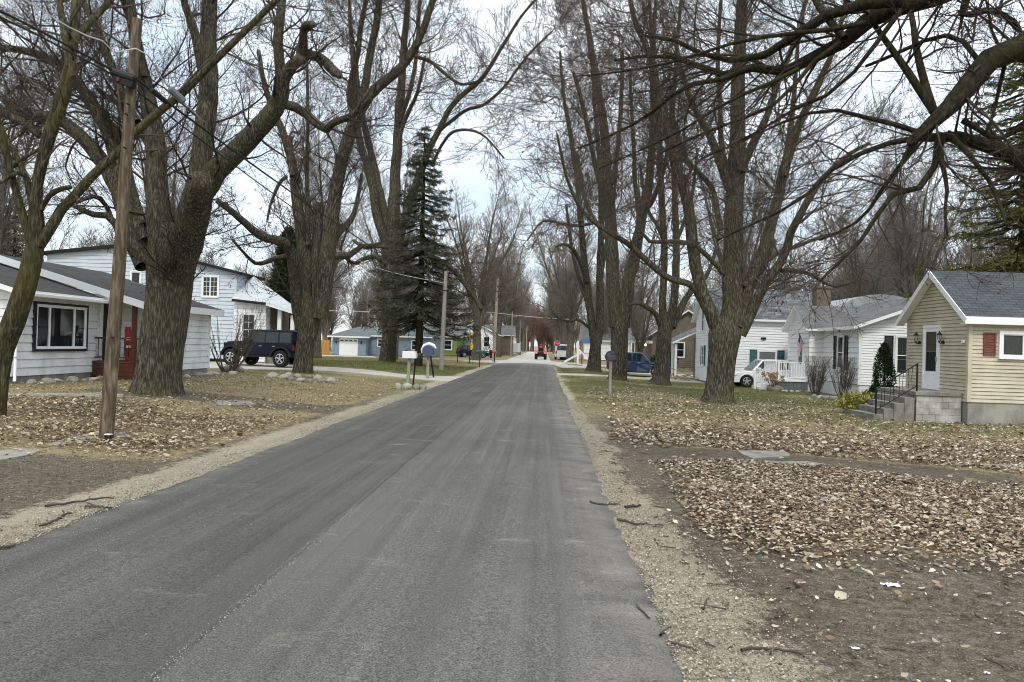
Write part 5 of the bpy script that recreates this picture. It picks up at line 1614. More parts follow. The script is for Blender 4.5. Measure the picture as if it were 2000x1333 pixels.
mb = MB()
fbox(mb, fS, 0.02, LEN, -0.3, FND, -0.2, -0.01); fbox(mb, fW, 0.0, DPT - 0.02, -0.3, FND, -0.2, -0.012)
mb.build('foundation', M['found'], th_)
mb = MB()
o_ = 0.28
zE = EAV - 0.02
sl_ = (RDG - EAV) / (DPT / 2)
slab(mb, (-o_, -o_, EAV - sl_ * o_ + .1), (LEN + o_, -o_, EAV - sl_ * o_ + .1), (LEN + o_, DPT / 2, RDG + .1), (-o_, DPT / 2, RDG + .1), 0.07)
slab(mb, (LEN + o_, DPT + o_, EAV - sl_ * o_ + .1), (-o_, DPT + o_, EAV - sl_ * o_ + .1), (-o_, DPT / 2, RDG + .1), (LEN + o_, DPT / 2, RDG + .1), 0.07)
mb.build('roof', [M['shingle'], M['white']], th_)
mb = MB()
ze = EAV - sl_ * o_
mb.box(-o_ - .02, LEN + o_, -o_ - 0.025, -o_, ze - .13, ze + .05)
mb.box(-o_, LEN + o_, -o_, 0, ze - .13, ze - .10)
for (y0, z0, y1, z1) in ((-o_ - .02, ze - 0.02, DPT / 2, RDG + 0.02), (DPT + o_ + .02, ze - 0.02, DPT / 2, RDG + 0.02)):
    mb.beam((-o_ - .012, y0, z0), (-o_ - .012, y1, z1), 0.03, 0.17, up=(0, 0, 1))
    mb.beam((-o_ / 2, y0, z0 - .05), (-o_ / 2, y1, z1 - 0.05), o_ - .03, 0.02)
mb.build('fascia', M['white'], th_)
# door in the gable wall : d runs from far (u=0) to near (u=DPT)
du0, du1 = 1.30, 2.18
dz0 = 0.93
dr_ = MB()
fbox(dr_, fW, du0 - 0.09, du0, dz0, dz0 + 2.10, 0, 0.07); fbox(dr_, fW, du1, du1 + 0.09, dz0, dz0 + 2.10, 0, 0.07); fbox(dr_, fW, du0 - 0.09, du1 + 0.09, dz0 + 2.10, dz0 + 2.19, 0, 0.075)
st = 0.11
fbox(dr_, fW, du0, du0 + st, dz0, dz0 + 2.10, 0, 0.05); fbox(dr_, fW, du1 - st, du1, dz0, dz0 + 2.10, 0, 0.05)
fbox(dr_, fW, du0 + st, du1 - st, dz0, dz0 + 0.62, 0, 0.045); fbox(dr_, fW, du0 + st, du1 - st, dz0 + 1.96, dz0 + 2.10, 0, 0.05)
fbox(dr_, fW, du0 + st, du1 - st, dz0 + 1.27, dz0 + 1.31, 0, 0.048)
dr_ = dr_.build('door', M['white'], th_)
pb = MB()
for n_, k in ((0.036, 0), (0.012, 1)):
    a, b = du0 + st, du1 - st
    pb.add([fW.p(a, dz0 + .62, n_ + .02), fW.p(b, dz0 + .62, n_ + .02), fW.p(b, dz0 + 1.96, n_ + .02), fW.p(a, dz0 + 1.96, n_ + .02)], [(0, 1, 2, 3)], k)
pb.build('pane', [M['glass'], M['inside']], dr_)
cbm = MB()
for k in range(16):
    a = du0 + st + 0.03 + k * 0.037
    if a > du1 - st - .04: break
    cbm.add([fW.p(a, dz0 + (1.3 if k % 5 else 1.05), .036 + .008 * (k % 2)), fW.p(a + .037, dz0 + 1.32, .036 + .008 * ((k + 1) % 2)), fW.p(a + .037, dz0 + 1.95, .036 + .008 * ((k + 1) % 2)), fW.p(a, dz0 + 1.95, .036 + .008 * (k % 2))], [(0, 1, 2, 3)])
cbm.build('curtain', M['curtain'], dr_)
hb = MB(); fbox(hb, fW, du1 - 0.075, du1 - 0.045, dz0 + .95, dz0 + 1.12, 0.05, 0.09); hb.build('handle', M['rim'], dr_)
for u in (du0 - 0.36, du1 + 0.30):                      # coach lanterns
    lb = MB()
    zc = dz0 + 1.78
    lb.lathe([(0.0, 0.05), (0.055, 0.05), (0.055, -0.05), (0, -0.05)], tuple(fW.p(u, zc - 0.18, 0.03)), 'x', 10)
    lb.tube([fW.p(u, zc - 0.18, 0.05), fW.p(u, zc - 0.24, 0.13), fW.p(u, zc - 0.18, 0.17)], 0.014, 6)
    c = fW.p(u, zc, 0.17)
    lb.lathe([(0.0, 0.21), (0.012, 0.19), (0.02, 0.15), (0.045, 0.13), (0.085, 0.07), (0.088, 0.06), (0.0, 0.06)], tuple(c), 'z', 10)
    lb.lathe([(0.0, -0.20), (0.03, -0.19), (0.035, -0.15), (0.0, -0.15)], tuple(c), 'z', 10)
    for k in range(6):
        a = k * math.pi / 3
        lb.tube([c + np.array([math.cos(a) * .075, math.sin(a) * .075, .06]), c + np.array([math.cos(a) * .04, math.sin(a) * .04, -.15])], 0.006, 4)
    lo = lb.build('wall_lantern', M['brass'], th_)
    gb = MB(); gb.lathe([(0.07, 0.058), (0.036, -0.148)], tuple(c), 'z', 12); gb.build('lamp_glass', M['palegl'], lo)
window(th_, fS, 0.98, 1.62, 2.14, 2.80, tw=0.11, rows=1, depth=0.075, curtain=('greencurt', [(0.0, 1.0, 0.0, 0.9)]))
shutter(th_, fS, 0.42, 0.80, 2.12, 2.84, 'redshut'); shutter(th_, fS, 1.78, 2.16, 2.12, 2.84, 'redshut')
window(th_, fS, 4.6, 5.6, 1.7, 2.9, tw=0.11, rows=2)
ob = MB(); fbox(ob, fW, DPT - 0.30, DPT - 0.18, 2.50, 2.6, 0.02, 0.08)
ob.build('outlet_box', M['white'], th_)
# landing and steps in front of the door
lp = thing('porch_steps', 'concrete landing on painted blocks with four steps going down beside the tan house door', 'steps', (rx, ry, zb))
LX, LY0, LY1 = -1.42, 0.28, 3.0
mb = MB()
fL = Fr((LX, LY0, 0), (1, 0))
uvwall(mb, fL, 0.0, -LX - 0.03, -0.3, 0.80)
uvwall(mb, Fr((LX, LY1, 0), (0, -1)), 0, LY1 - LY0, -0.3, 0.80)
mb.build('block_wall', M['cinder'], lp)
mb = MB()
mb.box(LX - 0.05, -0.035, LY0 - 0.05, LY1, 0.80, 0.92)
mb.build('landing', M['stepc'], lp, bevel=0.012)
mb = MB()
for k in range(4):
    mb.box(LX - 0.05 - 0.31 * (k + 1), LX - 0.012 - 0.31 * k - (0.04 if k == 0 else 0.04), LY0 + 0.02 * k, LY1 - 0.3, -0.3, 0.72 - 0.19 * k)
mb.build('steps', M['stepc'], lp, bevel=0.012)
rl = MB()
for yy_ in (LY0 + 0.12,):
    p0 = (LX - 1.2, yy_, 0.0); p1 = (LX + 0.06, yy_, 0.90)
    rl.beam(p0, (p0[0], p0[1], 0.98), 0.04, 0.04); rl.beam(p1, (p1[0], p1[1], 1.82), 0.04, 0.04)
    rl.beam((p0[0], yy_, 0.96), (p1[0], yy_, 1.80), 0.035, 0.03, up=(0, 1, 0)); rl.beam((p0[0], yy_, 0.28), (p1[0], yy_, 1.10), 0.025, 0.02, up=(0, 1, 0))
    for k in range(1, 9):
        f = k / 9
        x_ = p0[0] + (p1[0] - p0[0]) * f
        rl.tube([(x_, yy_, 0.28 + 0.82 * f), (x_ + (0.03 if k % 2 else -.03), yy_, 0.62 + 0.83 * f), (x_, yy_, 0.96 + 0.84 * f)], 0.008, 5)
rl.build('handrail', M['iron'], lp)

# ---------------------------------------------------------------- white house with black shutters
wx, wy, wz = 14.9, 35.6, -0.25
wh = thing('white_house', 'single-storey white house with black shutters and a low grey roof beyond the tan house', 'house', (wx, wy, wz))
WD, WL = 8.6, 9.0
fS = Fr((0, 0, 0), (1, 0)); fW = Fr((0, WL, 0), (0, -1))
FND, EAV, RDG = 0.62, 3.45, 5.05
mb = MB()
siding(mb, fS, [(0, FND), (WD, FND), (WD, EAV), (WD / 2, RDG), (0, EAV)], 0.125, 0.024, 0, r5)
siding(mb, fW, [(0, FND + 0.02), (WL, FND + 0.02), (WL, EAV), (0, EAV)], 0.25, 0.024, 0, r5)
fbox(mb, fS, -0.03, 0.08, FND, EAV, 0, 0.034); fbox(mb, fW, WL - 0.08, WL, FND, EAV, 0, 0.036)
mb.box(WD - .01, WD, 0.1, WL, FND, EAV); mb.box(0.1, WD - .1, WL - .02, WL, FND, EAV)
mb.build('wall', M['wsiding'], wh)
mb = MB(); mb.box(0.02, WD - 0.02, 0.025, WL, -0.3, FND); mb.build('foundation', M['whitefound'], wh)
mb = MB()
o_ = 0.45; sl_ = (RDG - EAV) / (WD / 2)
slab(mb, (-o_, WL + .3, EAV - sl_ * o_ + .1), (-o_, -o_, EAV - sl_ * o_ + .1), (WD / 2, -o_, RDG + .1), (WD / 2, WL + .3, RDG + .1), 0.16)
slab(mb, (WD + o_, -o_, EAV - sl_ * o_ + .1), (WD + o_, WL + .3, EAV - sl_ * o_ + .1), (WD / 2, WL + .3, RDG + .1), (WD / 2, -o_, RDG + .1), 0.16)
rf = mb.build('roof', [M['greyroof'], M['white']], wh)
# cross gable towards the road
mb = MB()
fC = Fr((-0.75, 7.9, 0), (0, -1))
siding(mb, fC, [(0, FND), (3.4, FND), (3.4, EAV), (1.7, EAV + 1.15), (0, EAV)], 0.25, 0.024, 0, r5)
fCs = Fr((-0.75, 4.5, 0), (1, 0))
siding(mb, fCs, [(0, FND), (0.75, FND), (0.75, EAV), (0, EAV)], 0.25, 0.024)
mb.build('gable_wall', M['wsiding'], wh)
mb = MB(); mb.box(-0.72, 0.0, 4.53, 7.88, -.3, FND - .004); mb.build('gable_foundation', M['whitefound'], wh)
mb = MB()
sg = 1.15 / 1.7
slab(mb, (-1.05, 4.5 - .3, EAV - sg * .3 + .1), (3.5, 4.5 - .3, EAV - sg * .3 + .1), (3.5, 6.2, EAV + 1.25), (-1.05, 6.2, EAV + 1.25), 0.1)
slab(mb, (3.5, 7.9 + .3, EAV - sg * .3 + .1), (-1.05, 7.9 + .3, EAV - sg * .3 + .1), (-1.05, 6.2, EAV + 1.25), (3.5, 6.2, EAV + 1.25), 0.1)
mb.build('gable_roof', [M['greyroof'], M['white']], wh)
cb_ = MB(); cb_.box(0.5, 1.25, 7.0, 7.7, 4.0, 5.75); cb_.box(0.44, 1.31, 6.94, 7.76, 5.752, 5.86)
cb_.build('chimney', M['brown'], wh)
# arched silver roof over the back room
mb = MB()
for k in range(14):
    a0, a1 = math.pi * k / 14, math.pi * (k + 1) / 14
    x0, z0, x1, z1 = 5.2 - 2.9 * math.cos(a0), 4.0 + 1.7 * math.sin(a0), 5.2 - 2.9 * math.cos(a1), 4.0 + 1.7 * math.sin(a1)
    mb.add([(x0, WL + .35, z0), (x0, WL + 6, z0), (x1, WL + 6, z1), (x1, WL + .35, z1)], [(0, 1, 2, 3)])
    mb.add([(5.2, WL + .35, 4.0), (x0, WL + .35, z0), (x1, WL + .35, z1)], [(0, 1, 2)])
mb.box(2.4, 8.0, WL + .4, WL + 6, -.3, 4.0)
mb.build('arched_roof', M['archroof'], wh, smooth=True)
window(wh, fS, 1.72, 2.62, 1.22, 2.92, tw=0.09, rows=2, curtain=('greencurt', [(0, .45, .5, 1), (.55, 1, .5, 1)]))
shutter(wh, fS, 1.14, 1.55, 1.16, 2.98, 'black'); shutter(wh, fS, 2.80, 3.22, 1.16, 2.98, 'black')
window(wh, fW, 6.55, 7.2, 1.35, 2.92, tw=0.08, rows=2); shutter(wh, fW, 6.02, 6.4, 1.28, 2.98, 'black'); shutter(wh, fW, 7.36, 7.76, 1.28, 2.98, 'black')
window(wh, fC, 1.9, 2.6, 1.4, 2.75, tw=0.09, trim='white', rows=1, label='narrow white trimmed window in the gable behind the flag')

# mulch bed with stones
bed = [(12.7, 35.6), (13.0, 34.1), (13.7, 33.5), (14.6, 33.7), (15.2, 34.6), (15.2, 35.55), (14.8, 35.57), (14.0, 36.6), (13.2, 36.8)]
tag(sheet('mulch_bed', bed, M['mulch'], 0.06, 0.05, 31, 0.25), kind='structure')

# flag on the gable
fl = thing('flag', 'small american flag hanging from a slanted pole by the white house gable', 'flag', (wx - 0.78, wy + 5.2, wz + 2.75))
mb = MB(); mb.tube([(0, 0, -0.2), (-0.5, -0.55, 0.45)], 0.015, 6); mb.build('flag_pole', M['palepole'], fl)
M['flagred'] = mat('flag_red', (0.35, 0.03, 0.04), None, 1, 0.8); M['flagblue'] = mat('flag_blue', (0.03, 0.05, 0.16), None, 1, 0.8)
mb = MB()
nr, nc = 13, 12
for i in range(nr):
    for j in range(nc):
        def fp(a, b):
            t = a / nr; s = b / nc                 # t along the pole (hoist), s down the fly
            x = -0.44 + 0.28 * t; y = -0.49 + 0.30 * t; z = 0.38 - 0.36 * t
            return (x + 0.06 * math.sin(s * 9 + t * 4) * s - 0.05 * s, y + 0.05 * math.cos(s * 8 + t * 3) * s + .14 * s, z - 0.95 * s)
        blue = i < 7 and j < 5
        mi = 2 if blue else (0 if i % 2 == 0 else 1)
        mb.add([fp(i, j), fp(i, j + 1), fp(i + 1, j + 1), fp(i + 1, j)], [(0, 1, 2, 3)], mi)
        if blue and (i + j) % 2 == 0:
            c = np.array(fp(i + .5, j + .5)); s_ = 0.010
            mb.add([c + np.array([-.012, -s_, s_]), c + np.array([-.012, s_, s_]), c + np.array([-.012, s_, -s_]), c + np.array([-.012, -s_, -s_])], [(0, 1, 2, 3)], 1)
mb.build('cloth', [M['flagred'], M['white'], M['flagblue']], fl)

# deck
dk = thing('deck', 'white railed deck on a grey board skirt before the low white house', 'deck', (12.6, 40.2, -0.25))
mb = MB(); mb.box(0, 2.25, 0.08, 3.0, 0.52, 0.60); mb.box(-0.03, 2.26, 0.02, 0.06, 0.50, 0.62)
mb.build('deck_floor', M['white'], dk)
mb = MB()
for k in range(16):
    mb.box(0.02 + k * 0.14, 0.15 + k * 0.14, 0.075, 0.10, -0.1, 0.50)
for k in range(20):
    mb.box(0.0, 0.025, 0.12 + k * 0.14, 0.25 + k * 0.14, -0.1, 0.50)
mb.build('skirt', M['deckgrey'], dk)


def railing(mb, a, b, z0, z1, h=0.85, n=14):
    a = np.array(a, float); b = np.array(b, float)
    for f, z in ((0, z0), (1, z1)):
        p = a + (b - a) * f
        mb.box(p[0] - .05, p[0] + .05, p[1] - .05, p[1] + .05, z - .02, z + h + .1)
    mb.beam((a[0], a[1], z0 + h), (b[0], b[1], z1 + h), 0.07, 0.045); mb.beam((a[0], a[1], z0 + .1), (b[0], b[1], z1 + .1), 0.05, 0.05)
    for k in range(1, n):
        f = k / n
        p = a + (b - a) * f; z = z0 + (z1 - z0) * f
        mb.box(p[0] - .02, p[0] + .02, p[1] - .02, p[1] + .02, z + .1, z + h)


mb = MB(); railing(mb, (0.06, 0.12), (2.2, 0.12), 0.62, 0.62, 0.9, 16); mb.build('railing', M['white'], dk)
mb = MB(); railing(mb, (0.06, 0.18), (0.06, 2.6), 0.62, 0.62, 0.9, 16); mb.build('railing', M['white'], dk)
mb = MB(); railing(mb, (-0.95, 1.0), (-0.02, 0.3), 0.02, 0.62, 0.86, 10)
mb.build('stair_railing', M['white'], dk)
mb = MB()
for k in range(3):
    mb.box(-0.28 * (k + 1), -0.28 * k - .01, 0.5, 2.0, -.1, 0.46 - .16 * k)
mb.build('steps', M['white'], dk)

# ---------------------------------------------------------------- two-storey white house
tx, ty, tz = 10.3, 46.0, -0.28
tw_ = thing('white_house', 'tall white sided house with teal shutters and a lumber-strewn open porch', 'house', (tx, ty, tz))
LEN, DPT, EAV, RDG = 6.2, 4.6, 4.2, 6.0
fS = Fr((0, 0, 0), (1, 0)); fW = Fr((0, DPT, 0), (0, -1))
mb = MB()
siding(mb, fS, [(0, 0.15), (LEN, 0.15), (LEN, EAV), (0, EAV)], 0.16, 0.024, 0, r5)
siding(mb, fW, [(0, 0.15), (DPT, 0.15), (DPT, EAV), (DPT / 2, RDG), (0, EAV)], 0.16, 0.024, 0, r5)
siding(mb, Fr((LEN, 0, 0), (0, 1)), [(0, 0.15), (DPT, 0.15), (DPT, EAV), (DPT / 2, RDG), (0, EAV)], 0.16, 0.024)
mb.box(0.05, LEN, DPT - .02, DPT, 0, EAV)
fbox(mb, fS, -.03, .1, .15, EAV, 0, .034); fbox(mb, fS, LEN - .1, LEN + .02, .15, EAV, 0, .034); fbox(mb, fW, DPT - .1, DPT, .15, EAV, 0, .036)
mb.build('wall', M['wsiding'], tw_)
mb = MB(); mb.box(.03, LEN - .03, .03, DPT, -.3, .15); mb.build('foundation', M['found'], tw_)
mb = MB(); o_ = 0.3; sl_ = (RDG - EAV) / (DPT / 2)
slab(mb, (-o_, -o_, EAV - sl_ * o_ + .1), (LEN + o_, -o_, EAV - sl_ * o_ + .1), (LEN + o_, DPT / 2, RDG + .1), (-o_, DPT / 2, RDG + .1), .12)
slab(mb, (LEN + o_, DPT + o_, EAV - sl_ * o_ + .1), (-o_, DPT + o_, EAV - sl_ * o_ + .1), (-o_, DPT / 2, RDG + .1), (LEN + o_, DPT / 2, RDG + .1), .12)
mb.build('roof', [M['mottled'], M['white']], tw_)
window(tw_, fW, 1.95, 2.55, 3.35, 4.75, tw=.09, rows=2); window(tw_, fW, 2.2, 2.75, 1.15, 2.35, tw=.07, rows=2)
shutter(tw_, fW, 1.82, 2.1, 1.1, 2.4, 'teal'); shutter(tw_, fW, 2.85, 3.12, 1.1, 2.4, 'teal')
window(tw_, fS, 2.9, 3.9, 1.4, 2.1, tw=.08, rows=1, pane='greyglass'); shutter(tw_, fS, 2.35, 2.78, 1.35, 2.2, 'teal'); shutter(tw_, fS, 4.02, 4.45, 1.35, 2.2, 'teal')
shutter(tw_, fS, 0.62, 1.05, 0.85, 2.45, 'teal'); window(tw_, fS, 0.15, 0.52, 0.9, 2.4, tw=.06, rows=2)
ob = MB(); fbox(ob, fS, 3.0, 3.3, 2.85, 2.98, .02, .1); ob.build('vent', M['trim'], tw_)
# porch on the far side
mb = MB()
slab(mb, (-1.5, DPT + 5.2, 2.55), (-1.5, DPT - 0.0, 2.62), (1.4, DPT + 0.02, 4.0), (1.4, DPT + 5.2, 4.0), .12)
mb.build('porch_roof', [M['mottled'], M['white']], tw_)
mb = MB()
for yy_ in (0.25, 1.5, 3.2, 5.0):
    mb.box(-1.35, -1.2, DPT + yy_, DPT + yy_ + .15, -.2, 2.48)
mb.box(-1.36, -1.22, DPT + 3.4, DPT + 4.98, -.2, 2.46)
mb.build('porch_post', M['white'], tw_)
mb = MB(); mb.box(0.9, 1.0, DPT + .02, DPT + 5.1, 0, 3.0); mb.build('porch_wall', M['brown'], tw_)
mb = MB(); mb.box(0.86, 0.9, DPT + .9, DPT + 1.9, 0, 2.1); mb.build('porch_door', M['trim'], tw_)
lum = thing('lumber_pile', 'loose weathered boards leaning and lying in front of the open porch', 'lumber', on(8.9, 49.6))
rl_ = random.Random(12)
for k in range(9):
    a = rl_.uniform(0, 3.14)
    mb = MB()
    x, y, l = rl_.uniform(-.6, .9), rl_.uniform(-1.2, 1.4), rl_.uniform(1.0, 2.2)
    tl = rl_.uniform(0.05, 0.9)
    mb.beam((x - math.cos(a) * l / 2, y - math.sin(a) * l / 2, 0.02 + .03 * k), (x + math.cos(a) * l / 2, y + math.sin(a) * l / 2, 0.05 + l * 0.5 * tl), .1, .04)
    mb.build('board', M['debris'], lum)
ga = thing('garage', 'plain white garage with a grey roof just right of the tall white house', 'garage', (tx + 6.9, ty + 4.5, tz))
mb = MB(); siding(mb, Fr((0, 0, 0), (1, 0)), [(0, 0), (5, 0), (5, 2.5), (0, 2.5)], .16, .024); mb.box(0.02, 5, .03, 6, 0, 2.5); mb.build('wall', M['wsiding'], ga)
mb = MB(); slab(mb, (-.3, -.35, 2.42), (5.3, -.35, 2.42), (5.3, 3, 4.1), (-.3, 3, 4.1), .12); slab(mb, (5.3, 6.3, 2.42), (-.3, 6.3, 2.42), (-.3, 3, 4.1), (5.3, 3, 4.1), .12)
mb.add([(0, 0, 2.45), (0, 3, 3.9), (0, 6, 2.45)], [(0, 1, 2)], 1)
mb.build('roof', [M['greyroof'], M['white']], ga)

# ---------------------------------------------------------------- near white house on the left
hx, hy, hz = -14.6, 19.7, 0.27
lh = thing('white_house', 'weathered white house with a black framed picture window and red-brown porch on the left', 'house', (hx, hy, hz))
r9 = random.Random(9)
EAV, FND, NL = 2.62, 0.22, 3.85
fE = Fr((0, 0, 0), (0, 1))           # faces the road
fS = Fr((-7.2, 0, 0), (1, 0))        # near gable end
mb = MB()
siding(mb, fE, [(0, FND), (NL, FND), (NL, EAV), (0, EAV)], 0.235, 0.026, 0, r9, 0.006)
siding(mb, fS, [(0, FND), (7.2, FND), (7.2, EAV), (3.6, EAV + 1.02), (0, EAV)], 0.235, 0.026, 0, r9, 0.006)
fbox(mb, fE, -.03, .09, FND, EAV, 0, .036); fbox(mb, fS, 7.1, 7.2, FND, EAV, 0, .038)
mb.build('wall', M['oldwhite'], lh)
mb = MB(); mb.box(-7.18, -.03, .03, NL, -.3, FND - .005); mb.build('foundation', M['found'], lh)
mb = MB(); o_ = 0.42; sl_ = 1.02 / 3.6
slab(mb, (o_, -o_, EAV - sl_ * o_ + .1), (o_, 3.8, EAV - sl_ * o_ + .1), (-3.6, 3.8, EAV + 1.14), (-3.6, -o_, EAV + 1.14), .14)
slab(mb, (-7.2 - o_, 3.8, EAV - sl_ * o_ + .1), (-7.2 - o_, -o_, EAV - sl_ * o_ + .1), (-3.6, -o_, EAV + 1.14), (-3.6, 3.8, EAV + 1.14), .14)
mb.build('roof', [M['oldroof'], M['white']], lh)
# gutter along the road side and downspout
mb = MB(); mb.box(o_ + .002, o_ + .10, -o_, 3.78, EAV - sl_ * o_ - .06, EAV - sl_ * o_ + .04)
mb.build('gutter', M['white'], lh, bevel=.02)
mb = MB(); mb.tube([(.34, .05, EAV - .12), (.10, .05, EAV - .3), (.09, .05, EAV - .5), (.09, .05, .25), (.16, -.05, .08)], .04, 8); mb.box(.04, .14, -.01, .11, .75, .78)
mb.build('downspout', M['white'], lh, smooth=True)
# picture window with black outer frame
w_ = window(lh, fE, 0.92, 3.14, 1.02, 2.22, trim='white', tw=0.05, cols=3, cw=[0.8, 1.7, 0.8], rows=1, depth=0.06, pane='darkglass', label='black framed three-part picture window')
mb = MB()
for (a, b, c, d) in ((0.82, 3.24, 2.275, 2.34), (0.82, 3.24, 0.90, 0.965), (0.80, .865, .90, 2.34), (3.195, 3.26, .90, 2.34)):
    fbox(mb, fE, a, b, c, d, 0.0, 0.095 if a == .82 else .092)
mb.build('outer_frame', M['black'], w_)
mb = MB()
for (a, b) in ((.96, 1.40), (2.66, 3.10)):
    fbox(mb, fE, a, b, 1.60, 1.625, .03, .06)
mb.build('sash_bar', M['black'], w_)
# taller far section with the porch recess
mb = MB()
fE2 = Fr((1.25, 6.0, 0), (0, 1)); fP = Fr((0.0, 3.85, 0), (0, 1))
EV2, RG2 = 2.55, 3.85
siding(mb, fE2, [(0, FND), (3.3, FND), (3.3, EV2), (0, EV2)], .235, .026, 0, r9, .006)
siding(mb, fP, [(0, .55), (2.15, .55), (2.15, EV2), (0, EV2)], .235, .026, 0, r9, .006)
siding(mb, Fr((0, 6.0, 0), (1, 0)), [(0, .55), (1.25, .55), (1.25, EV2), (0, EV2)], .235, .026, 0, r9)
siding(mb, Fr((-6.6, 3.83, 0), (1, 0)), [(0, EV2 - .1), (6.6, EV2 - .1), (6.6, EV2 + .1), (3.3, RG2), (0, EV2)], .235, .026, 0, r9)
mb.box(-6.6, 1.2, 9.28, 9.3, 0, EV2)
fbox(mb, fE2, 3.2, 3.32, FND, EV2, 0, .036)
mb.build('porch_side_wall', M['oldwhite'], lh)
mb = MB(); mb.box(-6.5, 1.22, 6.03, 9.27, -.3, FND - .005); mb.build('side_foundation', M['found'], lh)
mb = MB()
sl2 = (RG2 - EV2) / 4.55
slab(mb, (1.25 + .45, 3.55, EV2 - sl2 * .45 + .12), (1.25 + .45, 9.6, EV2 - sl2 * .45 + .12), (-3.3, 9.6, RG2 + .12), (-3.3, 3.55, RG2 + .12), .24)
slab(mb, (-6.6 - .4, 9.6, EV2 + .02), (-6.6 - .4, 3.55, EV2 + .02), (-3.3, 3.55, RG2 + .12), (-3.3, 9.6, RG2 + .12), .2)
mb.build('porch_side_roof', [M['oldroof'], M['white']], lh)
mb = MB(); mb.add([(0.02, 3.65, EV2 + .02), (1.5, 3.65, EV2 - .06), (0.02, 3.65, EV2 + .42)], [(0, 1, 2)]); mb.box(0, 1.5, 3.66, 6.0, EV2 - .02, EV2 + .0)
mb.build('porch_ceiling', M['white'], lh)
mb = MB(); fbox(mb, fP, .25, 1.15, .56, 2.45, .0, .05); mb.build('porch_door', M['black'], lh)
mb = MB(); fbox(mb, fP, 1.17, 1.27, .56, 2.5, .0, .07); fbox(mb, fP, .13, .23, .56, 2.5, 0, .07); fbox(mb, fP, .13, 1.27, 2.5, 2.6, 0, .075); mb.build('door_trim', M['white'], lh)
po = thing('porch', 'red-brown stained porch deck with post, rail and skirt boards on the white house', 'porch', (hx, hy, hz))
mb = MB()
for k in range(4):
    mb.box(1.36, 1.40, 3.62, 5.95, -.05 + .15 * k, .09 + .15 * k)
    mb.box(0.05, 1.36, 3.62, 3.655, -.05 + .15 * k, .09 + .15 * k)
mb.build('skirt', M['porchred'], po)
mb = MB()
for k in range(15):
    mb.box(.04, 1.43, 3.60 + k * .158, 3.75 + k * .158, .553, .59)
mb.build('deck_board', M['porchred'], po)
mb = MB(); mb.box(1.26, 1.38, 3.68, 3.80, .59, EV2 - .03); mb.build('post', M['porchred'], po)
mb = MB(); mb.box(1.28, 1.36, 3.80, 5.9, 1.30, 1.36); mb.box(.05, 1.26, 3.70, 3.78, 1.30, 1.36); mb.box(1.29, 1.34, 3.8, 5.9, .68, .73); mb.box(.05, 1.26, 3.72, 3.77, .68, .73)
mb.build('rail', M['porchred'], po)
mb = MB()
for k in range(14):
    mb.tube([(1.315, 3.92 + k * .145, .72), (1.315, 3.92 + k * .145, 1.31)], .012, 6)
for k in range(8):
    mb.tube([(.14 + k * .145, 3.745, .72), (.14 + k * .145, 3.745, 1.31)], .012, 6)
mb.build('baluster', M['iron'], po)
sk = thing('snow_sled', 'red plastic toboggan with white marks stood up against the porch post', 'sled', (hx + 1.0, hy + 3.98, hz + .59), -.9)
mb = MB()
n = 14
pts = [(0.02 + 0.3 * (1 - k / (n - 1)) - (0.12 * max(0, (k - 10) / 3)) * 0 - .2, 0.0, 1.12 * k / (n - 1)) for k in range(n)]
for k in range(n - 1):
    w0 = .085 * (1 if 0 < k else .8) * (1 if k < n - 2 else .8)
    a, b = pts[k], pts[k + 1]
    for (s0, s1, dz) in ((-1, 1, 0),):
        mb.add([(a[0], -w0, a[2]), (a[0], w0, a[2]), (b[0], w0, b[2]), (b[0], -w0, b[2]), (a[0] - .02, -w0, a[2]), (a[0] - .02, w0, a[2]), (b[0] - .02, w0, b[2]), (b[0] - .02, -w0, b[2])],
               [(0, 1, 2, 3), (7, 6, 5, 4), (0, 3, 7, 4), (1, 5, 6, 2)], 1 if k in (5, 8) else 0)
    for s in (-1, 1):
        mb.beam((a[0] + .02, s * w0, a[2]), (b[0] + .02, s * w0, b[2]), .03, .05)
mb.build('sled_body', [M['sled'], M['white']], sk)

# ---------------------------------------------------------------- rear pale blue house
bx, by, bz = -17.6, 41.5, 0.3
bhs = thing('blue_house', 'two-storey pale blue sided house with a grey metal porch roof behind the near white house', 'house', (bx, by, bz))
fS = Fr((-11.2, 0, 0), (1, 0)); fE = Fr((0, 0, 0), (0, 1))
mb = MB()
siding(mb, fS, [(0, 0.2), (11.2, 0.2), (11.2, 5.15), (4.9, 6.55), (0, 6.0)], .22, .026, 0, r5)
siding(mb, fE, [(0, .2), (3.4, .2), (3.4, 5.15), (0, 5.15)], .22, .026)
fbox(mb, fS, 11.1, 11.2, .2, 5.15, 0, .036); fbox(mb, fS, 6.4, 6.5, 2.0, 6.2, 0, .04)
mb.box(-11.2, 0, 3.3, 3.4, 0, 5.1)
mb.build('wall', M['bluesiding'], bhs)
mb = MB()
slab(mb, (.25, -.3, 5.16), (.25, 3.6, 5.16), (-6.3, 3.6, 6.65), (-6.3, -.3, 6.65), .16); slab(mb, (-11.5, 3.6, 6.03), (-11.5, -.3, 6.03), (-6.3, -.3, 6.65), (-6.3, 3.6, 6.65), .16)
mb.build('roof', [M['oldroof'], M['trim']], bhs)
window(bhs, fS, 1.35, 2.3, 4.15, 5.0, tw=.09, cols=2, rows=1, mun=2); window(bhs, fS, 5.05, 5.55, 3.75, 5.0, tw=.09, rows=2)
window(bhs, fS, 9.25, 10.1, 3.75, 4.85, tw=.09, cols=2, rows=1, mun=2)
mb = MB()
fL1 = Fr((0.0, -.25, 0), (1, 0))
siding(mb, fL1, [(0, .1), (1.85, .1), (1.85, 3.45), (0, 3.62)], .2, .02, 0, r5)
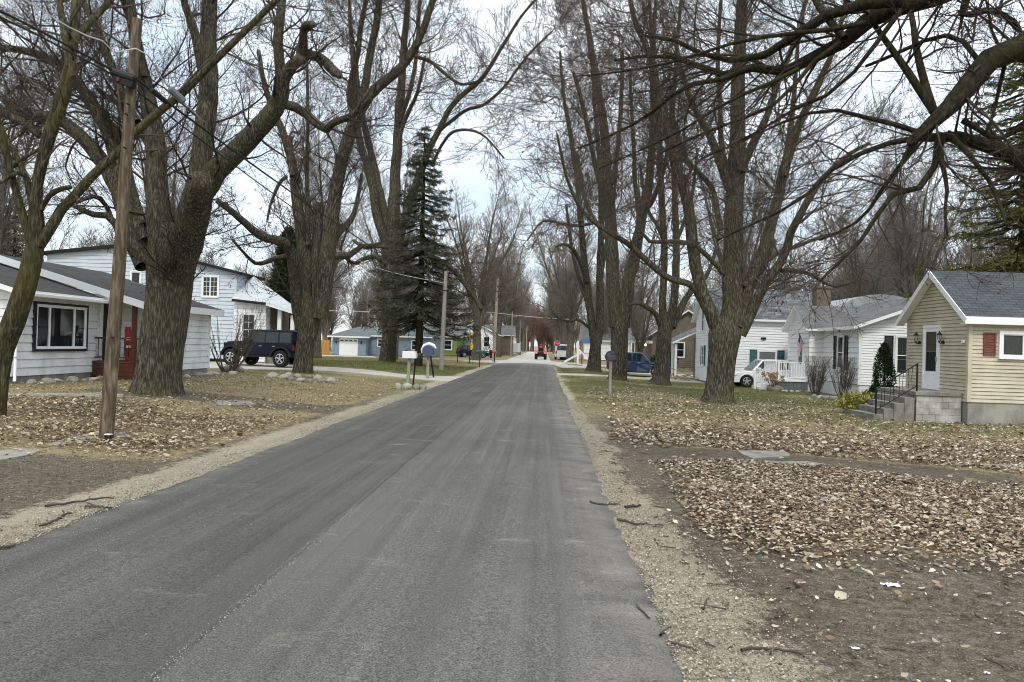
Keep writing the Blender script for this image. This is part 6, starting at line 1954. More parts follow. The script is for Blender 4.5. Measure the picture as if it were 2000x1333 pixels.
mb.box(0.04, 1.84, -.2, 3.4, 0, 3.4)
mb.build('lower_wall', M['oldwhite'], bhs)
window(bhs, fL1, .55, 1.2, 1.05, 2.75, tw=.09, rows=2, mun=2)
mb = MB()
A, B_, C_, D_, R1, R2 = (-0.02, -.6, 3.62), (1.95, -.6, 3.45), (4.0, -.3, 2.85), (3.3, 2.6, 2.85), (0.02, 1.9, 5.25), (.02, 3.2, 5.0)
for tri in ((A, B_, R1), (B_, C_, R1)):
    mb.add([tri[0], tri[1], tri[2]], [(0, 1, 2)])
mb.add([C_, D_, R2, R1], [(0, 1, 2, 3)])
mb.build('metal_roof', M['metalroof'], bhs)
mb = MB(); mb.beam((1.95, -.58, 3.36), (4.0, -.28, 2.77), .06, .15); mb.beam((3.98, -.3, 2.78), (3.3, 2.6, 2.78), .06, .15)
mb.build('porch_fascia', M['white'], bhs)
mb = MB(); mb.beam((-.02, -.58, 3.54), (1.95, -.58, 3.37), .06, .14); mb.build('dark_eave', M['trim'], bhs)
for (x, y) in ((2.55, .0), (3.3, .0), (3.8, .0), (3.2, 2.2)):
    mb = MB(); mb.box(x - .1, x + .1, y - .1, y + .1, 0, 3.12 if x < 3 else 2.78); mb.build('porch_column', M['white'], bhs)
mb = MB(); mb.box(1.86, 1.9, .4, 3.4, .5, 3.3); mb.build('porch_back_wall', M['brown'], bhs)
mb = MB(); mb.box(1.9, 3.9, -.1, 1.2, -.1, .5); mb.box(1.9, 3.2, 1.2, 2.5, -.1, .5); mb.build('porch_floor', M['concrete'], bhs)


# ---------------------------------------------------------------- small houses further off
def far_house(name, label, loc, L, D_, eav, rdg, axis, wm, rm, cat='house', wins=(), hip=0.0, base=0.2, fm='white', course=.2):
    """L along x, D_ along y; ridge along axis; wins: (side, u0,u1,v0,v1)"""
    root = thing(name, label, cat, loc)
    S_, W_, E_ = Fr((0, 0, 0), (1, 0)), Fr((0, D_, 0), (0, -1)), Fr((L, 0, 0), (0, 1))
    mb = MB()
    g = lambda w: [(0, base), (w, base), (w, eav), (w / 2, rdg), (0, eav)]
    f = lambda w: [(0, base), (w, base), (w, eav), (0, eav)]
    gx_ = axis == 'x' and not hip
    gy_ = axis == 'y' and not hip
    siding(mb, S_, g(L) if gy_ else f(L), course, .026); siding(mb, W_, g(D_) if gx_ else f(D_), course, .026); siding(mb, E_, g(D_) if gx_ else f(D_), course, .026)
    mb.box(.02, L - .02, D_ - .02, D_, 0, eav)
    mb.build('wall', M[wm], root)
    mb = MB(); mb.box(.03, L - .03, .03, D_ - .03, -.4, base); mb.build('foundation', M['found'], root)
    mb = MB(); o = .4
    if axis == 'x':
        s = (rdg - eav) / (D_ / 2)
        slab(mb, (-o, -o, eav - s * o + .1), (L + o, -o, eav - s * o + .1), (L + o - hip, D_ / 2, rdg + .1), (-o + hip, D_ / 2, rdg + .1), .14)
        slab(mb, (L + o, D_ + o, eav - s * o + .1), (-o, D_ + o, eav - s * o + .1), (-o + hip, D_ / 2, rdg + .1), (L + o - hip, D_ / 2, rdg + .1), .14)
        if hip:
            for (x, xr_) in ((-o, -o + hip), (L + o, L + o - hip)):
                mb.add([(x, -o, eav - s * o + .1), (x, D_ + o, eav - s * o + .1), (xr_, D_ / 2, rdg + .1)], [(0, 1, 2)], 0, [[(0, 0), (D_, 0), (D_ / 2, hip)]])
    else:
        s = (rdg - eav) / (L / 2)
        slab(mb, (-o, D_ + o, eav - s * o + .1), (-o, -o, eav - s * o + .1), (L / 2, -o, rdg + .1), (L / 2, D_ + o, rdg + .1), .14)
        slab(mb, (L + o, -o, eav - s * o + .1), (L + o, D_ + o, eav - s * o + .1), (L / 2, D_ + o, rdg + .1), (L / 2, -o, rdg + .1), .14)
    mb.build('roof', [M[rm], M[fm]], root)
    for (sd_, a, b, c, d) in wins:
        window(root, {'S': S_, 'W': W_, 'E': E_}[sd_], a, b, c, d, tw=.1, rows=2, pane='darkglass')
    return root


rn = far_house('blue_ranch_house', 'low blue sided ranch house with a white garage door and hipped green-grey roof', (-21.0, 88.2, -.05), 7.4, 9, 2.55, 4.1, 'x', 'ranch', 'greenroof', hip=3.2,
               wins=(('S', 1.1, 2.2, 1.2, 2.05), ('S', 5.2, 6.0, .95, 2.0)))
fG = Fr((-4.0, -1.6, 0), (1, 0))
mb = MB(); siding(mb, fG, [(0, .1), (4.0, .1), (4.0, 2.3), (0, 2.3)], .2, .026); siding(mb, Fr((0, -1.6, 0), (0, 1)), [(0, .1), (1.6, .1), (1.6, 2.3), (0, 2.3)], .2, .026); mb.box(-4, -3.96, -1.6, 7, 0, 2.3); mb.box(-4, 0, 6.9, 7, 0, 2.4)
mb.build('garage_wall', M['ranch'], rn)
mb = MB(); slab(mb, (-4.5, -2.2, 2.32), (.5, -2.2, 2.32), (.2, .6, 2.62), (-4.2, .6, 2.62), .18); slab(mb, (-4.6, .1, 2.5), (.2, .1, 2.5), (.2, 4, 3.6), (-2.2, 4, 3.6), .14)
mb.add([(-4.6, .1, 2.5), (-2.2, 4, 3.6), (-4.6, 8, 2.5)], [(0, 1, 2)], 0, [[(0, 0), (4, 2), (8, 0)]])
mb.build('garage_roof', [M['greenroof'], M['white']], rn)
mb = MB(); fbox(mb, fG, .85, 3.05, .05, 2.05, .0, .05)
for k in range(1, 4): fbox(mb, fG, .87, 3.03, .05 + .5 * k - .012, .05 + .5 * k + .012, .0, .058)
gd = mb.build('garage_door', M['white'], rn)
mb = MB()
for k in range(4):
    c = 1.15 + k * .53
    mb.add([fG.p(c - .2, 1.72, .062), fG.p(c + .2, 1.72, .062), fG.p(c + .16, 1.9, .062), fG.p(c, 1.86, .062), fG.p(c - .16, 1.9, .062)], [(0, 1, 2, 3, 4)])
mb.build('door_light', M['darkglass'], gd)
for u in (.45, 3.45):
    mb = MB(); c = fG.p(u, 1.6, .1); mb.lathe([(0, .16), (.06, .12), (.07, -.1), (0, -.15)], tuple(c), 'z', 8); mb.build('wall_lantern', M['brass'], rn)
hr = thing('hose_reel', 'yellow hose reel leaning on the front wall of the blue ranch house', 'hose reel', (-18.9, 87.7, gz1(-18.9, 87.7)))
mb = MB()
for k in range(20):
    a = 2 * math.pi * k / 20
    a2 = 2 * math.pi * (k + 1) / 20
    mb.beam((.38 * math.cos(a), .12 * math.sin(a), .5 + .42 * math.sin(a)), (.38 * math.cos(a2), .12 * math.sin(a2), .5 + .42 * math.sin(a2)), .14, .1)
mb.build('coil', M['yellow'], hr)
mb = MB(); mb.beam((-.2, 0, 0), (0, .05, .55), .05, .05); mb.beam((.2, 0, 0), (0, .05, .55), .05, .05); mb.beam((0, .02, .5), (0, .02, 1.1), .06, .05); mb.build('frame', M['yellow'], hr)
fn = thing('wooden_fence', 'short stretch of new orange wooden fence beside the ranch garage', 'fence', (-27.2, 88, gz1(-27, 88)))
for k in range(9):
    mb = MB(); mb.box(-.5 + k * .22, -.3 + k * .22, 0, .03, 0, 1.75 + .03 * (k % 2)); mb.build('board', M['wood'], fn)
mb = MB(); mb.box(-.5, 1.5, .032, .08, .4, .5); mb.box(-.5, 1.5, .032, .08, 1.3, 1.4); mb.build('rail', M['wood'], fn)

far_house('green_house', 'green painted house with a tan roof seen past the spruce trunk', (-16.4, 100, -.05), 5.0, 7, 2.8, 4.2, 'x', 'green', 'greyroof', wins=(('S', 2.9, 3.9, 1.0, 2.2),))
ph = far_house('white_porch_house', 'small white house with a raised grey front porch past the wooden utility pole', (-13.2, 106, -.05), 6.6, 7, 3.3, 4.9, 'y', 'wsiding', 'greyroof', wins=(('S', 4.6, 5.4, 1.5, 2.9),), base=.9)
mb = MB(); mb.box(0, 3.6, -1.8, 0, -.2, 1.0); mb.build('porch_base', M['greysiding'], ph)
mb = MB(); slab(mb, (-.3, -2.1, 2.9), (3.8, -2.1, 2.9), (3.8, -.02, 3.5), (-.3, -.02, 3.5), .12); mb.build('porch_roof', [M['greyroof'], M['white']], ph)
mb = MB(); mb.box(1.7, 2.7, -.06, -.03, 1.0, 2.95); mb.build('door', M['white'], ph)
mb = MB(); railing(mb, (.1, -1.7), (1.6, -1.7), 1.0, 1.0, .8, 9); mb.build('railing', M['white'], ph)
far_house('tan_brick_house', 'pale brown house with a long low roof behind the white porch house', (-13.5, 126, -.05), 8.0, 8, 3.6, 5.2, 'x', 'brown', 'greyroof', wins=(('S', 1.5, 2.3, 1.2, 2.6), ('S', 5, 5.9, 1.2, 2.6)))
far_house('grey_house', 'grey two-tone house with a white base beyond the pale tall pole', (-12.0, 145, -.05), 5.6, 8, 4.6, 6.6, 'y', 'greysiding', 'greyroof', wins=(('S', 1.4, 2.0, 3, 4), ('S', 3.4, 4.0, .9, 2)))
br_ = far_house('brown_house', 'brown sided house with a lit porch lamp behind the blue car', (10.7, 74, -.1), 7.0, 7, 3.4, 5.8, 'y', 'brown', 'greyroof', wins=(('S', 2.2, 3.2, 1.2, 2.6),))
mb = MB(); slab(mb, (-2.4, -.6, 2.7), (.0, -.6, 2.7), (.0, 3, 3.2), (-2.4, 3, 3.2), .25); mb.build('porch_roof', [M['greyroof'], M['white']], br_)
mb = MB()
for x in (-2.2, -1.75, -1.3): mb.box(x, x + .1, -.4, -.3, 0, 2.5)
mb.build('porch_post', M['white'], br_)
pl = bpy.data.materials.new('lit_porch_lamp'); pl.use_nodes = True
pl.node_tree.nodes['Principled BSDF'].inputs['Emission Color'].default_value = (1, .62, .25, 1); pl.node_tree.nodes['Principled BSDF'].inputs['Emission Strength'].default_value = 4.0
mb = MB(); mb.lathe([(0, .14), (.1, .1), (.13, 0), (.1, -.1), (0, -.14)], (-.6, -.2, 2.3), 'z', 10); mb.build('porch_lamp', pl, br_, smooth=True)
far_house('white_cottage', 'plain white cottage half hidden by trees behind the climbing frame', (5.6, 103, -.1), 6.4, 7, 3.0, 4.8, 'x', 'wsiding', 'greyroof', wins=(('S', 1.2, 2.0, 1.2, 2.3), ('W', 3, 4, 1.2, 2.3)))
far_house('white_cottage', 'small white building at the far end of the street left of the red tractor', (-10.6, 182, -.05), 4.4, 6, 2.8, 4.6, 'y', 'wsiding', 'greyroof')
# ================================================================== VEHICLES
def arc(cx, cz, r, a0, a1, n):
    return [(cx + r * math.cos(math.radians(a0 + (a1 - a0) * k / n)), cz + r * math.sin(math.radians(a0 + (a1 - a0) * k / n))) for k in range(n + 1)]


def wheel(parent, x, y, r, wdt, out, spokes=5, rim_r=0.62):
    """out = +1/-1: side that shows"""
    mb = MB()
    t = wdt / 2
    prof = [(r * .62, -t * .9), (r * .9, -t), (r * .985, -t * .75), (r, -t * .4), (r, t * .4), (r * .985, t * .75), (r * .9, t), (r * .62, t * .9)]
    mb.lathe(prof, (0, 0, 0), 'y', 28)
    for k in range(36):                                   # tread blocks
        a = 2 * math.pi * k / 36
        c, s = math.cos(a), math.sin(a)
        mb.beam((c * r * .985, -t * .8, s * r * .985), (c * r * .985, t * .8, s * r * .985), .05, .03, up=(c, 0, s))
    root = mb.build('wheel', M['tyre'], parent, (x, y, r), smooth=True)
    mb = MB()
    rr = r * rim_r
    mb.lathe([(rr, t * .92 * out), (rr * .93, t * .88 * out), (rr * .88, t * .4 * out), (0, t * .38 * out)], (0, 0, 0), 'y', 24, 1)
    mb.lathe([(rr * 1.02, t * .9 * out), (rr * .9, t * .96 * out), (rr * .88, t * .7 * out)], (0, 0, 0), 'y', 24, 0)
    for k in range(spokes):
        a = 2 * math.pi * k / spokes + .3
        mb.beam((rr * .1 * math.cos(a), t * .86 * out, rr * .1 * math.sin(a)), (rr * .93 * math.cos(a), t * .78 * out, rr * .93 * math.sin(a)), rr * .3, .04, 0, up=(0, 1, 0))
    mb.lathe([(0, t * .95 * out), (rr * .22, t * .93 * out), (rr * .24, t * .5 * out)], (0, 0, 0), 'y', 14, 0)
    mb.build('rim', [M['rim'], M['trim']], root)
    return root


def side_glass(parent, poly, yfun, mt='carglass', name='window'):
    """window glass lying a few mm proud of the cabin side, both sides"""
    for s in (1, -1):
        mb = MB()
        vs = [(x, s * (yfun(z) + .006), z) for x, z in poly]
        mb.add(vs, [tuple(range(len(vs))) if s < 0 else tuple(reversed(range(len(vs))))])
        mb.build(name, M[mt], parent)


# ---- navy off-road car (x forward)
jp = thing('off_road_car', 'navy boxy off-road car with black fender flares parked on the left driveway', 'car', (-14.35, 37.7, gz1(-14.35, 37.7) + .03), math.radians(165))
R = .42
xf, xr_ = 1.48, -1.48
body = [(-2.08, .62), (-2.08, 1.16), (2.0, 1.16), (2.02, .72)] + [(xf + .52, .62)] + arc(xf, R, .53, 22, 158, 10) + arc(xr_, R, .53, 22, 158, 10)
mb = MB(); mb.prism(body, -.78, .78)
mb.box(-1.95, 1.98, -.70, .70, .48, .7)
mb.build('body', M['navy'], jp, bevel=.025)
mb = MB(); mb.prism([(.62, 1.15), (1.95, 1.12), (1.98, 1.17), (1.9, 1.22), (.62, 1.29)], -.62, .62); mb.build('hood', M['navy'], jp, bevel=.03)
yf = lambda z: .76 - .10 * (z - 1.16) / .7
mb = MB(); mb.prism([(-2.06, 1.165), (.66, 1.165), (.42, 1.80), (-2.02, 1.80)], -.76, .76, inset=lambda x, z: .10 * (z - 1.165) / .7); mb.build('cabin', M['navy'], jp, bevel=.02)
mb = MB(); mb.prism([(-2.07, 1.78), (.45, 1.78), (.36, 1.865), (-2.0, 1.875)], -.69, .69); mb.build('roof', M['black'], jp, bevel=.03)
side_glass(jp, [(.48, 1.22), (.28, 1.74), (-.42, 1.74), (-.42, 1.22)], yf); side_glass(jp, [(-.50, 1.22), (-.50, 1.74), (-1.22, 1.74), (-1.22, 1.22)], yf); side_glass(jp, [(-1.32, 1.24), (-1.32, 1.74), (-1.94, 1.74), (-1.96, 1.24)], yf, 'carglass')
mb = MB(); mb.add([(.675, -.68, 1.2), (.675, .68, 1.2), (.455, .62, 1.76), (.455, -.62, 1.76)], [(0, 1, 2, 3)]); mb.build('windshield', M['carglass'], jp)
for s in (1, -1):
    for cx in (xf, xr_):
        mb = MB()
        a_ = arc(cx, R, .53, 10, 170, 12); b_ = arc(cx, R, .62, 10, 170, 12)
        y0, y1 = (.70, .93) if s > 0 else (-.93, -.70)
        for k in range(12):
            vs = []
            for y in (y0, y1):
                vs += [(a_[k][0], y, a_[k][1]), (a_[k + 1][0], y, a_[k + 1][1]), (b_[k + 1][0], y, b_[k + 1][1]), (b_[k][0], y, b_[k][1])]
            mb.add(vs, [(0, 1, 2, 3), (7, 6, 5, 4), (3, 2, 6, 7), (0, 4, 5, 1)])
        mb.build('fender_flare', M['trim'], jp)
        wheel(jp, cx, s * .80, R, .28, s, 5, .6)
    mb = MB(); mb.beam((-.95, s * .80, .50), (.95, s * .80, .50), .12, .06); mb.build('side_step', M['trim'], jp)
    for x in (-.30, -1.08):
        mb = MB(); mb.box(x, x + .16, s * .775, s * .80, 1.02, 1.05); mb.build('door_handle', M['rim'], jp)
    mb = MB(); mb.box(.42, .56, s * .78, s * 1.0, 1.22, 1.40); mb.build('mirror', M['trim'], jp)
    mb = MB(); mb.box(-2.10, -2.07, s * .6, s * .76, .85, 1.1); mb.build('tail_lamp', M['redlamp'], jp)
    mb = MB(); mb.lathe([(0, 0), (.10, 0), (.10, .05), (0, .06)], (1.98, s * .48, .98), 'x', 14); mb.build('headlight', M['lamp'], jp)
    mb = MB()
    for x in (.62, .05, -.46, -1.27):
        mb.box(x - .006, x + .006, s * .778, s * .785, .62, 1.15)
    mb.build('door_gap', M['trim'], jp)
    mb = MB(); mb.box(.86, 1.02, s * .782, s * .786, .84, .88); mb.box(.84, 1.03, s * .782, s * .786, .76, .79); mb.build('side_badge', M['lamp'], jp)
mb = MB(); mb.box(2.02, 2.22, -.75, .75, .50, .70); mb.build('bumper', M['trim'], jp, bevel=.03)
mb = MB(); mb.box(-2.26, -2.08, -.75, .75, .50, .70); mb.build('bumper', M['trim'], jp, bevel=.03)
mb = MB(); mb.lathe([(.0, -.02), (.24, -.03), (.40, -.05), (.41, -.16), (.38, -.22), (.0, -.2)], (-2.08, 0, 1.0), 'x', 24); mb.build('spare_wheel', M['tyre'], jp, smooth=True)
mb = MB()
for k in range(7):
    mb.box(2.0, 2.025, -.30 + k * .09, -.25 + k * .09, .8, 1.08)
mb.build('grille', M['trim'], jp)


def crossover(name, label, loc, rz, paint, L=4.3, H=1.66, R=.34, Wd=1.78):
    c = thing(name, label, 'car', loc, rz)
    xf, xr = L * .305, -L * .305
    hw = Wd / 2
    e, b = L / 2, -L / 2
    low = .24
    body = [(b + .04, .42), (b, .62), (b + .03, .95), (b + .12, 1.02), (-L * .1, 1.0), (L * .19, .98), (L * .34, .90), (e - .12, .80), (e - .02, .66), (e, .45), (e - .10, .26)]
    body += [(xf + R + .07, low + .02)] + arc(xf, R - .02, R + .06, 0, 180, 12) + [(xf - R - .07, low), (xr + R + .07, low)] + arc(xr, R - .02, R + .06, 0, 180, 12) + [(xr - R - .07, low + .02)]
    mb = MB(); mb.prism(body, -hw, hw, inset=lambda x, z: .10 * max(0, abs(x) - L * .36) / (L * .14) + .05 * max(0, z - .75) / .3)
    mb.build('body', M[paint], c, bevel=.04, seg=2)
    roofz = H - .03
    gh = [(b + .10, .98), (-L * .44, 1.30), (-L * .36, roofz - .06), (-L * .2, roofz), (L * .02, roofz), (L * .09, roofz - .03), (L * .235, .96)]
    mb = MB(); ins = lambda x, z: .04 + .15 * max(0, z - .98) / (H - 1.0)
    mb.prism(gh, -hw, hw, inset=ins); mb.build('cabin', M[paint], c, bevel=.04, seg=2)
    yf = lambda z: hw - ins(0, z)
    side_glass(c, [(L * .185, 1.04), (L * .085, roofz - .11), (-L * .005, roofz - .09), (-L * .005, 1.04)], yf, 'carglass')
    side_glass(c, [(-L * .025, 1.04), (-L * .025, roofz - .09), (-L * .19, roofz - .10), (-L * .215, 1.06)], yf, 'carglass')
    side_glass(c, [(-L * .235, 1.07), (-L * .21, roofz - .11), (-L * .32, roofz - .16), (-L * .385, 1.16)], yf, 'darkglass')
    mb = MB(); mb.add([(L * .238, -hw + .14, .985), (L * .238, hw - .14, .985), (L * .1, hw - .26, roofz - .05), (L * .1, -hw + .26, roofz - .05)], [(0, 1, 2, 3)])
    mb.v = [(x + .012, y, z + .008) for x, y, z in mb.v]; mb.build('windshield', M['carglass'], c)
    for s in (1, -1):
        for cx in (xf, xr):
            wheel(c, cx, s * (hw - .13), R, .22, s, 5, .68)
        mb = MB(); mb.box(L * .13, L * .19, s * (hw - .02), s * (hw + .17), 1.03, 1.15); mb.build('mirror', M[paint], c, bevel=.03)
        for x in (L * .01, -L * .2):
            mb = MB(); mb.box(x, x + .18, s * (hw - .045), s * (hw - .012), .90, .93); mb.build('door_handle', M['rim'], c)
        mb = MB(); mb.prism([(L * .36, .76), (L * .43, .66), (L * .485, .66), (L * .44, .79), (L * .38, .83)], s * (hw - .12) - .07, s * (hw - .12) + .07); mb.build('headlight', M['lamp'], c, bevel=.01)
        mb = MB(); mb.prism([(b - .01, .80), (b + .02, .98), (b + .25, .96), (b + .22, .84)], s * (hw - .10) - .09, s * (hw - .10) + .075); mb.build('tail_lamp', M['redlamp'], c, bevel=.01)
        mb = MB(); mb.box(L * .42, L * .47, s * (hw - .22), s * (hw - .09), .38, .46); mb.build('fog_lamp', M['trim'], c)
        mb = MB()
        for x in (L * .2, -L * .012, -L * .22):
            mb.box(x - .005, x + .005, s * (hw - .004), s * (hw + .003), .36, .80)
        mb.box(-L * .2, L * .2, s * (hw - .02), s * (hw + .012), .22, .30)
        mb.build('door_gap', M['trim'], c)
    mb = MB(); mb.box(e - .02, e + .012, -.5, .5, .40, .58); mb.build('grille', M['trim'], c, bevel=.01)
    return c


crossover('crossover_car', 'white compact crossover car parked behind the white deck railing', (12.95, 43.8, -.25), math.radians(182), 'whitecar', 4.25, 1.66)
crossover('crossover_car', 'dark blue crossover car with its nose showing between two right-hand trunks', (6.75, 53.4, gz1(6.75, 53.4) + .03), math.radians(-9), 'bluecar', 4.3, 1.68, .35)
bb = thing('waste_bin', 'blue wheeled waste bin in front of the dark blue crossover car', 'bin', on(9.3, 54.6))
mb = MB(); mb.prism([(-.26, .1), (.26, .1), (.34, 1.05), (-.34, 1.05)], -.3, .3); mb.build('bin_body', M['blueplastic'], bb, bevel=.03)
mb = MB(); mb.box(-.37, .39, -.34, .34, 1.052, 1.12); mb.build('lid', M['blueplastic'], bb, bevel=.02)
for y in (-.24, .24):
    mb = MB(); mb.lathe([(0, -.04), (.12, -.04), (.12, .04), (0, .04)], (-.3, y, .12), 'y', 12); mb.build('wheel', M['tyre'], bb)

# red tractor in the road, seen from behind
tr_ = thing('tractor', 'small red tractor driving away down the middle of the road', 'tractor', (-.35, 97.5, .03), math.radians(90))
mb = MB(); mb.prism([(-.5, .7), (.9, .7), (.9, 1.15), (.1, 1.25), (-.5, 1.0)], -.3, .3); mb.build('body', M['redcar'], tr_, bevel=.04)
for s in (1, -1):
    wheel(tr_, -.45, s * .62, .52, .34, s, 5, .5); wheel(tr_, .85, s * .5, .33, .2, s, 5, .5)
    mb = MB(); mb.prism(arc(-.45, .55, .62, 20, 160, 8) + arc(-.45, .55, .55, 160, 20, 8), s * .62 - .2, s * .62 + .2); mb.build('mudguard', M['redcar'], tr_)
mb = MB(); mb.box(-.45, -.02, -.28, .28, 1.02, 1.14); mb.box(-.52, -.42, -.28, .28, 1.1, 1.55); mb.build('seat', M['trim'], tr_, bevel=.03)
mb = MB(); mb.box(-.95, -.6, -.45, .45, .35, .95); mb.build('rear_hitch', M['trim'], tr_, bevel=.03)


def person(label, loc, rz, shirt, cap_c):
    pr = thing('person', label, 'person', loc, rz)
    me = bpy.data.meshes.new('figure')
    # seated: pelvis, spine, head, arms forward, legs bent
    V = [(0, 0, .0), (-.02, 0, .25), (0, 0, .45), (.01, 0, .55), (.02, 0, .68), (.02, 0, .76), (0, .19, .46), (.16, .26, .25), (.38, .16, .24), (0, -.19, .46), (.16, -.26, .25), (.38, -.16, .24),
         (.05, .1, -.02), (.42, .17, .02), (.46, .18, -.42), (.60, .18, -.45), (.05, -.1, -.02), (.42, -.17, .02), (.46, -.18, -.42), (.60, -.18, -.45)]
    E_ = [(0, 1), (1, 2), (2, 3), (3, 4), (4, 5), (2, 6), (6, 7), (7, 8), (2, 9), (9, 10), (10, 11), (0, 12), (12, 13), (13, 14), (14, 15), (0, 16), (16, 17), (17, 18), (18, 19)]
    Rd = [.15, .15, .16, .06, .10, .08, .075, .05, .035, .075, .05, .035, .09, .075, .05, .045, .09, .075, .05, .045]
    me.from_pydata(V, E_, [])
    o = bpy.data.objects.new('figure', me); COL.objects.link(o); o.parent = pr
    sk_ = o.modifiers.new('skin', 'SKIN')
    for k, r in enumerate(Rd):
        me.skin_vertices[0].data[k].radius = (r, r)
    me.skin_vertices[0].data[0].use_root = True
    o.modifiers.new('sub', 'SUBSURF').levels = 1
    o.modifiers['sub'].render_levels = 2
    me.materials.append(M[shirt])
    mb = MB(); mb.lathe([(0, .86), (.07, .84), (.11, .78), (.112, .72)], (.01, 0, 0), 'z', 12); mb.build('cap', M[cap_c], pr, smooth=True)
    return pr


person('person in red seen from behind, sitting on the red tractor', (-.35, 97.3, 1.17), math.radians(90), 'redcar', 'redcar')

# ================================================================== POLES AND CABLES
pb_ = G(206, 858)
PD = pb_[1]
p1 = thing('utility_pole', 'rough brown wooden utility pole in front of the huge maple', 'pole', pb_)
c, r = resample(np.array([P(206, 866, PD), P(213, 780, PD), P(222, 650, PD), P(234, 500, PD), P(245, 330, PD), P(256, 180, PD), P(268, 38, PD)]), np.array([13.6, 13.4, 13, 12, 11, 10, 9.2]) * PD / FPX, 24)
v_, q_ = tubes(c[None], r[None], 20, 0.03, np.random.default_rng(4))
mb = MB(); mb.add(v_ - pb_, [tuple(a) for a in q_]); mb.add([v_[-20 + k] - pb_ for k in range(20)], [tuple(range(20))])
mb.build('shaft', M['pole'], p1, smooth=True)
mb = MB(); a = P(212, 853, PD - .14) - pb_; mb.box(a[0] - .04, a[0] + .055, a[1] - .05, a[1] + .02, a[2] - .09, a[2] + .03); mb.box(a[0] - .045, a[0] + .06, a[1] - .055, a[1] + .025, a[2] + .031, a[2] + .043, 1)
mb.build('ground_box', [M['black'], M['white']], p1)
mb = MB()
for (px, py) in ((252, 205), (249, 225), (246, 290), (222, 660)):
    a = P(px, py, PD - .11) - pb_
    mb.lathe([(0, -.06), (.016, -.06), (.016, 0)], tuple(a), 'y', 8)
mb.build('bolt', M['iron'], p1)


def cable(label, pts, r, mt='cable', cat='cable', sag=0.0, group=None, n=24):
    pts = np.array(pts, float)
    if len(pts) == 2:
        f = np.linspace(0, 1, n)[:, None]
        c = pts[0] * (1 - f) + pts[1] * f
        c[:, 2] -= sag * 4 * (f * (1 - f))[:, 0]
        rr = np.full(n, r)
    else:
        c, rr = resample(pts, np.full(len(pts), r), n)
    v, qd = tubes(c[None], rr[None], 6)
    return tag(link('overhead_cable', np_mesh('overhead_cable', v - c[0], quads=qd, mats=[M[mt]], smooth=True), None, c[0]), label, cat, group)


pt2 = P(869, 552, 48)
A1 = P(262, 152, PD)
cable('thick black cable sloping down from the near pole to the wooden pole by the spruce', [A1, P(868, 560, 48)], .022, sag=.35)
cable('thinner black cable running just below the thick one to the pole by the spruce', [P(259, 172, PD), P(867, 574, 48)], .014, sag=.55)
cable('black cable coming in from the left edge to the splice case on the near pole', [P(-260, -80, PD - 5), P(0, 22, PD - 3.2), P(222, 138, PD)], .018)
cable('second black cable coming in just under the first at the left edge', [P(-260, -60, PD - 5), P(0, 34, PD - 3.2), P(224, 148, PD)], .014)
cable('pale service wire looping from the upper left to the near pole top', [P(-120, -110, PD - 4), P(50, 0, PD - 2), P(150, 62, PD - 1), P(200, 80, PD - .5), P(216, 100, PD - .2), P(240, 105, PD - .1), P(263, 95, PD - .12), P(284, 104, PD), P(302, 128, PD + 1), P(330, 170, PD + 3), P(420, 260, PD + 9)], .012, 'palecable', n=40)
cable('pale thin wire across the street behind the straight maple', [P(636, 607, 84), P(965, 611, 84)], .03, 'palecable', sag=.1)
cable('pale thin wire across the road right of the tall pale pole', [P(965, 611, 84), P(1112, 624, 80)], .03, 'palecable', sag=.1)
cable('pale wire from the pole by the spruce up to the left past the straight maple', [P(866, 553, 48), P(750, 528, 46), P(640, 480, 40)], .018, 'palecable')
cable('thin level wire behind the branches at the upper right', [P(1630, 142, 34), P(2080, 134, 34)], .016)
cable('lower thin level wire behind the branches at the upper right', [P(1780, 165, 34), P(2080, 166, 34)], .014)
for nm, lab, a, b, rad, mt in (('splice_case', 'black flat splice case with an orange mark clamped to the near pole', (220, 142), (266, 157), .075, 'trim'),
                               ('splice_case', 'black tube-shaped splice case hanging on the cable just right of the near pole', (296, 176), (325, 200), .045, 'trim')):
    A, B_ = P(*a, PD - .12), P(*b, PD - .12 if nm and a[0] < 240 else PD + .5)
    root = thing(nm, lab, 'cable box', A)
    mb = MB(); mb.tube([np.zeros(3), (B_ - A) * .05, (B_ - A) * .95, B_ - A], [rad * .6, rad, rad, rad * .6], 12)
    if a[0] < 240:
        mb.beam((B_ - A) * .08 + np.array([0, 0, -.09]), (B_ - A) * .92 + np.array([0, 0, -.09]), .11, .11)
    mb.build('case', M[mt], root, smooth=False)
    if a[0] < 240:
        mb = MB(); q_ = (B_ - A) * .33 + np.array([0, -.06, -.09]); mb.box(q_[0] - .02, q_[0] + .025, q_[1] - .02, q_[1], q_[2] - .03, q_[2] + .025); mb.build('mark', M['sled'], root)
A, B_ = P(330, 172, PD + 1.3), P(360, 200, PD + 1.5)
root = thing('splice_case', 'grey-blue splice case half hidden behind the crossing limb', 'cable box', A)
mb = MB(); mb.tube([np.zeros(3), (B_ - A) * .08, (B_ - A) * .92, B_ - A], [.04, .07, .07, .04], 10); mb.build('case', M['deckgrey'], root)

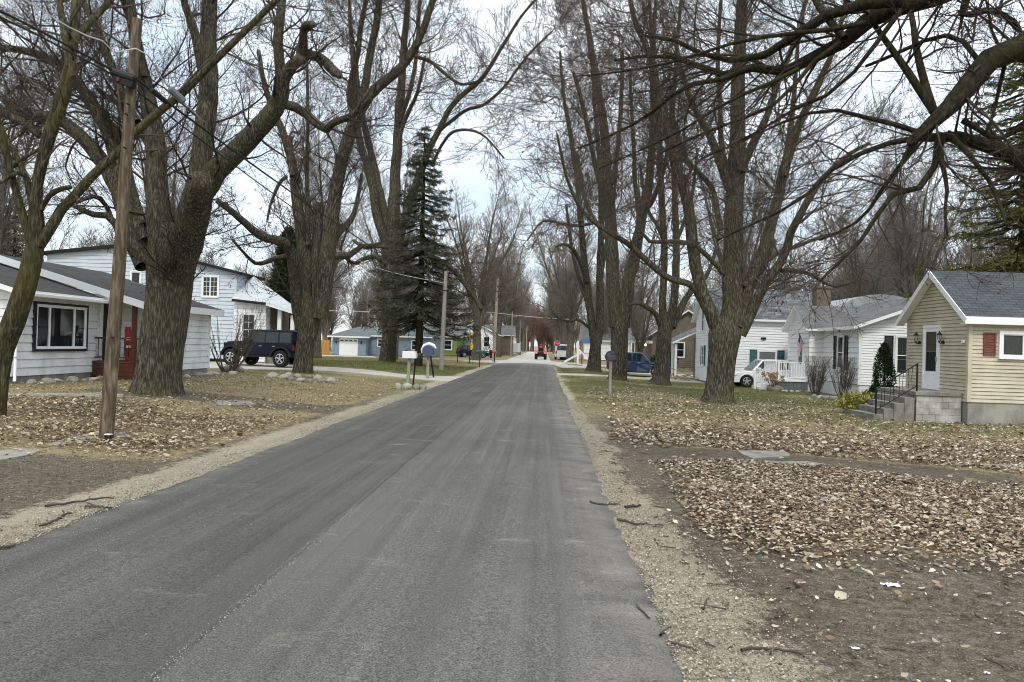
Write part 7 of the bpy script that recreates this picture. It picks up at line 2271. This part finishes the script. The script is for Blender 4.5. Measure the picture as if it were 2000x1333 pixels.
p2 = thing('utility_pole', 'weathered wooden utility pole beside the tall spruce', 'pole', on(-6.65, 48.2))
mb = MB(); t_ = P(871, 530, 48.2); mb.tube([(0, 0, -.3), tuple((t_ - np.array(p2.location)) * .5), tuple(t_ - np.array(p2.location))], [.16, .14, .11], 12); mb.build('shaft', M['greypost'], p2, smooth=True)
mb = MB(); mb.beam((-.05, -.12, 5.2), (.28, -.12, 5.2), .05, .05); mb.build('bracket', M['iron'], p2)
p3 = thing('utility_pole', 'tall pale wooden pole standing at the corner of the cross street', 'pole', on(-5.35, 79.5))
mb = MB(); t_ = P(972, 545, 79.5); mb.tube([(0, 0, -.3), tuple((t_ - np.array(p3.location)) * .5), tuple(t_ - np.array(p3.location))], [.2, .17, .12], 12); mb.build('shaft', M['palepole'], p3, smooth=True)
mb = MB(); mb.beam((-.9, 0, 4.1), (.5, 0, 4.1), .12, .1); mb.build('cross_arm', M['trim'], p3)
pg_ = 'distant pale poles down the street'
src = None
for (x, y, h_) in ((-5.2, 118, 7.0), (-4.9, 150, 7.5), (-4.8, 205, 8)):
    if src is None:
        src = thing('utility_pole', 'thin pale pole on the left verge far down the street', 'pole', on(x, y), 0, pg_)
        mb = MB(); mb.tube([(0, 0, -.3), (0.02, 0, 3.5), (.05, 0, 7.2)], [.15, .13, .1], 8); mb.build('shaft', M['palepole'], src, smooth=True)
        mb = MB(); mb.beam((-.7, 0, 6.4), (.8, 0, 6.4), .1, .08); mb.build('cross_arm', M['palepole'], src)
    else:
        dup(src, on(x, y))
# street lamp arm seen over the road, and the stop sign
ss = thing('stop_sign', 'red octagonal stop sign on a thin post at the right verge', 'sign', on(1.75, 96.5))
mb = MB(); mb.box(-.03, .03, -.02, .02, -.2, 2.35); mb.build('post', M['greypost'], ss)
mb = MB(); mb.v = []; o8 = [(.38 * math.cos(math.pi / 8 + k * math.pi / 4), .38 * math.sin(math.pi / 8 + k * math.pi / 4) + 2.2) for k in range(8)]
mb.prism(o8, -.04, -.03, 0); mb.prism([(x * 1.07, (z - 2.2) * 1.07 + 2.2) for x, z in o8], -.0295, -.02, 1)
mb.build('plate', [M['redcar'], M['white']], ss)
cu = bpy.data.curves.new('stop_text', 'FONT'); cu.body = 'STOP'; cu.size = .3; cu.align_x = 'CENTER'; cu.align_y = 'CENTER'; cu.extrude = .002
to = bpy.data.objects.new('stop_text', cu); COL.objects.link(to)
dgp = bpy.context.evaluated_depsgraph_get(); me = bpy.data.meshes.new_from_object(to.evaluated_get(dgp)); bpy.data.objects.remove(to)
me.materials.clear(); me.materials.append(M['white'])
lt = link('lettering', me, ss, (0, -.045, 2.2)); lt.rotation_euler = (math.radians(90), 0, 0)
wv = thing('white_van', 'white van parked on the right verge just behind the stop sign', 'van', on(2.5, 103), math.radians(90))
mb = MB(); mb.prism([(-2.3, .4), (-2.3, 2.1), (1.2, 2.15), (1.8, 1.3), (2.4, 1.15), (2.45, .4)], -.9, .9); mb.build('body', M['whitecar'], wv, bevel=.06)
mb = MB(); mb.add([(-2.31, -.7, 1.3), (-2.31, .7, 1.3), (-2.31, .65, 1.95), (-2.31, -.65, 1.95)], [(3, 2, 1, 0)]); mb.build('rear_window', M['carglass'], wv)
for s in (1, -1):
    for x in (-1.4, 1.5): wheel(wv, x, s * .8, .34, .22, s)
    mb = MB(); mb.box(-2.33, -2.3, s * .72, s * .86, .8, 1.25); mb.build('tail_lamp', M['redlamp'], wv)

# mailboxes
def mailbox(label, x, y, post_mt, box_mt, hgt, ww=.2, ll=.5, rz=0.0, lean=(0, 0), pw=.09, round_=True, parts=()):
    m_ = thing('mailbox', label, 'mailbox', on(x, y), rz)
    mb = MB(); mb.beam((0, 0, -.2), (lean[0], lean[1], hgt), pw, pw, up=(0, 1, 0)); mb.build('post', M[post_mt], m_)
    mb = MB()
    pr = [(-ww / 2, 0), (ww / 2, 0)] + [(ww / 2 * math.cos(a), .13 + ww / 2 * math.sin(a)) for a in np.linspace(0, math.pi, 9)]
    if round_:
        n = len(pr)
        vs = [(lean[0] - ll / 2, lean[1] + a, hgt + b) for a, b in pr] + [(lean[0] + ll / 2, lean[1] + a, hgt + b) for a, b in pr]
        mb.add(vs, [tuple(range(n)), tuple(reversed(range(n, 2 * n)))] + [(i, (i + 1) % n, n + (i + 1) % n, n + i) for i in range(n)])
    else:
        mb.box(lean[0] - ll / 2, lean[0] + ll / 2, lean[1] - ww / 2, lean[1] + ww / 2, hgt, hgt + .27)
    mb.build('box', M[box_mt], m_, bevel=.008)
    mb = MB(); mb.box(lean[0] + ll / 2 + .002, lean[0] + ll / 2 + .02, lean[1] - ww / 2 + .01, lean[1] + ww / 2 - .01, hgt + .01, hgt + .2); mb.build('door', M[box_mt], m_)
    return m_


q1 = G(795, 760)
m1 = mailbox('large white mailbox with a wire hoop on top, on a weathered grey post', q1[0], q1[1], 'greypost', 'white', 1.17, .34, .5, 0, (.06, 0), .11, False)
mb = MB(); mb.tube([(-.02, 0, 1.44), (-.02, 0, 1.52), (.26, 0, 1.52), (.26, 0, 1.44)], .012, 6); mb.box(-.12, -.06, -.05, .05, 1.441, 1.48); mb.box(.28, .34, -.05, .05, 1.441, 1.48); mb.build('wire_hoop', M['iron'], m1)
q2 = G(806, 752)
mailbox('black mailbox on a thin black post right behind the white one', q2[0], q2[1], 'iron', 'black', 1.1, .22, .48, 0, (.10, .0), .06)
q3 = G(839, 741)
m3 = mailbox('rounded blue mailbox with a white top on a short grey wooden post', q3[0] - .1, q3[1], 'greypost', 'bluegrey', 1.22, .4, .5, 0, (.0, 0), .12)
mb = MB(); mb.tube([(-.28, 0, 1.25), (-.3, 0, 1.42), (-.2, 0, 1.62), (0.02, 0, 1.72), (.25, 0, 1.64), (.36, 0, 1.5)], [.05, .08, .10, .10, .09, .05], 10); mb.build('white_cover', M['white'], m3, smooth=True)
mb = MB(); mb.lathe([(0, -.23), (.27, -.225), (.28, -.2), (.0, -.18)], (.0, 0, 1.38), 'y', 18); mb.build('blue_disc', M['bluegrey'], m3)
q4 = G(848, 739)
lp_ = thing('leaning_post', 'leaning black metal post propped beside the blue mailbox', 'post', on(q4[0], q4[1]))
mb = MB(); mb.beam((.0, 0, -.1), (-.22, .05, 1.1), .08, .08); mb.build('bar', M['iron'], lp_)
mailbox('dark green mailbox on a thin post on the dry lawn beyond the wooden pole', -4.95, 57.5, 'iron', 'teal', 1.05, .3, .75, 0, (0, 0), .05)
m6 = mailbox('dark red mailbox at the corner of the cross street by the tall pale pole', -4.85, 73.3, 'iron', 'redcar', .95, .26, .35, 0, (0, 0), .1)
mR = mailbox('dusty purple-grey mailbox on a slim post at the right verge', 2.65, 29.2, 'greypost', 'purple', 1.30, .24, .32, 0, (0, 0), .10)
M['purple_'] = mat('dusty_purple', (.07, .065, .09), (.04, .04, .05), 6, .8)
mb = MB(); mb.tube([(.04, 0, 1.5), (.05, 0, 1.56), (.06, 0, 1.63), (.05, 0, 1.68)], [.10, .12, .09, .03], 12); mb.tube([(-.14, 0, 1.32), (-.18, 0, 1.45), (-.12, 0, 1.6), (0, 0, 1.66)], [.05, .07, .05, .03], 8); mb.tube([(.15, 0, 1.42), (.2, .0, 1.6), (.14, 0, 1.72)], [.03, .04, .02], 8)
mb.build('ornament', M['purple_'], mR, smooth=True)
for (x, y, lab) in ((-5.9, 70.5, 'thin black marker post on the far dry lawn'), (-5.0, 66, 'thin black marker post nearest the cross street')):
    t = thing('marker_post', lab, 'post', on(-8.2 if y > 70 else -6.6, y))
    mb = MB(); mb.box(-.03, .03, -.03, .03, -.1, 2.4 if y > 70 else .9); mb.box(-.04, .04, -.04, .04, 2.4 if y > 70 else .9, 2.46 if y > 70 else .96); mb.build('stake', M['iron'], t)
yb = thing('lawn_sign', 'tall narrow yellow lawn banner in front of the far left houses', 'banner', on(-7.6, 76.5))
mb = MB(); mb.box(-.02, .02, 0, .03, -.1, 2.7); mb.build('pole', M['iron'], yb)
mb = MB()
for k in range(12):
    z0, z1 = 1.2 + k * .15, 1.35 + k * .15
    f = lambda z: .18 + .12 * math.sin(z * 5)
    mb.add([(0.02, .02 + .03 * math.sin(z0 * 7), z0), (.02 + f(z0), .02 + .05 * math.sin(z0 * 6), z0), (.02 + f(z1), .02 + .05 * math.sin(z1 * 6), z1), (.02, .02 + .03 * math.sin(z1 * 7), z1)], [(0, 1, 2, 3)])
mb.build('banner_cloth', M['yellow'], yb)
wb_ = thing('waste_bin', 'row-end dark wheeled bin at the far left kerb beyond the pale tall pole', 'bin', on(-6.4, 92))
dk_ = [(-.26, .1), (.26, .1), (.34, 1.05), (-.34, 1.05)]
mb = MB(); mb.prism(dk_, -.3, .3); mb.build('bin_body', M['black'], wb_, bevel=.03)
mb = MB(); mb.box(-.37, .39, -.34, .34, 1.052, 1.12); mb.build('lid', M['black'], wb_, bevel=.02)
dc = crossover('parked_car', 'dark parked car on the far left driveway behind the pale tall pole', on(-9.5, 99), math.radians(20), 'navy')
tl = thing('box_trailer', 'white box trailer parked far down the left verge', 'trailer', on(-5.4, 140), math.radians(90))
mb = MB(); mb.box(-2.5, 2.5, -1.05, 1.05, .5, 2.2); mb.build('box', M['whitecar'], tl, bevel=.04)
for x in (-.4, .4):
    for s in (1, -1): wheel(tl, x, s * 1.0, .34, .2, s)
mb = MB(); mb.beam((2.5, 0, .5), (3.5, 0, .5), .1, .1); mb.build('drawbar', M['iron'], tl)

# climbing frame with a blue slide roof
pf = thing('climbing_frame', 'wooden climbing frame with blue canopy and white slide among the right-hand trunks', 'playset', on(4.15, 79))
mb = MB()
for (x, y) in ((0, 0), (1.3, 0), (0, 1.3), (1.3, 1.3)):
    mb.box(x - .05, x + .05, y - .05, y + .05, -.1, 2.5)
mb.build('post', M['debris'], pf)
mb = MB(); mb.box(-.05, 1.35, -.05, 1.35, 1.1, 1.18); mb.build('platform', M['debris'], pf)
mb = MB(); mb.add([(-.1, -.1, 2.3), (1.4, -.1, 2.3), (1.4, .65, 2.8), (-.1, .65, 2.8)], [(0, 1, 2, 3)]); mb.add([(1.4, 1.4, 2.3), (-.1, 1.4, 2.3), (-.1, .65, 2.8), (1.4, .65, 2.8)], [(0, 1, 2, 3)]); mb.build('canopy', M['blueplastic'], pf)
mb = MB(); mb.beam((-.05, .3, 1.2), (-1.9, .3, .1), .5, .06); mb.beam((-.05, .04, 1.3), (-1.9, .04, .2), .05, .16); mb.beam((-.05, .56, 1.3), (-1.9, .56, .2), .05, .16); mb.build('slide', M['white'], pf)
mb = MB(); mb.box(-.62, -.42, -.9, -.7, 0, 2.5); mb.beam((-.5, -.8, 1.7), (1.0, -.8, .05), .14, .14); mb.build('white_brace', M['white'], pf)

# ================================================================== STONES, STICKS, SCRAPS
def stone_mesh(seed, mt):
    rng = np.random.default_rng(seed)
    bm = bmesh.new(); bmesh.ops.create_icosphere(bm, subdivisions=3, radius=1.0)
    k = rng.normal(size=(6, 3)); ph = rng.uniform(0, 6, 6)
    for v in bm.verts:
        c = np.array(v.co); s = 1.0
        for i in range(6):
            s += .06 * math.sin(2.2 * float(c @ k[i]) + ph[i])
        v.co = Vector((c * s * np.array([1.15, .9, .68])).tolist())
    me = bpy.data.meshes.new('stone'); bm.to_mesh(me); bm.free()
    me.polygons.foreach_set('use_smooth', [True] * len(me.polygons))
    me.materials.append(M[mt])
    return me


SM = [stone_mesh(s, mt) for s, mt in ((1, 'stone'), (2, 'pstone'), (3, 'stone'), (4, 'pstone'))]
rs = random.Random(21)


def stones(spots, label, group, r=(.12, .2), pale=None):
    for (x, y) in spots:
        me = SM[pale] if pale is not None else SM[rs.randrange(4)]
        o = link('stone', me, None, on(x, y, .03)); s = rs.uniform(*r)
        o.scale = (s, s * rs.uniform(.8, 1.1), s * rs.uniform(.8, 1.1)); o.rotation_euler = (rs.uniform(-.2, .2), rs.uniform(-.2, .2), rs.uniform(0, 6.28))
        tag(o, label, 'stone', group)


c3 = G(592, 742)
stones([(c3[0] + 1.15 * math.cos(a) * rs.uniform(.85, 1.15), c3[1] + .3 + 1.1 * math.sin(a) * rs.uniform(.85, 1.1)) for a in np.linspace(0, 6.28, 19)[:-1]], 'pale stone in the ring round the split maple trunk', 'stones ringing the split maple', (.12, .21))
bd = [(12.75, 35.3), (12.85, 34.85), (12.95, 34.4), (13.15, 34.0), (13.45, 33.7), (13.8, 33.5), (14.2, 33.5), (14.6, 33.65), (14.95, 34.0), (15.2, 34.4), (15.35, 34.8)]
stones(bd, 'rounded stone edging the dark mulch bed under the clipped shrubs', 'stones edging the mulch bed', (.13, .22))
stones([(12.6 + k * .27 + rs.uniform(-.06, .06), 39.75 + rs.uniform(-.2, .2)) for k in range(9)], 'small stone along the foot of the grey deck skirt', 'stones along the deck skirt', (.09, .16))
tag(link('stone', SM[2], None, on(12.35, 40.0, .1)), 'large grey boulder at the left end of the deck skirt', 'stone').scale = (.36, .3, .34)
stones([(-14.2 + rs.uniform(-.1, .35), 19.8 + k * .33 + rs.uniform(-.1, .1)) for k in range(14)], 'field stone lying along the foundation under the picture window', 'stones along the white house foundation', (.07, .17))
stones([(-12.6 + rs.uniform(-.2, .3), 25.2 + k * .55 + rs.uniform(-.1, .1)) for k in range(9)], 'field stone lying along the foot of the red-brown porch', 'stones below the porch', (.09, .18))
for dx, dy, s, lab, k in ((-.28, -.2, .2, 'pale pinkish stone leaning left of the white mailbox post', 1), (.05, -.28, .21, 'sandy stone in the middle of the pile at the white mailbox post', 3), (.38, -.2, .2, 'grey stone on the right of the pile at the white mailbox post', 0), (.62, -.05, .15, 'smallest rough stone at the right end of the mailbox pile', 2)):
    o = link('stone', SM[k], None, on(q1[0] + dx, q1[1] + dy, .06)); o.scale = (s * .8, s * .7, s * 1.2); o.rotation_euler = (.2, .5 * (1 if dx < 0 else -.3), dx * 5)
    tag(o, lab, 'stone')
tag(link('stone', SM[0], None, on(*G(452, 728)[:2], .12)), 'single grey boulder in the grass before the navy off-road car', 'stone').scale = (.42, .3, .3)


def stick(label, joints, r, group=None, fork=None):
    root = None
    pts = []
    for px, py in joints:
        q = G(px, py); pts.append(q + np.array([0, 0, r + .012]))
    pts = np.array(pts)
    c, rr = resample(pts, np.linspace(r, r * .55, len(pts)), 12)
    c = c + np.random.default_rng(int(pts[0][0] * 100) % 999).normal(size=c.shape) * r * .35
    S_ = [tubes(c[None], rr[None], 7)]
    if fork:
        f = np.array([G(px, py) + np.array([0, 0, r + .012]) for px, py in fork]); c2, r2 = resample(f, np.linspace(r * .7, r * .4, len(f)), 8); S_.append(tubes(c2[None], r2[None], 6))
    v, qd = joinset(S_)
    return tag(link('fallen_stick', np_mesh('fallen_stick', v - c[0], quads=qd, mats=[M['stick']], smooth=True), None, c[0]), label, 'stick', group)


stick('long dark fallen stick lying along the left sand edge', [(88, 994), (130, 988), (180, 981), (222, 977)], .014)
stick('forked fallen stick nearest the road on the left sand edge', [(168, 994), (190, 995), (217, 997)], .014, None, [(190, 995), (178, 990), (168, 987)])
stick('crooked dark stick pointing up from the left sand edge', [(80, 1032), (106, 1022), (126, 1011), (141, 1008)], .014, None, [(126, 1011), (122, 1002)])
stick('stub of a stick at the lower left road edge', [(-8, 1074), (14, 1074), (28, 1073)], .014)
stick('stick lying across the right asphalt edge, uppermost of three', [(1152, 985), (1178, 989), (1206, 989)], .013)
stick('short thick stick just right of the asphalt edge', [(1220, 996), (1236, 994), (1250, 992)], .018)
stick('forked stick across the right asphalt edge, lowest of three', [(1206, 1019), (1226, 1025), (1246, 1030), (1264, 1026)], .015)
stick('thin curved twig standing out of the dirt at centre right', [(1372, 1197), (1378, 1184), (1384, 1172)], .008)
stick('short pale twig beside the road at lower right', [(1290, 1248), (1300, 1236), (1310, 1230)], .008)
stick('straight twig on the sand at the lower right road edge', [(1244, 1190), (1258, 1203), (1268, 1214)], .008)
stick('long thin twig lying in the sand at the bottom right', [(1310, 1262), (1340, 1270), (1362, 1278)], .009)
stick('long thin dark stick lying across the bare dirt at bottom right', [(1448, 1278), (1500, 1274), (1560, 1282), (1570, 1290)], .010)
stick('thin bent twig on the bare dirt at far right', [(1912, 1170), (1930, 1164), (1944, 1166)], .007)
sg_ = 'small twigs scattered on the right sand edge'
rt_ = random.Random(77)
for k in range(70):
    y = rt_.uniform(4.2, 15); x = XR + .1 + abs(rt_.gauss(0, .5)) * (2.6 if y < 8 else .9)
    a = rt_.uniform(0, 3.14); l = rt_.uniform(.06, .22)
    cpt = np.array([[x + math.cos(a) * l * (f - .5) + rt_.uniform(-.01, .01), y + math.sin(a) * l * (f - .5), gz1(x, y) + .014] for f in (0, .4, .7, 1)])
    c_, r_ = resample(cpt, np.array([.006, .006, .005, .003]), 7)
    v, qd = tubes(c_[None], r_[None], 5)
    tag(link('fallen_twig', np_mesh('fallen_twig', v - c_[0], quads=qd, mats=[M['stick']], smooth=True), None, c_[0]), 'small dark twig scattered on the sandy right road edge', 'twig', sg_)


def scrap(label, px, py, w_, h_, mt, seed, name='paper_scrap', lift=.01):
    rng = np.random.default_rng(seed)
    q = G(px, py)
    n = 7
    V, F = [], []
    for i in range(n):
        for j in range(n):
            u, v = i / (n - 1) - .5, j / (n - 1) - .5
            e = 1 + .25 * math.sin(7 * math.atan2(v, u + 1e-6) + seed)
            V.append((u * w_ * e, v * h_ * e, lift + abs(rng.normal()) * .05 * w_ + .12 * w_ * (1 - 4 * u * u) * (1 - 4 * v * v)))
    for i in range(n - 1):
        for j in range(n - 1):
            F.append((i * n + j, (i + 1) * n + j, (i + 1) * n + j + 1, i * n + j + 1))
    mb = MB(); mb.add(V, F)
    return tag(mb.build(name, M[mt], None, q, smooth=True), label, 'litter')


scrap('crumpled white paper scrap, the largest on the bare dirt at right', 1742, 1147, .13, .06, 'paper', 3)
scrap('small cream paper scrap on the dirt near the bottom edge', 1671, 1270, .045, .03, 'paper', 5)
scrap('tiny white scrap at the bottom right corner', 1928, 1318, .034, .02, 'paper', 7)
scrap('tiny white scrap at the far right below the leaf drift', 1985, 1123, .05, .03, 'paper', 8)
scrap('small white scrap low on the dirt at far right', 1950, 1240, .04, .02, 'paper', 9)
scrap('flat pale bark chip among the leaves at centre right', 1628, 981, .3, .07, 'pstone', 11, 'bark_chip')

# dried hydrangea by the deck
hy = thing('dried_hydrangea', 'dried tan hydrangea heads on bare stalks at the deck corner', 'shrub', on(12.2, 39.9))
rng = np.random.default_rng(61)
st_, hd = [], []
for k in range(30):
    a = rng.uniform(0, 6.28); l = rng.uniform(.1, .6); h_ = rng.uniform(.5, .95)
    e = np.array([math.cos(a) * l, math.sin(a) * l, h_]); st_.append([np.array([math.cos(a) * .08, math.sin(a) * .08, -.05]), e * np.array([.4, .4, .55]), e]); hd.append(e)
Pq = np.array([resample(np.array(s), np.ones(3), 6)[0] for s in st_]); v, qd = tubes(Pq, np.full((30, 6), .007), 4)
link('stems', np_mesh('stems', v, quads=qd, mats=[M['shrubtwig']]), hy)
hd = np.array(hd)
ptsn = (hd[:, None] + nrm(rng.normal(size=(30, 60, 3))) * .085 * np.array([1, 1, .75])).reshape(-1, 3)
link('flower_heads', leaf_blob(lambda r_, n: (ptsn, nrm(ptsn - np.repeat(hd, 60, 0))), len(ptsn), 62, .05, [(0, (.16, .10, .05)), (.5, (.38, .27, .16)), (1, (.58, .46, .33))], 'dried_petals', .8, .012), hy)

# ================================================================== LEAF LITTER AND GRASS
def scatter(n, x0, x1, y0, y1, wfun, seed, pw=1.0):
    rng = np.random.default_rng(seed)
    x = rng.uniform(x0, x1, n); y = y0 + (y1 - y0) * rng.uniform(0, 1, n) ** pw
    k = rng.random(n) < wfun(x, y)
    return x[k], y[k], rng


def leaves(name, x, y, rng, size, stops):
    n = len(x)
    z = gz(x, y) + rng.uniform(0.0, .03, n)
    L = size * np.clip(rng.lognormal(-.05, .42, n), .35, 2.1); W_ = L * rng.uniform(.55, .95, n)
    a = rng.uniform(0, 6.28, n); tl = rng.normal(0, .28, n); rl = rng.normal(0, .28, n)
    cv = rng.uniform(-.1, .55, n); fd = rng.uniform(.0, .5, n)
    ts = np.array([-.5, -.18, .2, .5]); ws = np.array([.18, .5, .42, .03])
    V = np.empty((n, 12, 3))
    for i in range(4):
        for j, s in enumerate((-1, 0, 1)):
            lx = ts[i] * L; ly = s * ws[i] * W_ * (1 + .25 * rng.normal(size=n) * (s != 0))
            lz = cv * L * (ts[i] ** 2 * 2.0) + fd * np.abs(ly)
            yy = ly * np.cos(rl) - lz * np.sin(rl); zz_ = ly * np.sin(rl) + lz * np.cos(rl)
            xx = lx * np.cos(tl) - zz_ * np.sin(tl); zz2 = lx * np.sin(tl) + zz_ * np.cos(tl)
            V[:, i * 3 + j, 0] = x + xx * np.cos(a) - yy * np.sin(a)
            V[:, i * 3 + j, 1] = y + xx * np.sin(a) + yy * np.cos(a)
            V[:, i * 3 + j, 2] = z + np.maximum(zz2, -.012) + .012
    f = np.array([[0, 1, 4, 3], [1, 2, 5, 4], [3, 4, 7, 6], [4, 5, 8, 7], [6, 7, 10, 9], [7, 8, 11, 10]])
    F = (f[None] + 12 * np.arange(n)[:, None, None]).reshape(-1, 4)
    tn = np.repeat(np.clip(rng.beta(1.6, 1.6, n), 0, 1), 12)
    o = link(name, np_mesh(name, V.reshape(-1, 3), quads=F, mats=[attr_mat(name, stops, .85, .12)], attr={'tint': np.stack([tn, tn, tn, tn * 0 + 1], -1)}))
    return tag(o, kind='stuff')


LST = [(0.0, (0.05, 0.034, 0.022)), (0.2, (0.12, 0.082, 0.053)), (0.42, (0.235, 0.172, 0.115)), (0.6, (0.37, 0.295, 0.205)), (0.8, (0.53, 0.455, 0.345)), (1.0, (0.72, 0.66, 0.54))]
LSL = [(0.0, (0.09, 0.066, 0.034)), (0.25, (0.20, 0.155, 0.088)), (0.5, (0.34, 0.275, 0.165)), (0.75, (0.47, 0.385, 0.25)), (1.0, (0.64, 0.56, 0.42))]
wR = lambda x, y: zones(x, y)[3]
x, y, rg = scatter(140000, 1.6, 9.6, 6.0, 12.2, lambda x, y: wR(x, y) * (x / y < .75), 71)
leaves('leaf_litter', x, y, rg, .036, LST)
x, y, rg = scatter(125000, 1.4, 19, 12.8, 36, lambda x, y: wR(x, y) * (x / y < .75) * .8, 72, 1.35)
leaves('leaf_litter', x, y, rg, .056, LST)
x, y, rg = scatter(120000, -18, -4.9, 9.6, 32, lambda x, y: wR(x, y) * (-x / y < .8) * .72, 73, 1.25)
leaves('leaf_litter', x, y, rg, .044, LSL)
x, y, rg = scatter(5200, 1.3, 6, 3.2, 8, lambda x, y: (zones(x, y)[1] * .2 + .02) * (x / y < .75), 74)
leaves('leaf_litter', x, y, rg, .026, LST)


x, y, rg = scatter(16000, 1.0, 19, 5.5, 30, lambda x, y: .25 * (x / y < .75) * (x > XR + .35) + 0 * y, 75, 1.3)
leaves('leaf_litter', x, y, rg, .045, LST)


def grass(name, x, y, rng, h, wd, stops, lean=.6):
    n = len(x)
    z = gz(x, y) - .01
    a = rng.uniform(0, 6.28, n); b = rng.uniform(0, 6.28, n)
    H = h * rng.uniform(.4, 1.3, n); ln = np.abs(rng.normal(0, lean, n))
    dx, dy = np.cos(a) * wd * .5, np.sin(a) * wd * .5
    tx_, ty_ = np.cos(b) * H * np.sin(np.minimum(ln, 1.4)), np.sin(b) * H * np.sin(np.minimum(ln, 1.4))
    tz_ = H * np.cos(np.minimum(ln, 1.4))
    V = np.stack([np.stack([x - dx, y - dy, z], -1), np.stack([x + dx, y + dy, z], -1), np.stack([x + tx_, y + ty_, z + tz_], -1)], 1).reshape(-1, 3)
    g = zones(x, y)[2]
    tn = np.clip(.15 + .55 * g + rng.normal(0, .2, n), 0, 1)
    tn = np.repeat(tn, 3)
    o = link(name, np_mesh(name, V, tris=np.arange(3 * n).reshape(-1, 3), mats=[attr_mat(name, stops, .85, .2)], attr={'tint': np.stack([tn, tn, tn, tn * 0 + 1], -1)}))
    return tag(o, kind='stuff')


GST = [(0.0, (0.42, 0.34, 0.20)), (0.3, (0.29, 0.24, 0.125)), (0.55, (0.20, 0.20, 0.085)), (0.8, (0.13, 0.155, 0.05)), (1.0, (0.09, 0.12, 0.035))]


def wG(x, y):
    s, d, g, l = zones(x, y)
    return np.clip((1 - s * 1.6), 0, 1) * np.clip(1 - d * 1.3, .0, 1) * (.35 + .65 * g + .3 * (vnoise(x, y, .8, 55) > .45))


x, y, rg = scatter(150000, 1.2, 19, 12.8, 38, lambda x, y: wG(x, y) * (x / y < .75), 81, 1.3)
grass('grass', x, y, rg, .075, .012, GST)
x, y, rg = scatter(120000, -20, -4.7, 10, 34, lambda x, y: wG(x, y) * (-x / y < .8), 82, 1.3)
grass('grass', x, y, rg, .065, .012, GST)
x, y, rg = scatter(90000, -24, -4.6, 33, 80, lambda x, y: wG(x, y) * ~((x > -19) & (y > 33.4) & (y < 41)), 83, 1.0)
grass('grass', x, y, rg, .09, .03, GST)
x, y, rg = scatter(50000, 1.4, 14, 36, 62, lambda x, y: wG(x, y) * ~((y > 45.5) & (y < 49.8)) * ~((x > 6.3) & (y > 47)), 84, 1.0)
grass('grass', x, y, rg, .09, .025, GST)


# ------------------------------------------------------------------ loose gravel and crumbs along the road edges
def gravel(name, x, y, rng, s0, s1, stops):
    n = len(x)
    o6 = np.array([[1, 0, 0], [-1, 0, 0], [0, 1, 0], [0, -1, 0], [0, 0, 1], [0, 0, -1]], float)
    f8 = np.array([[0, 2, 4], [2, 1, 4], [1, 3, 4], [3, 0, 4], [2, 0, 5], [1, 2, 5], [3, 1, 5], [0, 3, 5]])
    sc = (s0 + (s1 - s0) * rng.random(n) ** 3)[:, None, None]
    V = o6[None] * sc * rng.uniform(.55, 1.25, (n, 6, 1)) * np.array([1, 1, .7])
    a = rng.uniform(0, 6.28, n)
    X = V[..., 0] * np.cos(a)[:, None] - V[..., 1] * np.sin(a)[:, None]; Y = V[..., 0] * np.sin(a)[:, None] + V[..., 1] * np.cos(a)[:, None]
    zz_ = gz(x, y) + .012
    tq = np.clip((x - XL) / (XR - XL), 0, 1); zz_ = np.where((x > XL) & (x < XR), 0.055 * (1 - (2 * tq - 1) ** 2) - 0.022, zz_)
    V = np.stack([X + x[:, None], Y + y[:, None], V[..., 2] + zz_[:, None] + sc[:, 0] * .3], -1)
    F = (f8[None] + 6 * np.arange(n)[:, None, None]).reshape(-1, 3)
    tn = np.repeat(np.clip(rng.beta(1.5, 1.5, n), 0, 1), 6)
    tag(link(name, np_mesh(name, V.reshape(-1, 3), tris=F, mats=[attr_mat(name, stops, .9)], attr={'tint': np.stack([tn, tn, tn, tn * 0 + 1], -1)})), kind='stuff')


GRS = [(0.0, (0.10, 0.08, 0.06)), (0.4, (0.26, 0.22, 0.165)), (0.7, (0.42, 0.37, 0.29)), (1.0, (0.62, 0.57, 0.48))]
rg = np.random.default_rng(91)
n = 26000
y = 3.0 + 22 * rg.random(n) ** 1.6; x = XR - .05 + np.abs(rg.normal(0, .28, n)) * np.where(y < 8, 1.4, 1)
gravel('gravel', x, y, rg, .004, .014, GRS)
n = 16000
y = 5.0 + 24 * rg.random(n) ** 1.6; x = XL + .05 - np.abs(rg.normal(0, .27, n))
gravel('gravel', x, y, rg, .004, .014, GRS)
n = 24000
y = 3.2 + 4.5 * rg.random(n); x = rg.uniform(1.3, 5.5, n)
gravel('gravel', x, y, rg, .002, .010, [(0.0, (0.06, 0.045, 0.035)), (0.6, (0.17, 0.135, 0.105)), (1.0, (0.42, 0.36, 0.29))])
n = 7000
y = 5.2 + 5 * rg.random(n); x = rg.uniform(-10, -5, n)
gravel('gravel', x, y, rg, .004, .016, [(0.0, (0.06, 0.045, 0.035)), (0.6, (0.17, 0.135, 0.105)), (1.0, (0.42, 0.36, 0.29))])
n = 700
y = 3.2 + 4.5 * rg.random(n) ** 1.2; x = -1.9 + .02 * rg.normal(size=n)
x2 = rg.uniform(XL, XR, 1500); y2 = 3.2 + 16 * rg.random(1500)
x = np.concatenate([x, x2]); y = np.concatenate([y, y2])
gravel('road_crumbs', x, y, rg, .002, .006, [(0.0, (0.30, 0.27, 0.22)), (1.0, (0.6, 0.56, 0.48))])
